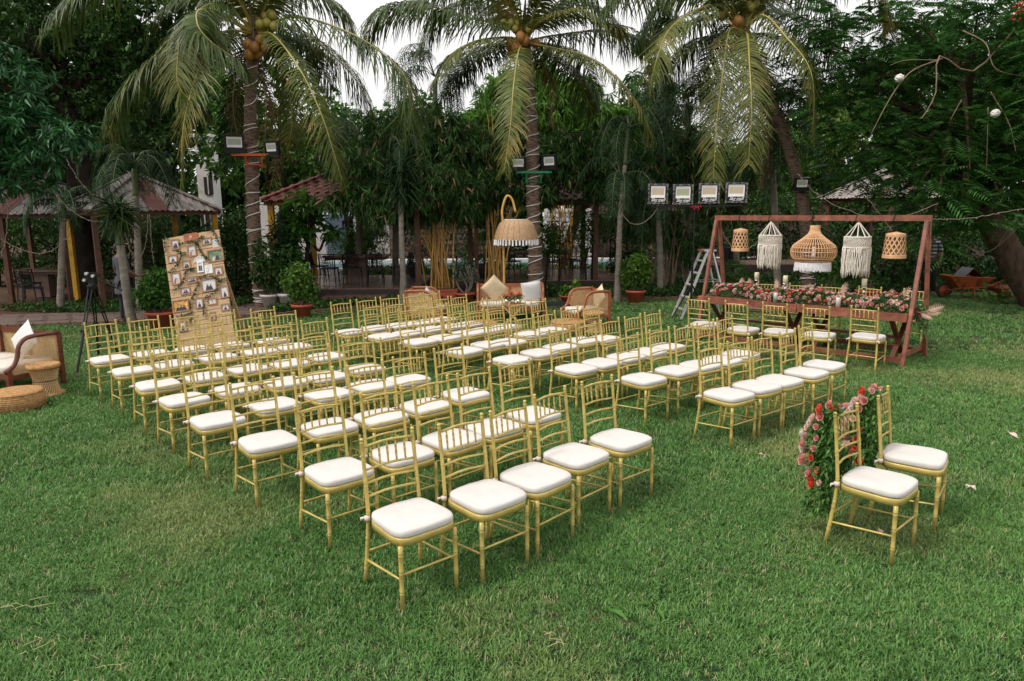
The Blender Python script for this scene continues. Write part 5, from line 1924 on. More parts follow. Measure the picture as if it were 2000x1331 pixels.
platform('platform', -6.4, -2.45, 18.3, 22.3, .30)
platform('platform', -1.3, 3.6, 20.2, 24.2, .30)
platform('platform', 5.3, 13.5, 23.8, 27, .45)
o = tag(MB().box((-4.0, 17.95, .07), (1.6, .5, .17)).build('step', M['kerb']), kind='structure')
o = tag(MB().box((1.6, 19.75, .07), (1.1, .5, .17)).build('step', M['kerb']), kind='structure')


# ================================================================== GAZEBOS
def gazebo(lab, c, half, rz, eave, apex, roof, post_m, over=.25, posts=((-1, -1), (1, -1), (1, 1), (-1, 1)), base=0.0, group='garden gazebos', extra=(), pm=None):
    t = thing('gazebo', lab, 'gazebo', (c[0], c[1], 0), rz, group)
    for i_, (sx, sy) in enumerate(list(posts) + list(extra)):
        pw = .14 if roof == 'tile' else .11
        MB().box((sx * half, sy * half, (eave + base) / 2), (pw, pw, eave - base)).build('post', M[pm[i_] if pm else post_m if (roof != 'tile' or sx < 0) else 'woodbrown'], t)
    for s in (-1, 1):
        MB().box((0, s * half, eave + .02), (2 * half + .3, .10, .16)).build('beam', M[post_m if roof == 'tile' else 'woodbrown'], t)
        MB().box((s * half, 0, eave + .025), (.10, 2 * half + .3 - .004, .16)).build('beam', M['woodbrown'], t)
    R_ = half + over
    z0, z1 = eave + .04, apex
    for q in range(4):
        a = q * PI / 2
        Rz = rotz(a)
        nrm = math.hypot(R_, z1 - z0)
        if roof == 'corr':
            # corrugated sheets, alternately grey and rusty red, each its own piece
            ns = 7
            for k in range(ns):
                xa, xb = -R_ + 2 * R_ * k / ns, -R_ + 2 * R_ * (k + 1) / ns
                m_ = 10
                V, F = [], []
                rows = 7
                for i in range(m_ + 1):
                    x = xa + (xb - xa) * i / m_
                    ymax = 1 - abs(x) / R_
                    wv = .016 * math.cos(i / m_ * 2 * PI * 3)
                    for j in range(rows):
                        f = ymax * j / (rows - 1)
                        V.append((x, -R_ * (1 - f), z0 + (z1 - z0) * f + wv * (1 if ymax > .02 else 0) + .012 * (k % 2)))
                for i in range(m_):
                    for j in range(rows - 1):
                        F.append((i * rows + j, (i + 1) * rows + j, (i + 1) * rows + j + 1, i * rows + j + 1))
                V = np.array(V) @ Rz.T
                MB().add(V, F).build('roof_sheet', M['corrred' if (q, k) in ((0, 3), (1, 1), (3, 5)) else 'corr'], t, True)
        else:
            V = np.array([(-R_, -R_, z0 - .02), (R_, -R_, z0 - .02), (0, 0, z1 - .02)]) @ Rz.T
            MB().add(V, [(0, 1, 2)]).build('roof_deck', M['woodbrown'], t)
            if q in (0, 1, 3):
                nr = 11
                tiles = MB()
                for j in range(nr):
                    f = j / nr
                    hw = R_ * (1 - f)
                    nt_ = max(1, int(2 * hw / .24))
                    for i in range(nt_):
                        x = -hw + 2 * hw * (i + .5) / nt_
                        w = hw / nt_ * .98
                        f2 = min(1, (j + 1.25) / nr)
                        y0_, y1_ = -R_ * (1 - f) - .02, -R_ * (1 - f2)
                        za, zb = z0 + (z1 - z0) * f + .035, z0 + (z1 - z0) * f2 + .012
                        V, F = [], []
                        for s_ in range(5):
                            xx = x - w + 2 * w * s_ / 4
                            bu = .028 * math.sin(s_ / 4 * PI * 2)
                            V += [(xx, y0_, za + bu), (xx, y1_, zb + bu), (xx, y0_, za + bu - .022)]
                        for s_ in range(4):
                            a_ = 3 * s_
                            F += [(a_, a_ + 3, a_ + 4, a_ + 1), (a_ + 2, a_ + 5, a_ + 3, a_)]
                        V = np.array(V) @ Rz.T
                        if q == 0 or True:
                            if 'tl' not in t or True:
                                tiles.add(V, F)
                o = tiles.build('roof_tiles', M['tile'], t)
                o['kind'] = 'stuff'
        V = [(R_ + .02, -R_ - .02, z0 + .03), (0, 0, z1 + .03)]
        V = np.array(V) @ Rz.T
        MB().beam(V[0], V[1], .20, .035).build('hip_cap', M['ridge' if roof == 'tile' else 'corr'], t)
    for k in range(5):
        x = -half + 2 * half * (k + .5) / 5
        MB().beam((x, -half, eave + .08), (x * .1, 0, z1 - .12), .05, .07).build('rafter', M['woodbrown'], t)
    return t


gazebo('gazebo with a weathered grey and rusty corrugated hipped roof behind the photo board', (-9.7, 18.6), 1.40, PI / 4, 2.28, 3.28, 'corr', 'yellow', .16, pm=('woodbrown', 'yellow', 'yellow', 'woodbrown'))
gazebo('gazebo with a grey corrugated roof on yellow posts at the far left edge', (-12.75, 19.6), 1.60, 0, 2.22, 3.25, 'corr', 'yellow', .25, extra=((-.05, -1),), pm=('woodbrown', 'yellow', 'woodbrown', 'woodbrown', 'woodbrown'))
gazebo('gazebo with a red clay tile roof over the left tiled platform', (-4.25, 20.05), 1.85, 0, 2.50, 3.62, 'tile', 'yellow', .22, base=.3)
gazebo('dark wooden tiled gazebo behind the middle coconut palm', (.62, 22.2), 1.80, 0, 2.52, 3.7, 'tile', 'woodbrown', .22, base=.3)
gazebo('gazebo with grey-brown corrugated roof half hidden in the right-hand trees', (13.1, 25.4), 1.2, .5, 2.6, 3.6, 'corr', 'woodbrown', .3, base=.45)

# hanging lantern boxes etc. are too dark to make out; tables and chairs under the roofs
def cafe_chair(lab, loc, rz, group):
    """dark plastic chair with a pierced back"""
    t = thing('cafe_chair', lab, 'chair', loc, rz, group)
    for sx in (-1, 1):
        for sy in (-1, 1):
            MB().tube([(sx * .22, sy * .22, 0), (sx * .19, sy * .19, .43)], [.014, .020], 6).build('leg', M['black'], t)
    MB().box((0, 0, .445), (.44, .44, .03)).build('seat', M['black'], t)
    b = MB()
    for i in range(9):
        x = -.19 + .0475 * i
        b.tube([(x, -.20, .47), (x + .03 * math.sin(i), -.235, .66), (x - .02 * math.sin(i * 2), -.255, .82)], .009, 4)
    for i in range(6):
        z = .52 + .055 * i
        b.tube([(-.20, -.205 - (z - .47) * .15, z), (0, -.225 - (z - .47) * .15, z + .02 * math.sin(i * 2)), (.20, -.205 - (z - .47) * .15, z)], .008, 4)
    b.build('backrest', M['black'], t)
    b = MB()
    b.tube([(-.21, -.19, .44), (-.215, -.26, .84), (.215, -.26, .84), (.21, -.19, .44)], .015, 6)
    b.build('back_frame', M['black'], t)
    return t


def dining(lab, c, z, w, d):
    t = thing('dining_table', lab, 'table', (c[0], c[1], z), 0, 'dining tables under the gazebos')
    MB().box((0, 0, .74), (w, d, .05)).build('top', M['floor'], t)
    MB().box((0, 0, .68), (w - .1, d - .1, .07)).build('apron', M['woodbrown'], t)
    MB().box((0, 0, .33), (w * .3, d * .4, .66)).build('pedestal', M['floor'], t)


dining('stone-topped table on a pedestal under the red tile gazebo', (-4.35, 20.0), .31, 1.75, .9)
dining('dark table under the gazebo behind the middle palm', (.95, 22.0), .31, 1.7, .9)
dining('dark table under the corrugated gazebo behind the photo board', (-9.4, 18.5), 0, 1.5, .8)
dining('dark table under the far left gazebo', (-13.0, 19.6), 0, 1.4, .8)
cc = None
for (x, y, a, lab) in ((-5.0, 19.35, 0, 'leftmost dark chair on the near side of the table under the red tile gazebo'), (-4.35, 19.3, 0, 'middle dark chair on the near side of the table under the red tile gazebo'),
                       (-3.75, 19.4, .1, 'right dark chair on the near side of the table under the red tile gazebo'), (-3.05, 19.9, 1.35, 'dark chair at the right end of the table under the red tile gazebo'),
                       (-5.5, 20.2, -1.5, 'dark chair at the left end of the table under the red tile gazebo'), (-4.7, 20.8, PI, 'dark chair on the far side of the table under the red tile gazebo')):
    if cc is None:
        cc = cafe_chair(lab, (x, y, .31), a, 'dark cafe chairs under the gazebos')
    else:
        dup(cc, (x, y, .31), a, lab)
for (x, y, z, a, lab) in ((.0, 21.7, .31, -.5, 'dark chair left of the table behind the middle palm'), (1.35, 21.3, .31, .3, 'dark chair on the near side of the table behind the middle palm'),
                          (2.05, 21.7, .31, 1.3, 'dark chair at the right end of the table behind the middle palm'), (1.9, 22.6, .31, 2.4, 'dark chair on the far right side of the table behind the middle palm'),
                          (-9.9, 17.9, 0, .3, 'dark chair in the shade under the corrugated gazebo behind the tripod'), (-12.9, 18.8, 0, .2, 'dark chair in front of the table under the far left gazebo'),
                          (-12.0, 17.6, 0, -.9, 'dark chair at the near side of the far left gazebo, beside the yellow post'), (-11.9, 19.4, 0, 1.4, 'dark chair at the right side of the table under the far left gazebo'),
                          (6.2, 24.6, .46, .4, 'dark chair on the platform behind the flower frame')):
    dup(cc, (x, y, z), a, lab)
t = thing('loudspeaker', 'black box loudspeaker on the dark platform behind the left bamboo lantern', 'loudspeaker', (7.55, 24.4, .46), .3)
MB().box((0, 0, .27), (.42, .38, .54), taper=.94).build('cabinet', M['black'], t)
MB().box((0, -.197, .27), (.34, .012, .44)).build('grille', M['blackm'], t)
for x, y in ((-2.95, 21.6), (-.75, 20.9)):
    t = thing('dark_planter', 'squat dark stone planter, ' + ('right rear of the red tile gazebo' if x < -2 else 'left end of the platform behind the arc lamp'), 'planter', (x, y, .31), 0)
    MB().lathe([(0, 0), (.17, 0), (.24, .2), (.22, .42), (.18, .44), (.17, .38), (0, .38)], seg=18).build('pot', M['plinth'], t, True)
    crown('foliage', [((0, 0, .62), (.25, .25, .2))], t, M['leafdark'], .12, .03, 5, density=240)

# ================================================================== POOL, WALLS AND HOUSE BEHIND
sheet('pool_water', [(-9, 27.2), (12, 27.2), (12, 31.5), (-9, 31.5)], .10, M['water'])
b = MB()
b.box((1.5, 26.9, .07), (21, .6, .2)).box((1.5, 31.9, .07), (21, .8, .2))
tag(b.build('pool_edge', M['whitewall']), kind='structure')
t = thing('house', 'white single-storey house behind the pool, with blue-grey blinds and a dark red door', 'house', (-7.4, 33.5, 0), 0)
WY = 33.5
MB().box((.55, 1.5, 1.5), (9.8, 3, 3.0)).build('wall', M['whitewall'], t)


def hx(u, v):
    p = at(u, v, WY - .02)
    return p[0] + 7.4, p[2]


for nm, u0, v0, u1, v1, m_ in (('door', 545, 422, 574, 520, 'darkred'), ('door', 638, 424, 682, 498, 'blind'), ('window', 708, 422, 746, 462, 'dark'), ('window', 790, 422, 812, 455, 'dark')):
    x0, z1 = hx(u0, v0)
    x1, z0 = hx(u1, v1)
    o = MB().box(((x0 + x1) / 2, -.02, (z0 + z1) / 2), (x1 - x0, .06, z1 - z0)).build(nm, M[m_], t)
    fr = MB()
    for dx, dz, ww, hh in (((x0 + x1) / 2, z1 + .04, x1 - x0 + .16, .08), (x0 - .04, (z0 + z1) / 2, .08, z1 - z0), (x1 + .04, (z0 + z1) / 2, .08, z1 - z0)):
        fr.box((dx, -.05, dz), (ww, .10, hh))
    fr.build('frame', M['darkred' if m_ != 'blind' else 'blind'], o)
    if m_ == 'blind':
        ns = 17
        for k in range(ns):
            MB().box(((x0 + x1) / 2, -.07, z0 + (z1 - z0) * (k + .5) / ns), (x1 - x0 - .08, .02, (z1 - z0) / ns * .75), np.array([[1, 0, 0], [0, .9, -.43], [0, .43, .9]])).build('slat', M['blind'], o)
# rubble-faced garden walls beside it: stones built as pieces
def stone_wall(name, lab, u0, v0, u1, v1, Y, m_, nx, nz, joint=.02):
    a, c = at(u0, v0, Y), at(u1, v1, Y)
    x0, x1, z1 = a[0], c[0], a[2]
    t = thing(name, lab, 'wall', ((x0 + x1) / 2, Y, 0), 0)
    w = x1 - x0
    MB().box((0, .12, z1 / 2), (w, .2, z1)).build('core', M['kerb' if m_ != 'stonewall' else 'whitewall'], t)
    for i in range(nx):
        for j in range(nz):
            ww, hh = w / nx, z1 / nz
            cx, cz = -w / 2 + ww * (i + .5 + (.5 if j % 2 else 0)) , hh * (j + .5)
            if cx > w / 2: continue
            k = 6
            V = [(cx + ww * .48 * math.cos(2 * PI * q / k + .3) * random.uniform(.8, 1.1), 0, cz + hh * .5 * math.sin(2 * PI * q / k + .3) * random.uniform(.8, 1.1)) for q in range(k)]
            V2 = [(cx + (x - cx) * .8, -.05 + random.uniform(-.02, .01), cz + (z - cz) * .8) for x, y, z in V]
            F = [tuple(range(k, 2 * k))[::-1]] + [(q, q + k, (q + 1) % k + k, (q + 1) % k) for q in range(k)]
            MB().add(V + V2, F).build('stone', M[m_], t)


stone_wall('pebble_wall', 'garden wall faced with brown and white pebbles, between the house and the middle palm', 758, 404, 1000, 500, 32.8, 'paving', 22, 10)
stone_wall('carved_wall', 'bright white carved stone wall beyond the pool, seen under the middle gazebo', 1062, 408, 1152, 500, 32.6, 'stonewall', 12, 12)
t = thing('boundary_wall', 'dim brown boundary wall behind the pool, right of the bright stone wall', 'wall', (13, 33.4, 0), 0)
MB().box((0, 0, 1.3), (19, .25, 2.6)).build('wall', M['paving'], t)
MB().box((0, 0, 2.64), (19.1, .35, .08)).build('coping', M['kerb'], t)
# white tall building and orange-brown slatted tower, far left
a, c = at(378, 268, 30), at(420, 420, 30)
t = thing('white_building', 'plain white building glimpsed between the left palm fronds and the trunk', 'building', ((a[0] + c[0]) / 2, 30.4, 0), 0)
MB().box((0, 0, a[2] / 2), (c[0] - a[0], .8, a[2])).build('wall', M['whitewall'], t)
MB().box((0, 0, a[2] + .06), (c[0] - a[0] + .2, 1.0, .12)).build('parapet', M['whitewall'], t)
for q in range(2):
    o = MB().box((-.1 + .25 * q, -.42, 2.0 + 1.4 * q), (.35, .06, .7)).build('window', M['dark'], t)
    MB().box((-.1 + .25 * q, -.46, 2.0 + 1.4 * q), (.04, .04, .7)).build('mullion', M['whitewall'], o)
a, c = at(243, 286, 26), at(312, 420, 26)
t = thing('slatted_tower', 'orange-brown slatted tower showing between the trees above the corrugated gazebo', 'tower', ((a[0] + c[0]) / 2, 27, 0), 0)
MB().box((0, 0, a[2] / 2), (c[0] - a[0] - .2, 1.6, a[2])).build('core', M['dark'], t)
ns = 22
for k in range(ns):
    MB().box((0, -.86, .2 + (a[2] - .2) * (k + .5) / ns), (c[0] - a[0], .06, (a[2] - .2) / ns * .68)).build('slat', M['brickwall'], t)

# chain-link fence
t = thing('chain_link_fence', 'chain-link fence of thin diamond wire in front of the white house', 'fence', (-6.1, 25.4, 0), 0)
b = MB()
w, h, s = 6.6, 2.5, .13
n = int((w + h) / s)
for k in range(n):
    o_ = -w / 2 - h + k * s
    for d in (1, -1):
        x0, x1 = o_, o_ + h
        z0, z1 = 0.05, h + .05
        if x0 < -w / 2: z0 += (-w / 2 - x0); x0 = -w / 2
        if x1 > w / 2: z1 -= (x1 - w / 2); x1 = w / 2
        if x1 - x0 < .05: continue
        b.tube([(d * x0, .004 * d, z0), (d * x1, .004 * d, z1)], .0032, 3, False)
o = b.build('mesh_panel', M['wire'], t)
for x in (-3.3, -1.1, 1.1, 3.3): MB().tube([(x, 0, 0), (x, 0, 2.6)], .028, 8).build('post', M['wire'], t)
for z in (.05, 2.56): MB().tube([(-3.3, 0, z), (3.3, 0, z)], .02, 6).build('rail', M['wire'], t)

# ================================================================== COCONUT PALMS
F_, Y_, D_ = 'frond', 'frondy', 'frondd'


def coconut_palm(lab, Y0, trunk, fronds, nuts, seed, dry=()):
    """trunk: list of (u, v, radius); fronds: (material, leaflet, [(u, v, dy)...])"""
    global rng
    base = at(trunk[0][0], trunk[0][1], Y0)
    t = thing('coconut_palm', lab, 'palm', (base[0], Y0, 0), 0, 'coconut palms along the lawn')
    O = np.array([base[0], Y0, 0])
    P = [at(u, v, Y0) for u, v, r in trunk]
    P[0][2] = -.05
    C = spline(np.array(P), 70)
    rad = np.interp(np.linspace(0, 1, 70), np.linspace(0, 1, len(trunk)), [r for _, _, r in trunk])
    # leaf-scar rings
    rad = rad * (1 + .05 * np.abs(np.sin(np.arange(70) * 1.35)) + rng.normal(0, .012, 70))
    MB().tube(C - O, rad, 16).build('trunk', M['palmbark'], t, True)
    hd = C[-1]
    cu, cv = trunk[-1][0], trunk[-1][1]
    extra = [(F_, .8, [(cu + sx * 45, cv + 10, 1.0), (cu + sx * 110, cv + 35, 1.9), (cu + sx * 150, cv + 110, 2.3)]) for sx in (-1, 1)]
    extra += [(F_, .8, [(cu + sx * 35, cv - 45, .8), (cu + sx * 95, cv - 75, 1.6), (cu + sx * 165, cv - 45, 2.0), (cu + sx * 200, cv + 15, 2.1)]) for sx in (-1, 1)]
    extra += [(Y_, .6, [(cu + sx * 25, cv - 60, -.3), (cu + sx * 60, cv - 110, -.6), (cu + sx * 110, cv - 120, -.9)]) for sx in (-1, 1)]
    for i, (m, ll, pts) in enumerate(list(fronds) + extra):
        Q = [hd - O + np.array([0, 0, -.05])] + [at(u, v, Y0 + dy) - O for u, v, dy in pts]
        frond_mesh(np.array(Q), ll * (1.42 if m == F_ else 1.08), .036, 140, .028, .72 if m == F_ else .42, m, 'frond', t, start=.16, gapp=.03)
    for i, pts in enumerate(dry):
        Q = [hd - O] + [at(u, v, Y0 + dy) - O for u, v, dy in pts]
        frond_mesh(np.array(Q), .55, .028, 60, .022, .95, 'fronddry', 'dead_frond', t, start=.2, gapp=.15)
    # spathes and fibre at the heart
    for k in range(9):
        a = k * 2.4
        d = np.array([math.cos(a), math.sin(a), 1.3 + .5 * math.sin(k)])
        MB().tube(spline([hd - O, hd - O + d * .22, hd - O + d * .42 + np.array([.12 * math.cos(a), .12 * math.sin(a), .05])], 6), [.05, .06, .05, .04, .03, .015], 6).build('leaf_base', M['rachis' if k % 2 else 'twig'], t, True)
    for k in range(5):
        a = k * 1.3 + 1
        MB().tube(spline([hd - O, hd - O + np.array([.2 * math.cos(a), .2 * math.sin(a), .05]), hd - O + np.array([.33 * math.cos(a), .33 * math.sin(a), -.25])], 6), [.02, .018, .016, .014, .012, .01], 5).build('fruit_stalk', M['twig'], t, True)
    for (u, v, dy, r, m) in nuts:
        p = at(u, v, Y0 + dy) - O
        MB().lathe([(0, -1.15 * r), (.45 * r, -1.02 * r), (.85 * r, -.55 * r), (1.0 * r, 0), (.88 * r, .55 * r), (.5 * r, 1.0 * r), (.16 * r, 1.18 * r), (0, 1.2 * r)], seg=14).build('coconut', M[m], t, True, p, (random.uniform(-.5, .5), random.uniform(-.5, .5), 0))
    return C, rad, O


def rope_light(lab, C, rad, ts, double=False):
    """pale rope light wound unevenly round a trunk between trunk positions ts (0..1)"""
    b = MB()
    P = []
    n = 70
    turns = ts[2]
    for i in range(int(turns * 14)):
        f = i / (turns * 14)
        tt = ts[0] + (ts[1] - ts[0]) * (f + .012 * math.sin(f * 41) + .01 * math.sin(f * 17))
        k = tt * (len(C) - 1)
        c = np.array([np.interp(k, range(len(C)), C[:, j]) for j in range(3)])
        r = np.interp(k, range(len(C)), rad) + .012
        a = f * turns * 2 * PI
        P.append(c + np.array([r * math.cos(a), r * math.sin(a), .05 * math.sin(a * .5 + f * 9)]))
    b.tube(P, .0125, 5)
    return tag(b.build('rope_light', M['ropelight'], None, True), lab, 'rope light', 'rope lights wound round the palms')



C, rad, O = coconut_palm('tall coconut palm on the left, two floodlights strapped to its trunk', 17.0,
    [(516, 603, .20), (508, 560, .165), (497, 460, .155), (492, 330, .145), (489, 200, .13), (494, 110, .135), (498, 62, .16)],
    [(F_, 1.0, [(575, 33, -.4), (690, 68, -1.0), (775, 130, -1.3), (806, 190, -1.4), (795, 240, -1.4)]),
     (Y_, .75, [(535, 70, -.6), (588, 140, -1.3), (628, 225, -1.7), (652, 300, -1.8), (668, 352, -1.8)]),
     (F_, .95, [(440, 12, -.5), (385, 22, -1.0), (300, 112, -1.4), (242, 180, -1.5), (212, 262, -1.5)]),
     (Y_, .8, [(430, 30, -.8), (362, 55, -1.8), (348, 110, -2.1), (350, 170, -2.2), (392, 215, -2.2)]),
     (Y_, .8, [(440, 62, -.9), (398, 115, -1.9), (368, 200, -2.3), (356, 270, -2.4), (355, 345, -2.4)]),
     (F_, .9, [(455, -20, -.3), (360, -60, -.6), (240, -50, -1.0), (150, -5, -1.2), (105, 50, -1.2)]),
     (F_, .8, [(400, 20, -1.5), (385, 45, -1.9), (410, 80, -2.0), (465, 118, -2.0)]),
     (D_, .8, [(480, 110, .8), (465, 180, 1.3), (452, 250, 1.6), (448, 315, 1.6)]),
     (F_, .85, [(545, 50, .8), (620, 85, 1.6), (690, 150, 2.2), (730, 225, 2.4)]),
     (F_, .9, [(520, -40, .2), (600, -120, .4), (700, -120, .6), (790, -50, .6)]),
     (F_, .9, [(490, -60, 0), (470, -150, 0), (430, -200, 0)]),
     (Y_, .7, [(520, 80, .9), (560, 160, 1.4), (570, 240, 1.6), (560, 300, 1.6)]),
     (D_, .8, [(470, 60, 1.2), (400, 110, 2.0), (330, 180, 2.4), (290, 240, 2.4)])],
    [(521, 45, -.25, .105, 'coconutg'), (535, 52, -.3, .10, 'coconutg'), (507, 47, -.3, .10, 'coconutg'), (516, 32, -.2, .09, 'coconutg'), (531, 30, -.2, .10, 'coconutg'),
     (484, 88, -.25, .12, 'coconut'), (497, 94, -.35, .12, 'coconut'), (508, 78, -.3, .11, 'coconut'), (515, 92, -.2, .11, 'coconut'), (487, 108, -.3, .12, 'coconut'), (503, 106, -.2, .11, 'coconut'), (425, 85, -.2, .11, 'coconut'), (432, 98, -.1, .10, 'coconut')],
    1, dry=([(515, 140, .5), (520, 230, .6), (512, 330, .6)], [(505, 130, .9), (530, 200, 1.2), (540, 300, 1.3), (520, 400, 1.3)], [(470, 120, .6), (455, 200, .8), (470, 300, .9)]))
P1C, P1R, P1O = C, rad, O
rope_light('white rope light wound round the left coconut palm trunk', C, rad, (.03, .62, 21))
rope_light('white rope light crossing loosely high on the left coconut palm trunk', C, rad, (.62, .80, 3))

C, rad, O = coconut_palm('coconut palm in the middle behind the sofa, two floodlights with a green bracket', 18.0,
    [(1046, 574, .19), (1045, 500, .165), (1041, 400, .16), (1040, 300, .15), (1035, 200, .14), (1027, 130, .15), (1022, 78, .17)],
    [(F_, .95, [(985, 50, -.3), (900, 32, -.8), (840, 12, -1.0), (778, 10, -1.2), (735, 32, -1.2), (711, 84, -1.2)]),
     (Y_, .8, [(985, 74, -.4), (930, 80, -1.0), (885, 105, -1.3), (852, 150, -1.4)]),
     (Y_, .62, [(1012, 105, -1.1), (1003, 170, -1.8), (997, 245, -2.1), (985, 333, -2.2)]),
     (Y_, .75, [(1045, 50, -.5), (1090, 28, -1.0), (1140, 21, -1.3), (1185, 45, -1.5), (1212, 52, -1.5)]),
     (Y_, .85, [(1085, 95, -.7), (1150, 112, -1.3), (1210, 158, -1.7), (1250, 210, -1.8), (1264, 248, -1.8)]),
     (F_, .8, [(1080, 70, .5), (1180, 62, 1.1), (1262, 84, 1.4), (1300, 125, 1.5)]),
     (F_, .85, [(1000, 40, .3), (950, -10, .6), (880, -25, .9), (810, 5, 1.0)]),
     (F_, .9, [(1060, 40, .2), (1110, -10, .5), (1190, -25, .8), (1280, 0, .9), (1310, 30, .9)]),
     (F_, .9, [(1010, -30, 0), (985, -110, 0), (930, -160, 0)]),
     (F_, .9, [(1040, -20, 0), (1075, -100, .1), (1130, -140, .2)]),
     (D_, .8, [(990, 90, 1.0), (930, 120, 1.8), (870, 175, 2.2), (840, 230, 2.2)]),
     (F_, .8, [(1075, 110, 1.0), (1130, 160, 1.8), (1160, 230, 2.2)])],
    [(990, 53, -.3, .10, 'coconutg'), (998, 45, -.3, .085, 'coconutg'), (1006, 57, -.3, .09, 'coconutg'), (985, 45, -.2, .08, 'coconutg'), (1033, 57, -.3, .10, 'coconutg'), (1010, 47, -.2, .08, 'coconutg'),
     (997, 87, -.4, .125, 'coconut'), (1007, 94, -.5, .135, 'coconut'), (1017, 73, -.45, .125, 'coconut'), (1026, 80, -.4, .12, 'coconut'), (999, 104, -.3, .11, 'coconut'), (1047, 85, -.1, .11, 'coconut')],
    2, dry=([(1060, 130, .8), (1080, 180, 1.0), (1075, 240, 1.0)], ))
P2C, P2R, P2O = C, rad, O
rope_light('white rope light wound round the middle coconut palm trunk', C, rad, (.02, .72, 22))

C, rad, O = coconut_palm('coconut palm on the right, behind the flower table, with long yellow hanging fronds', 17.5,
    [(1578, 578, .18), (1577, 520, .15), (1574, 450, .14), (1564, 380, .135), (1540, 290, .13), (1495, 170, .125), (1450, 60, .15)],
    [(Y_, .85, [(1405, 12, -.5), (1350, 25, -1.2), (1306, 60, -1.6), (1284, 112, -1.8), (1270, 165, -1.8)]),
     (Y_, .75, [(1460, 70, -1.0), (1464, 130, -1.7), (1468, 215, -2.1), (1462, 320, -2.1)]),
     (Y_, .72, [(1425, 60, -.7), (1412, 140, -1.4), (1400, 240, -1.7), (1393, 352, -1.8)]),
     (Y_, .8, [(1490, 30, -.7), (1540, 78, -1.5), (1577, 125, -1.9), (1589, 175, -2.0), (1589, 245, -2.0)]),
     (F_, .85, [(1500, 20, .4), (1570, 50, 1.0), (1625, 100, 1.3), (1652, 162, 1.3)]),
     (Y_, .8, [(1500, -20, -.5), (1610, -55, -1.2), (1700, -25, -1.6), (1726, 15, -1.7), (1735, 62, -1.7)]),
     (F_, .9, [(1400, -20, -.3), (1320, -42, -.7), (1230, -35, -1.0), (1185, 10, -1.0)]),
     (F_, .8, [(1425, 50, .8), (1385, 110, 1.5), (1350, 175, 1.9), (1335, 230, 1.9)]),
     (F_, .8, [(1400, 30, .9), (1350, 45, 1.5), (1300, 40, 1.8), (1288, 55, 1.8)]),
     (F_, .9, [(1450, -70, 0), (1480, -140, 0)]),
     (F_, .85, [(1480, -30, .8), (1560, -60, 1.6), (1650, -30, 2.0)]),
     (D_, .8, [(1470, 100, 1.0), (1500, 180, 1.6), (1520, 260, 1.8), (1515, 330, 1.8)])],
    [(1440, 42, -.35, .125, 'coconut'), (1434, 56, -.3, .10, 'coconut'), (1458, 8, -.3, .11, 'coconutg'), (1466, 14, -.3, .10, 'coconutg'), (1450, 2, -.3, .10, 'coconutg'), (1475, 8, -.2, .1, 'coconutg'), (1410, 32, -.1, .10, 'coconutg')],
    3, dry=([(1480, 130, .3), (1490, 240, .4), (1484, 370, .4)], [(1475, 120, .7), (1500, 220, .9), (1500, 340, .9)], [(1465, 100, .9), (1470, 200, 1.2), (1478, 320, 1.2)], [(1490, 130, .6), (1530, 200, .9), (1545, 290, .9)], [(1430, 110, 1.0), (1400, 180, 1.4), (1380, 260, 1.4)]))
rope_light('rope light wound tightly low on the right coconut palm trunk, under the rattan lamp', C, rad, (.02, .26, 16))

# floodlights on the palms, each pair on one painted bracket
def bracket(lab, C, rad, O, v, col, Y, u0, u1):
    p0, p1 = at(u0, v, Y - .24), at(u1, v, Y - .24)
    t = thing('lamp_bracket', lab, 'bracket', ((p0[0] + p1[0]) / 2, Y - .24, p0[2]), 0)
    w = p1[0] - p0[0]
    MB().beam((-w / 2, 0, 0), (w / 2, 0, 0), .045, .05).build('bar', M[col], t)
    for s in (-1, 1): MB().beam((s * .19, .02, 0), (s * .16, .10, -.26), .035, .035).build('strut', M[col], t)
    MB().tube([(.20 * math.cos(a), .24 + .20 * math.sin(a), -.22) for a in np.linspace(0, 2 * PI, 17)], .012, 5, False).build('strap', M[col], t)


bracket('orange bracket holding two floodlights on the left coconut palm', None, None, None, 303, 'orange', 17.0, 452, 535)
bracket('green bracket holding two floodlights on the middle coconut palm', None, None, None, 337, 'greenp', 18.0, 1008, 1078)
for (u, v, Y, yaw, pitch, w, lab) in ((458, 283, 16.7, .28, .12, .43, 'larger floodlight on the left side of the left coconut palm trunk'), (531, 292, 16.7, -.35, .10, .36, 'smaller floodlight on the right side of the left coconut palm trunk'),
                                      (1012, 322, 17.7, .30, .18, .36, 'floodlight on the left side of the middle coconut palm trunk'), (1073, 319, 17.7, -.55, .12, .38, 'floodlight on the right side of the middle coconut palm trunk'),
                                      (1566, 362, 17.2, -.1, .25, .34, 'dim floodlight high on the right coconut palm trunk, above the beam')):
    p = at(u, v, Y)
    flood('floodlight', lab, (p[0], Y, p[2] + .02), yaw, pitch, w, w * .92, 'glasslamp', 'floodlights on the palm trunks', False, 'black', 'black')


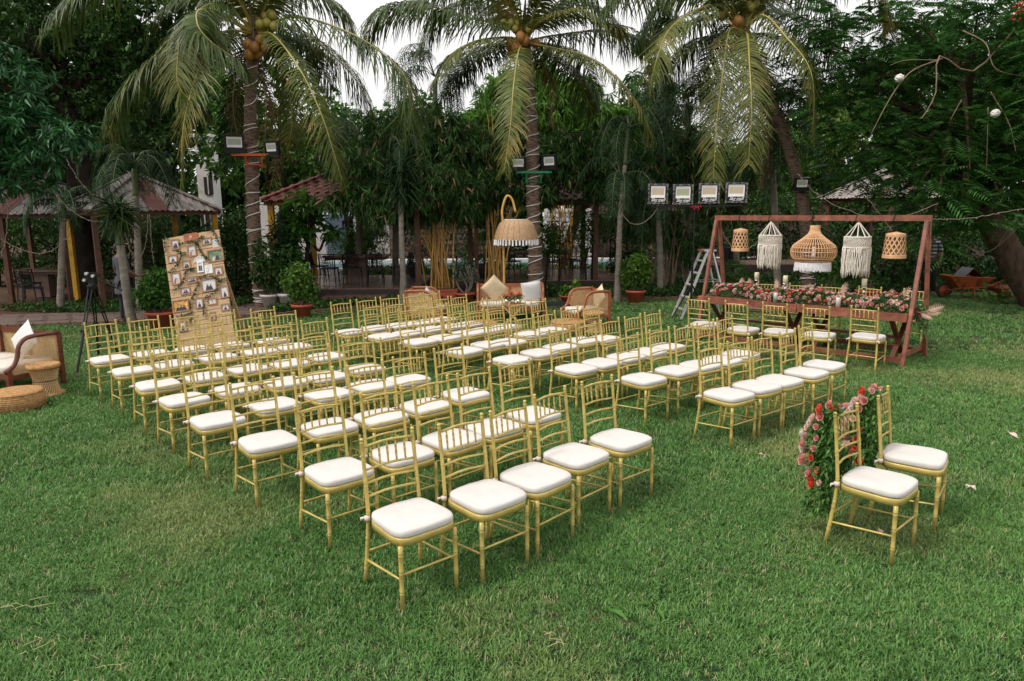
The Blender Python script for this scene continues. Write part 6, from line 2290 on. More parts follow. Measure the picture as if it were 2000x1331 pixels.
# ================================================================== SLENDER PALMS
def slim_palm(lab, Y, trunk, heads, group='slender palms'):
    base = at(trunk[0][0], trunk[0][1], Y)
    O = np.array([base[0], Y, 0])
    t = thing('slender_palm', lab, 'palm', O, 0, group)
    P = [at(u, v, Y) for u, v, r in trunk]
    P[0][2] = -.05
    C = spline(np.array(P), 40)
    rad = np.interp(np.linspace(0, 1, 40), np.linspace(0, 1, len(trunk)), [r for _, _, r in trunk])
    k = 30
    MB().tube(C[:k + 1] - O, rad[:k + 1] * (1 + .06 * (np.arange(k + 1) % 4 == 0)), 10).build('trunk', M['slimbark'], t, True)
    MB().tube(C[k:] - O, rad[k:] * 1.02, 10).build('crownshaft', M['slimgreen'], t, True)
    for (u, v, kind, n, L, m) in heads:
        h = at(u, v, Y) - O
        if kind == 'spiky':
            V, F = [], []
            nn_ = n
            d = unit(rng.normal(0, 1, (nn_, 3)) + [0, 0, .35])
            V, F = leaves(np.tile(h, (nn_, 1)) + rng.normal(0, .06, (nn_, 3)), d, rng.uniform(L * .6, L, nn_), .035, .5)
            link('strap_leaves', tri_mesh('strap_leaves', V, F, M[m], 3), t)
        else:
            for i in range(n):
                a = 2 * PI * i / n + rng.normal(0, .35)
                up = rng.uniform(-.1, 1.3)
                L0, L = L, L * rng.uniform(.65, 1.2)
                d = np.array([math.cos(a), math.sin(a), 0])
                z = np.array([0, 0, 1.0])
                Q = [h, h + d * L * .25 + z * L * .30 * up, h + d * L * .55 + z * L * (.28 * up - .05), h + d * L * .80 + z * L * (.1 * up - .35), h + d * L * .85 - z * L * .75]
                frond_mesh(np.array(Q), L * .40, .022, 56, .012, .85, m, 'frond', t, start=.18, spreadang=.9)
                L = L0
    return t


slim_palm('leaning slender palm trunk in front of the corrugated gazebo, spiky tuft on top', 14.0, [(262, 641, .105), (250, 590, .085), (238, 500, .07), (228, 440, .075)], [(232, 428, 'spiky', 190, .60, 'frond'), (231, 416, 'spiky', 120, .72, 'frondd')])
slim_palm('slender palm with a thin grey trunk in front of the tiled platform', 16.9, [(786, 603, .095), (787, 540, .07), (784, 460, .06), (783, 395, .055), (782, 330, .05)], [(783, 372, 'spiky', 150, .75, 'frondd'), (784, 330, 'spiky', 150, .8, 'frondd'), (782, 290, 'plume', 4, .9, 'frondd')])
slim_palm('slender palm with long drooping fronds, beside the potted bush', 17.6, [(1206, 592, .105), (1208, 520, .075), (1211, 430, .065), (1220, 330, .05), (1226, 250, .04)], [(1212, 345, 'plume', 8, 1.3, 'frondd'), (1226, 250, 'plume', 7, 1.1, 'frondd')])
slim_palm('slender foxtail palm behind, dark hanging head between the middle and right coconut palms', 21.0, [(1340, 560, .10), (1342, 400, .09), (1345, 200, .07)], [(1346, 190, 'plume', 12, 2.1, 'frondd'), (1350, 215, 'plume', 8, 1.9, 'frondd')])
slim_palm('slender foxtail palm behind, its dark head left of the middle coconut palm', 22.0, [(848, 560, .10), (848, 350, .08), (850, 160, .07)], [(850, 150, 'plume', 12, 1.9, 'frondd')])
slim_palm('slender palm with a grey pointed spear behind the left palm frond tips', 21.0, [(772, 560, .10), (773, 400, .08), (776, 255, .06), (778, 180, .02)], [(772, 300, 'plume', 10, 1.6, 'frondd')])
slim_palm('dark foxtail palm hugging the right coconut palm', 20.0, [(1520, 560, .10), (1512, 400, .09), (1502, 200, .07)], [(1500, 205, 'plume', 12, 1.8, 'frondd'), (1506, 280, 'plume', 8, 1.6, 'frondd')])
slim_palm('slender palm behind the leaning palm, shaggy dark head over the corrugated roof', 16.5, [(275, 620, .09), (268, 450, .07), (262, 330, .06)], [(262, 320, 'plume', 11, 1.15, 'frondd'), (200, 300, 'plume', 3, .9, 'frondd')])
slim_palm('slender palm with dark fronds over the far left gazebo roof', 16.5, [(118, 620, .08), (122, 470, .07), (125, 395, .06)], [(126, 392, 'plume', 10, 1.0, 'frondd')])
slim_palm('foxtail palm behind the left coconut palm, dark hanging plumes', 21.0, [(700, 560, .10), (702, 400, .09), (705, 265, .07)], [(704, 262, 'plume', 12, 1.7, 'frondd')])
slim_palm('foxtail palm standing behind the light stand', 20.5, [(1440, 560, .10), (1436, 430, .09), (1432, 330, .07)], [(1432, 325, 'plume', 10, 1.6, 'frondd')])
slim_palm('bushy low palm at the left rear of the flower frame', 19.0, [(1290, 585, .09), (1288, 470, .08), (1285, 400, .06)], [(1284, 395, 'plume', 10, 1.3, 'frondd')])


# ================================================================== BAMBOO
DENS = 1.45


def leaves2(P, D, L, W, curl=.25):
    """two-triangle folded leaves for distant crowns"""
    n = len(P)
    D = unit(D)
    up = np.tile([0, 0, 1.0], (n, 1)) + rng.normal(0, .5, (n, 3))
    S = unit(np.cross(D, up))
    N = np.cross(S, D)
    L = np.broadcast_to(L, n)[:, None]
    W = np.broadcast_to(W, n)[:, None]
    mid = P + D * L * .42
    V = np.stack([P, mid + S * W * .5 + N * W * .15, P + D * L - N * L * curl * rng.uniform(.3, 1.3, (n, 1)), mid - S * W * .5 + N * W * .15], 1).reshape(-1, 3)
    b = (np.arange(n) * 4)[:, None, None]
    F = (np.array([[0, 2, 1], [0, 3, 2]])[None] + b).reshape(-1, 3)
    return V, F


def mass(name, clumps, parent, m, leaf, width, n_per_m2=260, per=7, mode='whorl', shell=.25, droop=.3, m2=None, frac2=0.0, jitter=.12):
    PP, DD = [], []
    for c, r in clumps:
        area = 4 * PI * ((r[0] * r[1]) ** 1.6 / 3 + (r[0] * r[2]) ** 1.6 / 3 + (r[1] * r[2]) ** 1.6 / 3) ** (1 / 1.6)
        nt_ = max(5, int(area * n_per_m2 * DENS / per))
        tp, td = ell_points(c, r, nt_, shell)
        tp = tp + rng.normal(0, jitter * min(r), tp.shape)
        td = unit(td + rng.normal(0, .5, td.shape) + np.array([0, 0, .2]))
        for k in range(per):
            if mode == 'whorl':
                side = unit(np.cross(td, unit(rng.normal(size=(nt_, 3)))))
                d = td * .5 + side * .9 + np.array([0, 0, -droop])
                p = tp + rng.normal(0, leaf * .15, tp.shape)
            elif mode == 'fan':
                d = rng.normal(0, .5, (nt_, 3)) + td * .35 + np.array([0, 0, -.75])
                p = tp + rng.normal(0, leaf * .12, tp.shape)
            else:
                d = rng.normal(0, 1, (nt_, 3)) + np.array([0, 0, -droop])
                p = tp + rng.normal(0, leaf * .6, tp.shape)
            PP.append(p)
            DD.append(d)
    P, D = np.concatenate(PP), np.concatenate(DD)
    L = leaf * rng.uniform(.6, 1.3, len(P))
    V, F = leaves2(P, D, L, L * width / leaf)
    ex, mi = (), None
    if m2:
        ex = (M[m2],)
        mi = np.repeat((rng.random(len(P)) < frac2).astype(np.int32), 2)
    return link(name, tri_mesh(name, V, F, M[m], 3, ex, mi), parent)


def pxclumps(lst, Y, O):
    """clumps listed as (u, v, half-width px, half-height px, dy, depth radius)"""
    out = []
    for u, v, hw, hh, dy, rd in lst:
        p = at(u, v, Y + dy) - O
        k = (Y + dy) / FPX
        out.append((tuple(p), (hw * k, rd, hh * k)))
    return out


def bamboo(lab, base, Y, n, tops, clumps, m='bamleaf', culm='bamboo_y', dens=210, leaf=.20, tipf=.07):
    b0 = gnd(*base) if Y is None else at(base[0], base[1], Y)
    O = np.array([b0[0], b0[1], 0.0])
    t = thing('bamboo_clump', lab, 'bamboo', O, 0, 'bamboo clumps behind the lawn')
    Yb = O[1]
    for k in range(n):
        tu, tv, dy = tops[k % len(tops)]
        e = at(tu + rng.normal(0, 16), tv + rng.normal(0, 18), Yb + dy + rng.normal(0, .3)) - O
        s = np.array([rng.normal(0, .22), rng.normal(0, .15), 0])
        mid = s * .5 + e * np.array([.32, .32, .55])
        C = spline([s, mid, e], 30)
        r = np.linspace(.026, .010, 30) * rng.uniform(.7, 1.15)
        r = r * (1 + .14 * (np.arange(30) % 4 == 0))
        MB().tube(C, r, 6).build('culm', M[culm], t, True)
    mass('foliage', pxclumps(clumps, Yb, O), t, m, leaf * 1.35, leaf * .19, dens * .62, 12, 'fan', .2, m2='bamtip', frac2=tipf)
    return t


DENS = 2.0
bamboo('yellow bamboo clump with drooping leaf fans between the tiled platform and the sofa', (855, 560), 19.0, 30,
       [(770, 330, .2), (800, 300, 0), (830, 290, .3), (860, 300, 0), (890, 310, .2), (920, 340, .3), (812, 420, -.3), (880, 400, 0)],
       [(800, 330, 80, 55, 0, .9), (880, 300, 90, 60, .3, .9), (740, 360, 70, 40, 0, .7), (870, 400, 55, 35, -.3, .6), (935, 350, 45, 60, .2, .7), (790, 415, 60, 28, -.4, .5), (690, 330, 60, 40, -1.2, .6), (720, 385, 60, 28, -1.3, .5), (660, 395, 30, 20, -1.3, .4), (760, 260, 60, 40, 0, .7), (850, 250, 60, 40, 0, .7), (800, 378, 55, 28, -1.5, .5), (845, 350, 60, 40, -1.4, .5), (740, 410, 50, 18, -1.5, .4), (905, 380, 40, 45, -.6, .5)])
bamboo('bamboo clump behind the arc lamp, dark fans over the middle gazebo', (965, 552), 19.4, 20,
       [(930, 260, .3), (970, 240, .2), (1010, 250, .3), (1080, 280, .2), (1000, 400, .1), (950, 420, .1)],
       [(960, 290, 75, 45, .4, .9), (1090, 315, 90, 40, .3, .9), (1000, 350, 60, 45, .2, .7), (1150, 330, 60, 38, .2, .7), (1060, 380, 45, 22, 0, .5), (1130, 290, 60, 35, .4, .8), (1020, 285, 60, 35, .4, .8), (1170, 370, 40, 22, .2, .4), (950, 400, 40, 60, .2, .5)])
bamboo('tall bright bamboo rising behind the middle coconut palm', (1100, 560), 25.0, 16,
       [(960, 170, 0), (1000, 150, 0), (1060, 135, .2), (1110, 160, 0), (1150, 190, 0)],
       [(980, 215, 60, 55, 0, 1.2), (1080, 205, 60, 60, 0, 1.2), (1140, 235, 70, 45, 0, 1.2), (1055, 150, 30, 40, .3, .8), (940, 250, 50, 40, 0, 1.0), (1200, 240, 60, 40, .2, 1.0), (1130, 180, 40, 30, .3, .8), (1000, 165, 36, 32, .2, .8)], 'bamlight', dens=150, leaf=.26, tipf=.0)
bamboo('bamboo clump with thin brown stems behind the light stand', (1310, 575), 19.8, 18,
       [(1260, 320, .3), (1300, 290, .2), (1350, 310, .3), (1400, 350, .3), (1330, 420, 0)],
       [(1270, 330, 60, 50, .3, .8), (1340, 300, 70, 45, .4, .9), (1400, 400, 50, 50, .4, .7), (1290, 440, 45, 40, .2, .5), (1350, 480, 50, 32, .3, .6), (1240, 420, 35, 45, .4, .5)], culm='twig')
bamboo('feathery bamboo sprig standing above the trees left of the right palm', (1265, 560), 26.0, 5, [(1268, 60, 0), (1275, 90, 0)],
       [(1262, 80, 26, 24, 0, .5), (1290, 120, 24, 20, 0, .4), (1270, 200, 60, 60, 0, 1.0)], dens=70, leaf=.3, tipf=0)


# ================================================================== TREES
def tree(name, lab, cat, base_uv, Y, clumps, m, leaf, width, dens, trunk_r=.16, bark='bark', per=7, mode='whorl', group=None, limbs=True, m2=None, frac2=0, shell=.25, tr_path=None, droop=.3, label_only=False):
    b0 = at(base_uv[0], base_uv[1], Y)
    O = np.array([b0[0], Y, 0.0])
    t = thing(name, lab, cat, O, 0, group)
    cl = pxclumps(clumps, Y, O)
    big = sorted(cl, key=lambda c: -c[1][0] * c[1][2])[:max(3, int(len(cl) * .7))]
    if tr_path is None:
        cz = np.mean([c[0][2] for c in big])
        cxm = np.mean([c[0][0] for c in big])
        tr = spline([(0, 0, -.1), (cxm * .2, .1, cz * .4), (cxm * .6, 0, cz * .85)], 14)
    else:
        tr = spline([at(u, v, Y + dy) - O for u, v, dy in tr_path], 16)
        tr[0][2] = min(tr[0][2], 0)
    MB().tube(tr, np.linspace(trunk_r * 1.25, trunk_r * .6, len(tr)) * (1 + rng.normal(0, .03, len(tr))), 12).build('trunk', M[bark], t, True)
    if limbs:
        for c, r in big:
            s = tr[rng.integers(len(tr) // 2, len(tr))]
            e = np.array(c) + rng.normal(0, .25, 3) * r
            mid = (s + e) / 2 + np.array([rng.normal(0, .15), rng.normal(0, .15), .25])
            MB().tube(spline([s, mid, e], 10), np.linspace(trunk_r * .42, .015, 10), 7).build('limb', M[bark], t, True)
    mass('crown', cl, t, m, leaf, width, dens, per, mode, shell, droop, m2, frac2)
    return t


G_ = 'garden trees behind and around the lawn'
DENS = 1.3
tree('broadleaf_tree', 'big dark tree filling the upper left corner, sky glinting through', 'tree', (130, 560), 19.0,
     [(60, 60, 120, 70, 0, 1.5), (190, 60, 110, 60, .4, 1.5), (300, 40, 90, 55, .8, 1.4), (-220, 150, 180, 200, -2, 2.0), (-260, 0, 200, 150, -3, 2.2), (40, 190, 90, 70, 0, 1.3), (160, 180, 100, 70, .5, 1.4), (270, 150, 80, 60, .8, 1.2), (-60, 120, 90, 110, 0, 1.5),  # farthest-left clumps are out of view, added to block light from the side
      (330, 110, 60, 50, 1.2, 1), (100, -40, 160, 50, .3, 1.6), (300, -40, 120, 40, .8, 1.4), (230, 240, 80, 50, .5, 1.0), (100, 270, 90, 45, 0, 1.1), (400, 30, 60, 40, 1.5, .9)], 'leafdark', .17, .08, 80, .26, 'barkdark', group=G_,
     tr_path=[(175, 600, 0), (150, 300, 0), (130, 220, 0), (105, 150, 0), (60, 60, 0)])
tree('mango_tree', 'mango tree with glossy drooping leaf whorls reaching in from the left edge', 'tree', (-60, 640), 12.5,
     [(60, 250, 70, 28, 0, .6), (20, 235, 60, 35, 0, .6), (120, 270, 50, 25, -.2, .5), (90, 305, 55, 22, -.1, .5), (20, 300, 50, 30, 0, .5), (150, 262, 30, 22, -.3, .4), (30, 350, 60, 30, .2, .5), (-50, 280, 60, 80, 0, .8), (15, 120, 40, 30, .2, .6), (50, 150, 40, 22, .2, .5), (60, 200, 45, 20, .2, .5), (85, 345, 26, 16, 0, .3)],
     'mango', .20, .050, 95, .14, 'barkdark', per=10, group=G_, tr_path=[(-130, 660, 0), (-110, 420, 0), (-60, 320, 0), (20, 270, 0)], droop=.55)
tree('broadleaf_tree', 'tree with mid-green leaves rising behind the left coconut palm', 'tree', (560, 560), 24.0,
     [(560, 120, 70, 60, 0, 1.4), (500, 210, 70, 60, 0, 1.3), (600, 220, 70, 60, 0, 1.4), (450, 300, 60, 60, 0, 1.2), (560, 300, 80, 50, 0, 1.4), (650, 290, 60, 60, 0, 1.2), (530, 60, 40, 35, 0, .9), (430, 180, 50, 50, .4, 1), (590, 370, 60, 20, 0, 1)], 'leafmid', .22, .10, 46, .2, group=G_, m2='leafbright', frac2=.5)
tree('broadleaf_tree', 'tree with small bright leaves between the left and middle palms', 'tree', (700, 560), 27.0,
     [(690, 260, 80, 45, 0, 1.5), (780, 250, 70, 45, 0, 1.4), (860, 270, 70, 45, 0, 1.4), (740, 320, 90, 45, 0, 1.6), (880, 330, 80, 50, 0, 1.5), (640, 330, 60, 45, 0, 1.2), (640, 230, 45, 35, 0, .9), (820, 215, 50, 30, 0, .9), (960, 300, 70, 60, 0, 1.3)], 'leafbright', .24, .11, 46, .2, group=G_, m2='leafmid', frac2=.45)
tree('broadleaf_tree', 'dark tree mass behind the middle gazebo', 'tree', (1100, 560), 28.0,
     [(1080, 300, 90, 60, 0, 1.5), (1180, 300, 80, 65, 0, 1.5), (1260, 280, 70, 70, 0, 1.4), (1010, 330, 70, 50, 0, 1.3), (1330, 310, 60, 60, 0, 1.3), (1290, 220, 50, 50, 0, 1.1)], 'leafdark', .24, .11, 50, .2, group=G_, m2='leafmid', frac2=.3)
tree('broadleaf_tree', 'bright green tree behind the right coconut palm fronds', 'tree', (1430, 560), 29.0,
     [(1400, 330, 60, 40, 0, 1.3), (1450, 310, 50, 40, 0, 1.2), (1500, 350, 60, 60, 0, 1.4), (1370, 380, 60, 50, 0, 1.3), (1350, 280, 40, 40, 0, 1), (1560, 300, 50, 50, 0, 1.2)], 'leafmid', .24, .11, 46, .2, group=G_, m2='leafbright', frac2=.5)
tree('broadleaf_tree', 'tree with yellow leaves behind the right coconut palm', 'tree', (1640, 560), 30.0,
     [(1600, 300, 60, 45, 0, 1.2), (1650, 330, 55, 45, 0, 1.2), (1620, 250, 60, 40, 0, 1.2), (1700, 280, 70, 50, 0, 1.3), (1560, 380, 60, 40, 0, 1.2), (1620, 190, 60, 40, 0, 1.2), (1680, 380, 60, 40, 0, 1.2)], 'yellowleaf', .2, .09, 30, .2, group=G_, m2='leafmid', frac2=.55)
tree('broadleaf_tree', 'dark tree behind the far left gazebos', 'tree', (60, 560), 25.0,
     [(40, 330, 120, 60, 0, 1.6), (200, 310, 110, 60, 0, 1.6), (340, 290, 60, 60, 0, 1.3), (60, 230, 120, 60, 0, 1.6), (220, 220, 110, 60, 0, 1.5), (350, 200, 60, 60, 0, 1.2), (-80, 280, 90, 110, 0, 1.6)], 'leafdark', .26, .12, 48, .2, 'barkdark', group=G_)
tree('broadleaf_tree', 'dark tree behind the right-hand gazebo', 'tree', (1850, 560), 29.0,
     [(1760, 330, 110, 70, 0, 1.6), (1900, 330, 110, 80, 0, 1.7), (2020, 330, 90, 90, 0, 1.5), (1830, 220, 120, 70, 0, 1.6), (1980, 210, 110, 80, 0, 1.6), (1700, 420, 80, 45, 0, 1.3), (1850, 440, 120, 50, 0, 1.5), (2000, 450, 80, 50, 0, 1.5)], 'leafdark', .26, .12, 50, .2, 'barkdark', group=G_)


# feathery-leaved flame tree on the right: flat sprays of paired leaflets on layered branches
def sprays(name, parent, P, D, L, npair, m, droop=.35, wfac=.42):
    n = len(P)
    D = unit(D)
    Z = np.tile([0, 0, 1.0], (n, 1)) + rng.normal(0, .28, (n, 3))
    S = unit(np.cross(D, Z))
    N = np.cross(S, D)
    VV, FF = [], []
    L = np.broadcast_to(L, n)[:, None]
    cnt = 0
    for k in range(npair):
        f = (k + .5) / npair
        c = P + D * L * f - np.array([0, 0, 1.0]) * L * droop * f * f
        ln = L * wfac * (math.sin(PI * (.16 + .80 * f)) ** .7)
        for s in (-1, 1):
            d = unit(S * s + D * .45)
            w = L / npair * .40
            a = c
            tip = c + d * ln - np.array([0, 0, 1.0]) * ln * .22
            m1 = c + d * ln * .5 + D * w
            m2_ = c + d * ln * .5 - D * w
            VV.append(np.stack([a, m1, tip, m2_], 1))
    V = np.concatenate(VV, 0).reshape(-1, 3)
    q = len(V) // 4
    b = (np.arange(q) * 4)[:, None, None]
    F = (np.array([[0, 2, 1], [0, 3, 2]])[None] + b).reshape(-1, 3)
    return link(name, tri_mesh(name, V, F, M[m], 3), parent)


def feather_tree(lab, base_uv, Y, path, clumps, trunk_r, n_per, L=.42, limbs=()):
    b0 = at(base_uv[0], base_uv[1], Y)
    O = np.array([b0[0], Y, 0.0])
    t = thing('flame_tree', lab, 'tree', O, 0, 'feathery-leaved trees on the right')
    tr = spline([at(u, v, Y + dy) - O for u, v, dy in path], 22)
    MB().tube(tr, np.linspace(trunk_r * 1.2, trunk_r * .5, 22) * (1 + rng.normal(0, .03, 22)), 14).build('trunk', M['bark'], t, True)
    PP, DD = [], []
    cl = pxclumps(clumps, Y, O)
    for c, r in cl:
        c = np.array(c)
        s = tr[rng.integers(11, 22)]
        e = c + rng.normal(0, .3, 3) * r
        MB().tube(spline([s, (s + e) / 2 + np.array([0, 0, .4]), e], 10), np.linspace(trunk_r * .35, .012, 10), 6).build('limb', M['bark'], t, True)
        area = (r[0] * r[2] + r[0] * r[1] + r[1] * r[2]) * 2.5
        n = int(area * n_per)
        p, d = ell_points(c, r, n, .2)
        # gather into thin horizontal tiers
        tier = .22
        p[:, 2] = np.round(p[:, 2] / tier) * tier + rng.normal(0, .05, n)
        d = d * [1, 1, .25] + rng.normal(0, .5, (n, 3)) * [1, 1, .25]
        PP.append(p)
        DD.append(d)
    P, D = np.concatenate(PP), np.concatenate(DD)
    sprays('crown', t, P, D, L * rng.uniform(.7, 1.25, len(P)), 9, 'feather')
    for pts, r in limbs:
        Cc = spline([at(u, v, Y + dy) - O for u, v, dy in pts], 16)
        MB().tube(Cc, np.linspace(r, r * .4, 16), 6).build('bare_branch', M['twig'], t, True)
    return t


feather_tree('leaning brown-trunked tree with feathery leaves filling the right side', (2020, 590), 16.0,
    [(2035, 600, 0), (2000, 545, 0), (1968, 490, 0), (1940, 445, 0), (1915, 400, .2), (1890, 320, .5), (1880, 220, .8), (1860, 100, 1)],
    [(1880, 330, 80, 40, -1.0, 1.0), (1960, 350, 70, 40, -1.0, 1.0), (1830, 400, 60, 35, -.8, .8), (1900, 410, 60, 30, -1.2, .7), (1750, 330, 70, 40, -.2, 1.0), (1700, 270, 80, 45, 0, 1.1), (1800, 250, 80, 50, -.3, 1.2), (1900, 230, 90, 50, -.5, 1.3), (1990, 250, 70, 60, -.5, 1.2),
     (1640, 210, 70, 40, .5, 1.1), (1700, 160, 80, 50, .3, 1.2), (1800, 130, 90, 50, 0, 1.3), (1900, 110, 90, 50, 0, 1.3), (2000, 120, 70, 70, 0, 1.3), (1620, 110, 70, 50, .8, 1.2), (1700, 60, 90, 40, .6, 1.3), (1820, 20, 100, 40, .4, 1.4), (1950, 20, 100, 40, .4, 1.4), (1600, 40, 60, 35, 1.2, 1.0), (1840, 470, 40, 25, -.5, .5), (1800, 350, 50, 30, -.8, .7), (1860, 380, 30, 20, -1.6, .4), (1780, 440, 30, 30, .6, .6), (2080, 300, 120, 120, -1, 1.6), (2200, 150, 200, 200, -2, 2.2), (2100, 60, 140, 120, -1, 1.8), (1740, 385, 50, 30, 1, .7), (1660, 330, 60, 40, 1.2, .8), (1560, 170, 50, 40, 1.2, .8)],  # clumps past the right edge stay unseen, added to keep side light off
    .30, 16, .46,
    limbs=[([(1980, 60, -.5), (1900, 140, -1.2), (1835, 110, -1.6), (1828, 180, -1.7), (1805, 225, -1.8), (1796, 232, -1.8)], .02), ([(1840, 115, -1.5), (1780, 140, -1.7), (1740, 190, -1.8), (1700, 265, -1.9)], .016),
           ([(1835, 118, -1.5), (1770, 118, -1.6), (1738, 128, -1.6)], .012), ([(1880, 60, -1), (1925, 85, -1.4), (1945, 135, -1.6), (2010, 152, -1.6)], .013), ([(1935, 180, -1.3), (1970, 240, -1.6), (1985, 300, -1.7)], .014),
           ([(1930, 210, -1.6), (1927, 330, -1.7)], .008), ([(1878, 195, -1.5), (1856, 235, -1.6)], .01), ([(1992, 440, -.8), (1950, 480, -1), (1985, 425, -1)], .008)])
# two pale paper balls caught in the branches, red blossom at the top right corner
for u, v, lab in ((1757, 153, 'crumpled pale ball caught in the branches, left one'), (1944, 222, 'crumpled pale ball caught in the branches, right one near the edge')):
    p = at(u, v, 14.2)
    b = MB()
    n = 10
    V = []
    for i in range(n + 1):
        for j in range(14):
            th, ph = PI * i / n, 2 * PI * j / 14
            r = .085 * (1 + rng.normal(0, .10))
            V.append((r * math.sin(th) * math.cos(ph), r * math.sin(th) * math.sin(ph), r * .85 * math.cos(th)))
    F = [(i * 14 + j, (i + 1) * 14 + j, (i + 1) * 14 + (j + 1) % 14, i * 14 + (j + 1) % 14) for i in range(n) for j in range(14)]
    b.add(V, F)
    tag(b.build('paper_ball', M['whitewall'], None, False, p), lab, 'paper ball', 'paper balls in the right tree')
p = at(1990, 18, 15)
n = 70
P = p + rng.normal(0, 1, (n, 3)) * [.07, .07, .11]
V, F = leaves2(P, rng.normal(0, 1, (n, 3)), rng.uniform(.04, .08, n), .035)
tag(link('blossom', tri_mesh('blossom', V, F, M['rose_coral'], 3)), 'cluster of red blossom at the top right corner of the tree', 'blossom', kind='stuff')


# far wood closing the view behind everything
PROF = [(-400, -60), (0, -60), (420, 0), (480, 190), (560, 240), (700, 250), (860, 225), (950, 205), (1060, 190), (1200, 215), (1330, 245), (1400, 300), (1480, 270), (1580, 220), (1650, 90), (1800, 0), (2400, -80)]
wood = []
for k in range(330):
    u = rng.uniform(-300, 2300)
    vt = np.interp(u, [q[0] for q in PROF], [q[1] for q in PROF])
    v = rng.uniform(vt + 45, 470)
    if 560 < u < 830 and v > 380: continue
    if 1040 < u < 1170 and v > 385: continue
    Yw = rng.uniform(34.5, 38)
    p = at(u, v, Yw)
    wood.append((tuple(p), (rng.uniform(1.1, 1.9), 1.2, rng.uniform(.9, 1.3))))
DENS = .55
tag(mass('distant_wood', wood, None, M and 'leafdark', .42, .22, 44, 6, 'random', .1, .2, 'leafmid', .3), 'mass of dark trees closing the garden off behind the houses and pool', 'wood', kind='stuff')
DENS = 2.0


DENS = 2.7
# ================================================================== HEDGES AND UNDERGROWTH
def hedge(lab, u0, u1, v0, v1, Y, m='leafdark', dens=60, leaf=.14, width=.06, depth=.7, name='hedge', cat='hedge', m2=None, frac2=0, group='dark hedges and shrubs behind the lawn', base_v=None):
    a = at((u0 + u1) / 2, 600, Y)
    O = np.array([a[0], Y, 0.0])
    t = thing(name, lab, cat, O, 0, group)
    x0, x1 = at(u0, v0, Y)[0] - O[0], at(u1, v0, Y)[0] - O[0]
    z1, z0 = at(u0, v0, Y)[2], max(.1, at(u0, v1, Y)[2])
    n = max(2, int((x1 - x0) / .9))
    cl = []
    for i in range(n):
        cx = x0 + (x1 - x0) * (i + .5) / n
        hh = (z1 - z0) * rng.uniform(.85, 1.1)
        nz = max(1, int(round(hh / 1.1)))
        for j in range(nz):
            cl.append(((cx + rng.normal(0, .12), rng.normal(0, .15), z0 + hh * (j + .5) / nz), ((x1 - x0) / n * .66, depth * rng.uniform(.8, 1.1), hh / nz * .62)))
    for i in range(max(2, n)):
        x = x0 + (x1 - x0) * (i + .5) / n + rng.normal(0, .1)
        MB().tube(spline([(x, 0, 0), (x + rng.normal(0, .1), 0, z1 * .4), (x + rng.normal(0, .2), 0, z1 * .8)], 6), [.035, .03, .025, .02, .015, .01], 5).build('stem', M['barkdark'], t)
    mass('foliage', cl, t, m, leaf, width, dens, 6, 'random', .2, .2, m2, frac2)
    return t


hedge('dark creeper hedge behind the left gazebos', -60, 330, 415, 560, 22.5)
hedge('dark clipped hedge under the corrugated gazebo, behind the photo board', 270, 440, 430, 545, 21.0, m2='leafmid', frac2=.15)
hedge('dark shrubs between the photo board and the left coconut palm', 430, 500, 400, 570, 19.5, leaf=.13)
hedge('ferny dark shrub beside the left coconut palm trunk', 525, 575, 440, 570, 18.0, m='frondd', leaf=.22, width=.03, dens=90)
hedge('dark climbing shrub at the left rear of the red tile gazebo', 535, 572, 400, 480, 20.8, leaf=.1)
hedge('dark shrubs behind the arc lamp', 905, 1010, 470, 540, 24.6, dens=40, depth=.5)
hedge('fine-leaved dwarf bamboo hedge in front of the white house', 672, 752, 440, 500, 25.0, 'leafmid', 80, .2, .025, .5, m2='leafdark', frac2=.4)
hedge('dark fine shrubs in front of the pebble wall, behind the yellow bamboo', 790, 930, 425, 500, 25.6, dens=34, depth=.4)
hedge('dark shrubs under the bamboo right of the middle gazebo', 1175, 1290, 400, 555, 23.0)
hedge('dark shrubs behind the light stand and ladder', 1290, 1400, 420, 500, 24.0)
hedge('dark creeper-covered hedge behind the flower frame', 1400, 1600, 380, 505, 26.6, leaf=.16)
hedge('dark hedge behind the striped-shirt person and frame end', 1600, 1850, 440, 560, 21.5, leaf=.15)
hedge('dark hedge running on beyond the right edge of the lawn', 2080, 2500, 330, 575, 19.0, leaf=.2, width=.09, dens=40)
hedge('dark hedge in the deep shade under the leaning tree', 1840, 2060, 440, 575, 20.5, leaf=.15)
hedge('bushy shrub left of the middle coconut palm, on the platform edge', 1055, 1110, 430, 500, 20.0, 'leafmid', 90, .16, .03, .4, m2='leafdark', frac2=.5)
hedge('bright strappy plant by the right post of the middle gazebo', 1140, 1172, 415, 490, 20.4, 'leafbright', 90, .25, .02, .3, m2='leafmid', frac2=.5)
hedge('trailing shrub at the left rear of the striped-shirt person', 1745, 1800, 470, 560, 19.5, leaf=.1)


def groundcover(lab, poly, m, n, leaf, width, zmax, name='ground_cover'):
    P = []
    xs, ys = [p[0] for p in poly], [p[1] for p in poly]
    while sum(len(p) for p in P) < n:
        q = np.stack([rng.uniform(min(xs), max(xs), n), rng.uniform(min(ys), max(ys), n), rng.uniform(0, zmax, n)], 1)
        P.append(q[inside(q, poly)])
    P = np.concatenate(P)[:n]
    V, F = leaves2(P, rng.normal(0, 1, (n, 3)) + [0, 0, .5], leaf * rng.uniform(.6, 1.3, n), width)
    return tag(link(name, tri_mesh(name, V, F, M[m], 3)), lab, 'ground cover', kind='stuff')


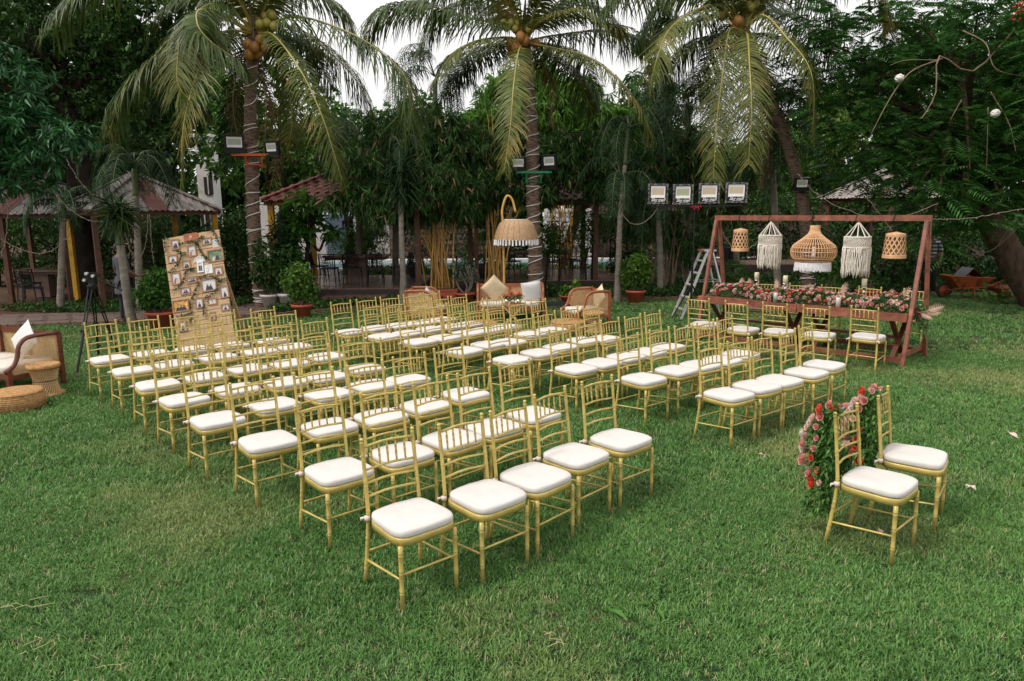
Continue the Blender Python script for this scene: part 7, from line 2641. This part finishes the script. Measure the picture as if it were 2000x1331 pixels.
groundcover('low dark creeper covering the bed between path and gazebos', [(-9.5, 15.9), (-6.6, 17.0), (-6.5, 18.4), (-10.5, 17.8), (-12.5, 16.8)], 'leafdark', 5200, .09, .05, .14)
groundcover('low dark plants along the far edge of the lawn', [(-5.6, 15.45), (-3.6, 16.75), (-1, 17.75), (-1, 18.6), (-2.4, 18.2), (-3.2, 17.6), (-5.2, 17.2)], 'leafdark', 4200, .09, .05, .16)
groundcover('low dark plants under the bamboo and around the pots', [(-1, 17.9), (3.4, 18.1), (9, 18.7), (14, 19.5), (14, 23.5), (5, 23.3), (3.7, 20), (-1, 20)], 'leafdark', 15000, .12, .06, .22)
groundcover('strip of brighter ground plants between the pool and the platforms', [(-6, 24.6), (6, 24.8), (6, 26.4), (-6, 26.3)], 'leafmid', 6000, .16, .05, .3)

# frangipani with bare forked limbs and leaf tufts, on the left of the tiled platform
b0 = at(600, 560, 18.2)
O = np.array([b0[0], 18.2, 0])
t = thing('frangipani', 'dark forked frangipani with leaf tufts at the left front of the tiled platform', 'tree', O, 0)
for pts, r in (([(602, 575, 0), (598, 520, 0), (604, 460, 0), (606, 400, 0)], .07), ([(604, 465, 0), (622, 490, -.1), (632, 470, -.1), (636, 455, -.1)], .045), ([(601, 480, 0), (592, 462, 0), (588, 450, 0)], .03)):
    Q = spline([at(u, v, 18.2 + dy) - O for u, v, dy in pts], 12)
    MB().tube(Q, np.linspace(r, r * .6, 12), 8).build('limb', M['barkdark'], t, True)
cl = pxclumps([(600, 440, 28, 22, 0, .3), (636, 452, 20, 12, -.1, .2), (590, 400, 40, 22, 0, .4), (585, 450, 16, 14, 0, .2)], 18.2, O)
mass('leaves', cl, t, 'leafmid', .28, .09, 60, 8, 'whorl')
b0 = at(683, 560, 21.8)
tree('broadleaf_tree', 'dark straight trunk behind the tables under the tiled roof', 'tree', (683, 560), 23.5, [(683, 470, 30, 40, 0, .5), (690, 330, 50, 40, 0, .8)], 'leafmid', .2, .03, 60, .17, 'barkdark', mode='random')


# ================================================================== CABLES AND STRING LIGHTS
def cable(lab, pts, Y, r=.010, m='cable', bulbs=0, group='sagging light cables'):
    P = np.array([at(u, v, Y + dy) for u, v, dy in [(q + (0,))[:3] for q in pts]])
    C = spline(P, 36)
    C += rng.normal(0, .006, C.shape)
    b = MB()
    b.tube(C, r * .8, 5)
    t = None
    o = b.build('light_cable', M[m], None, True)
    tag(o, lab, 'cable', group)
    for k in range(bulbs):
        c = C[int((k + .5) / bulbs * 35)]
        MB().lathe([(0, -.03), (.012, -.022), (.013, 0), (.006, .012), (0, .014)], seg=8).build('bulb', M['cable'], o, True, c)
    return o


cable('sagging light cable at the far left, ending at the yellow post', [(-5, 462), (20, 478), (70, 495), (110, 485), (138, 455)], 15.2, bulbs=8)
cable('light cable swooping from the mango leaves to the leaning slender palm', [(85, 330), (108, 378), (140, 412), (175, 431), (207, 432)], 14.0, bulbs=10)
cable('light cable slanting down above the far left gazebo roof', [(130, 312), (158, 358), (192, 390)], 14.5, bulbs=4)
cable('light cable hanging in a loop right of the leaning slender palm', [(288, 420), (286, 470), (272, 505), (256, 492), (244, 455)], 13.8, bulbs=7)
cable('straight-hanging light cable left of the photo board', [(292, 420), (296, 470), (300, 515)], 13.8, bulbs=4)
cable('light cable dangling at the left edge', [(15, 398), (13, 450), (8, 485), (-3, 495)], 14.2, bulbs=4)
cable('light cable hanging from the mango branch top left', [(65, 318), (66, 350), (55, 385)], 13.5, bulbs=3)
cable('cable looping from the slender palm to the leftmost stand floodlight', [(1214, 418), (1232, 436), (1252, 437), (1275, 420), (1287, 402)], 14.7)
cable('long cable sagging behind the beam towards the right tree', [(1558, 340), (1590, 375), (1640, 405), (1700, 424), (1760, 424), (1832, 398)], 13.5, bulbs=6)
cable('cable slanting down to the right bamboo lantern', [(1692, 385), (1715, 415), (1742, 452)], 12.8)
cable('cable running right from the frame top into the feathery tree', [(1822, 430), (1900, 426), (1960, 415), (2010, 406)], 12.5, bulbs=4)
cable('cable drooping behind the left bamboo lantern', [(1403, 440), (1420, 470), (1440, 490), (1470, 482), (1490, 460)], 13.0)
cable('cable hanging in a low curve beside the leaning trunk', [(1885, 478), (1905, 492), (1930, 492), (1950, 480)], 15.0)
cable('thin cable hanging down the bamboo from the slender palm', [(790, 400), (800, 460), (815, 520), (835, 560)], 18.0)
cable('cable draped over the bamboo right of the slender palm', [(865, 420), (850, 455), (830, 475), (808, 480)], 17.8)
cable('thin cable trailing from the left palm towards the photo board', [(432, 590), (450, 598), (480, 608), (505, 612)], 16.5)

# ================================================================== LITTER ON THE LAWN
def litter(name, lab, cat, u, v, kind, s=1.0, group='dry bits on the lawn'):
    p = gnd(u, v)
    if kind == 'leaf':
        P = np.tile([[0, 0, .035]], (3, 1)) + rng.normal(0, .02, (3, 3)) * [1, 1, .1]
        V, F = leaves(P, rng.normal(0, 1, (3, 3)) * [1, 1, .1], .11 * s, .035 * s)
        o = link(name, tri_mesh(name, V, F, M['leafmid'], 3), None, p)
    elif kind == 'petal':
        P = np.zeros((3, 3)) + [0, 0, .04]
        V, F = leaves(P, rng.normal(0, 1, (3, 3)) * [1, 1, .1], .07 * s, .04 * s)
        o = link(name, tri_mesh(name, V, F, M['rose_pale'], 3), None, p)
    else:
        b = MB()
        for k in range(5):
            a = rng.uniform(0, PI)
            L = rng.uniform(.03, .11) * s
            ox, oy = rng.normal(0, .035, 2)
            b.tube([(ox, oy, .022), (ox + L * .5 * math.cos(a) + .01, oy + L * .5 * math.sin(a), .034), (ox + L * math.cos(a + .3), oy + L * math.sin(a + .3), .024)], .0017, 4)
        o = b.build(name, M['straw'], None, False, p)
    return tag(o, lab, cat, group)


litter('fallen_leaf', 'green fallen leaf on the grass below the front right chair of the left block', 'leaf', 1192, 1205, 'leaf', 1.0)
litter('fallen_leaf', 'dark green fallen leaf right of the other one, bottom centre of the lawn', 'leaf', 1275, 1195, 'leaf', .9)
litter('dry_twig', 'pale dry twigs on the grass at the bottom centre', 'twig', 1082, 1265, 'twig', 1.3)
litter('dry_twig', 'pale dry twigs on the grass at the lower left', 'twig', 75, 1186, 'twig', 1.3)
litter('dry_twig', 'dry twigs on the grass near the bottom left corner', 'twig', 60, 1275, 'twig', 1.3)
litter('dry_twig', 'dry grass stalks right of the bottom left twigs', 'twig', 225, 1310, 'twig', 1.2)
litter('fallen_petal', 'pale pink petal on the grass right of the couple chairs', 'petal', 1893, 957, 'petal', 1.0, 'petals on the lawn')
litter('fallen_petal', 'pale petal on the grass at the right edge', 'petal', 1972, 856, 'petal', 1.3, 'petals on the lawn')
litter('fallen_petal', 'tiny white petal on the grass left of the couple chairs', 'petal', 1490, 897, 'petal', .8, 'petals on the lawn')
litter('fallen_petal', 'tiny pink petal on the grass under the nearer couple chair', 'petal', 1722, 1046, 'petal', .6, 'petals on the lawn')
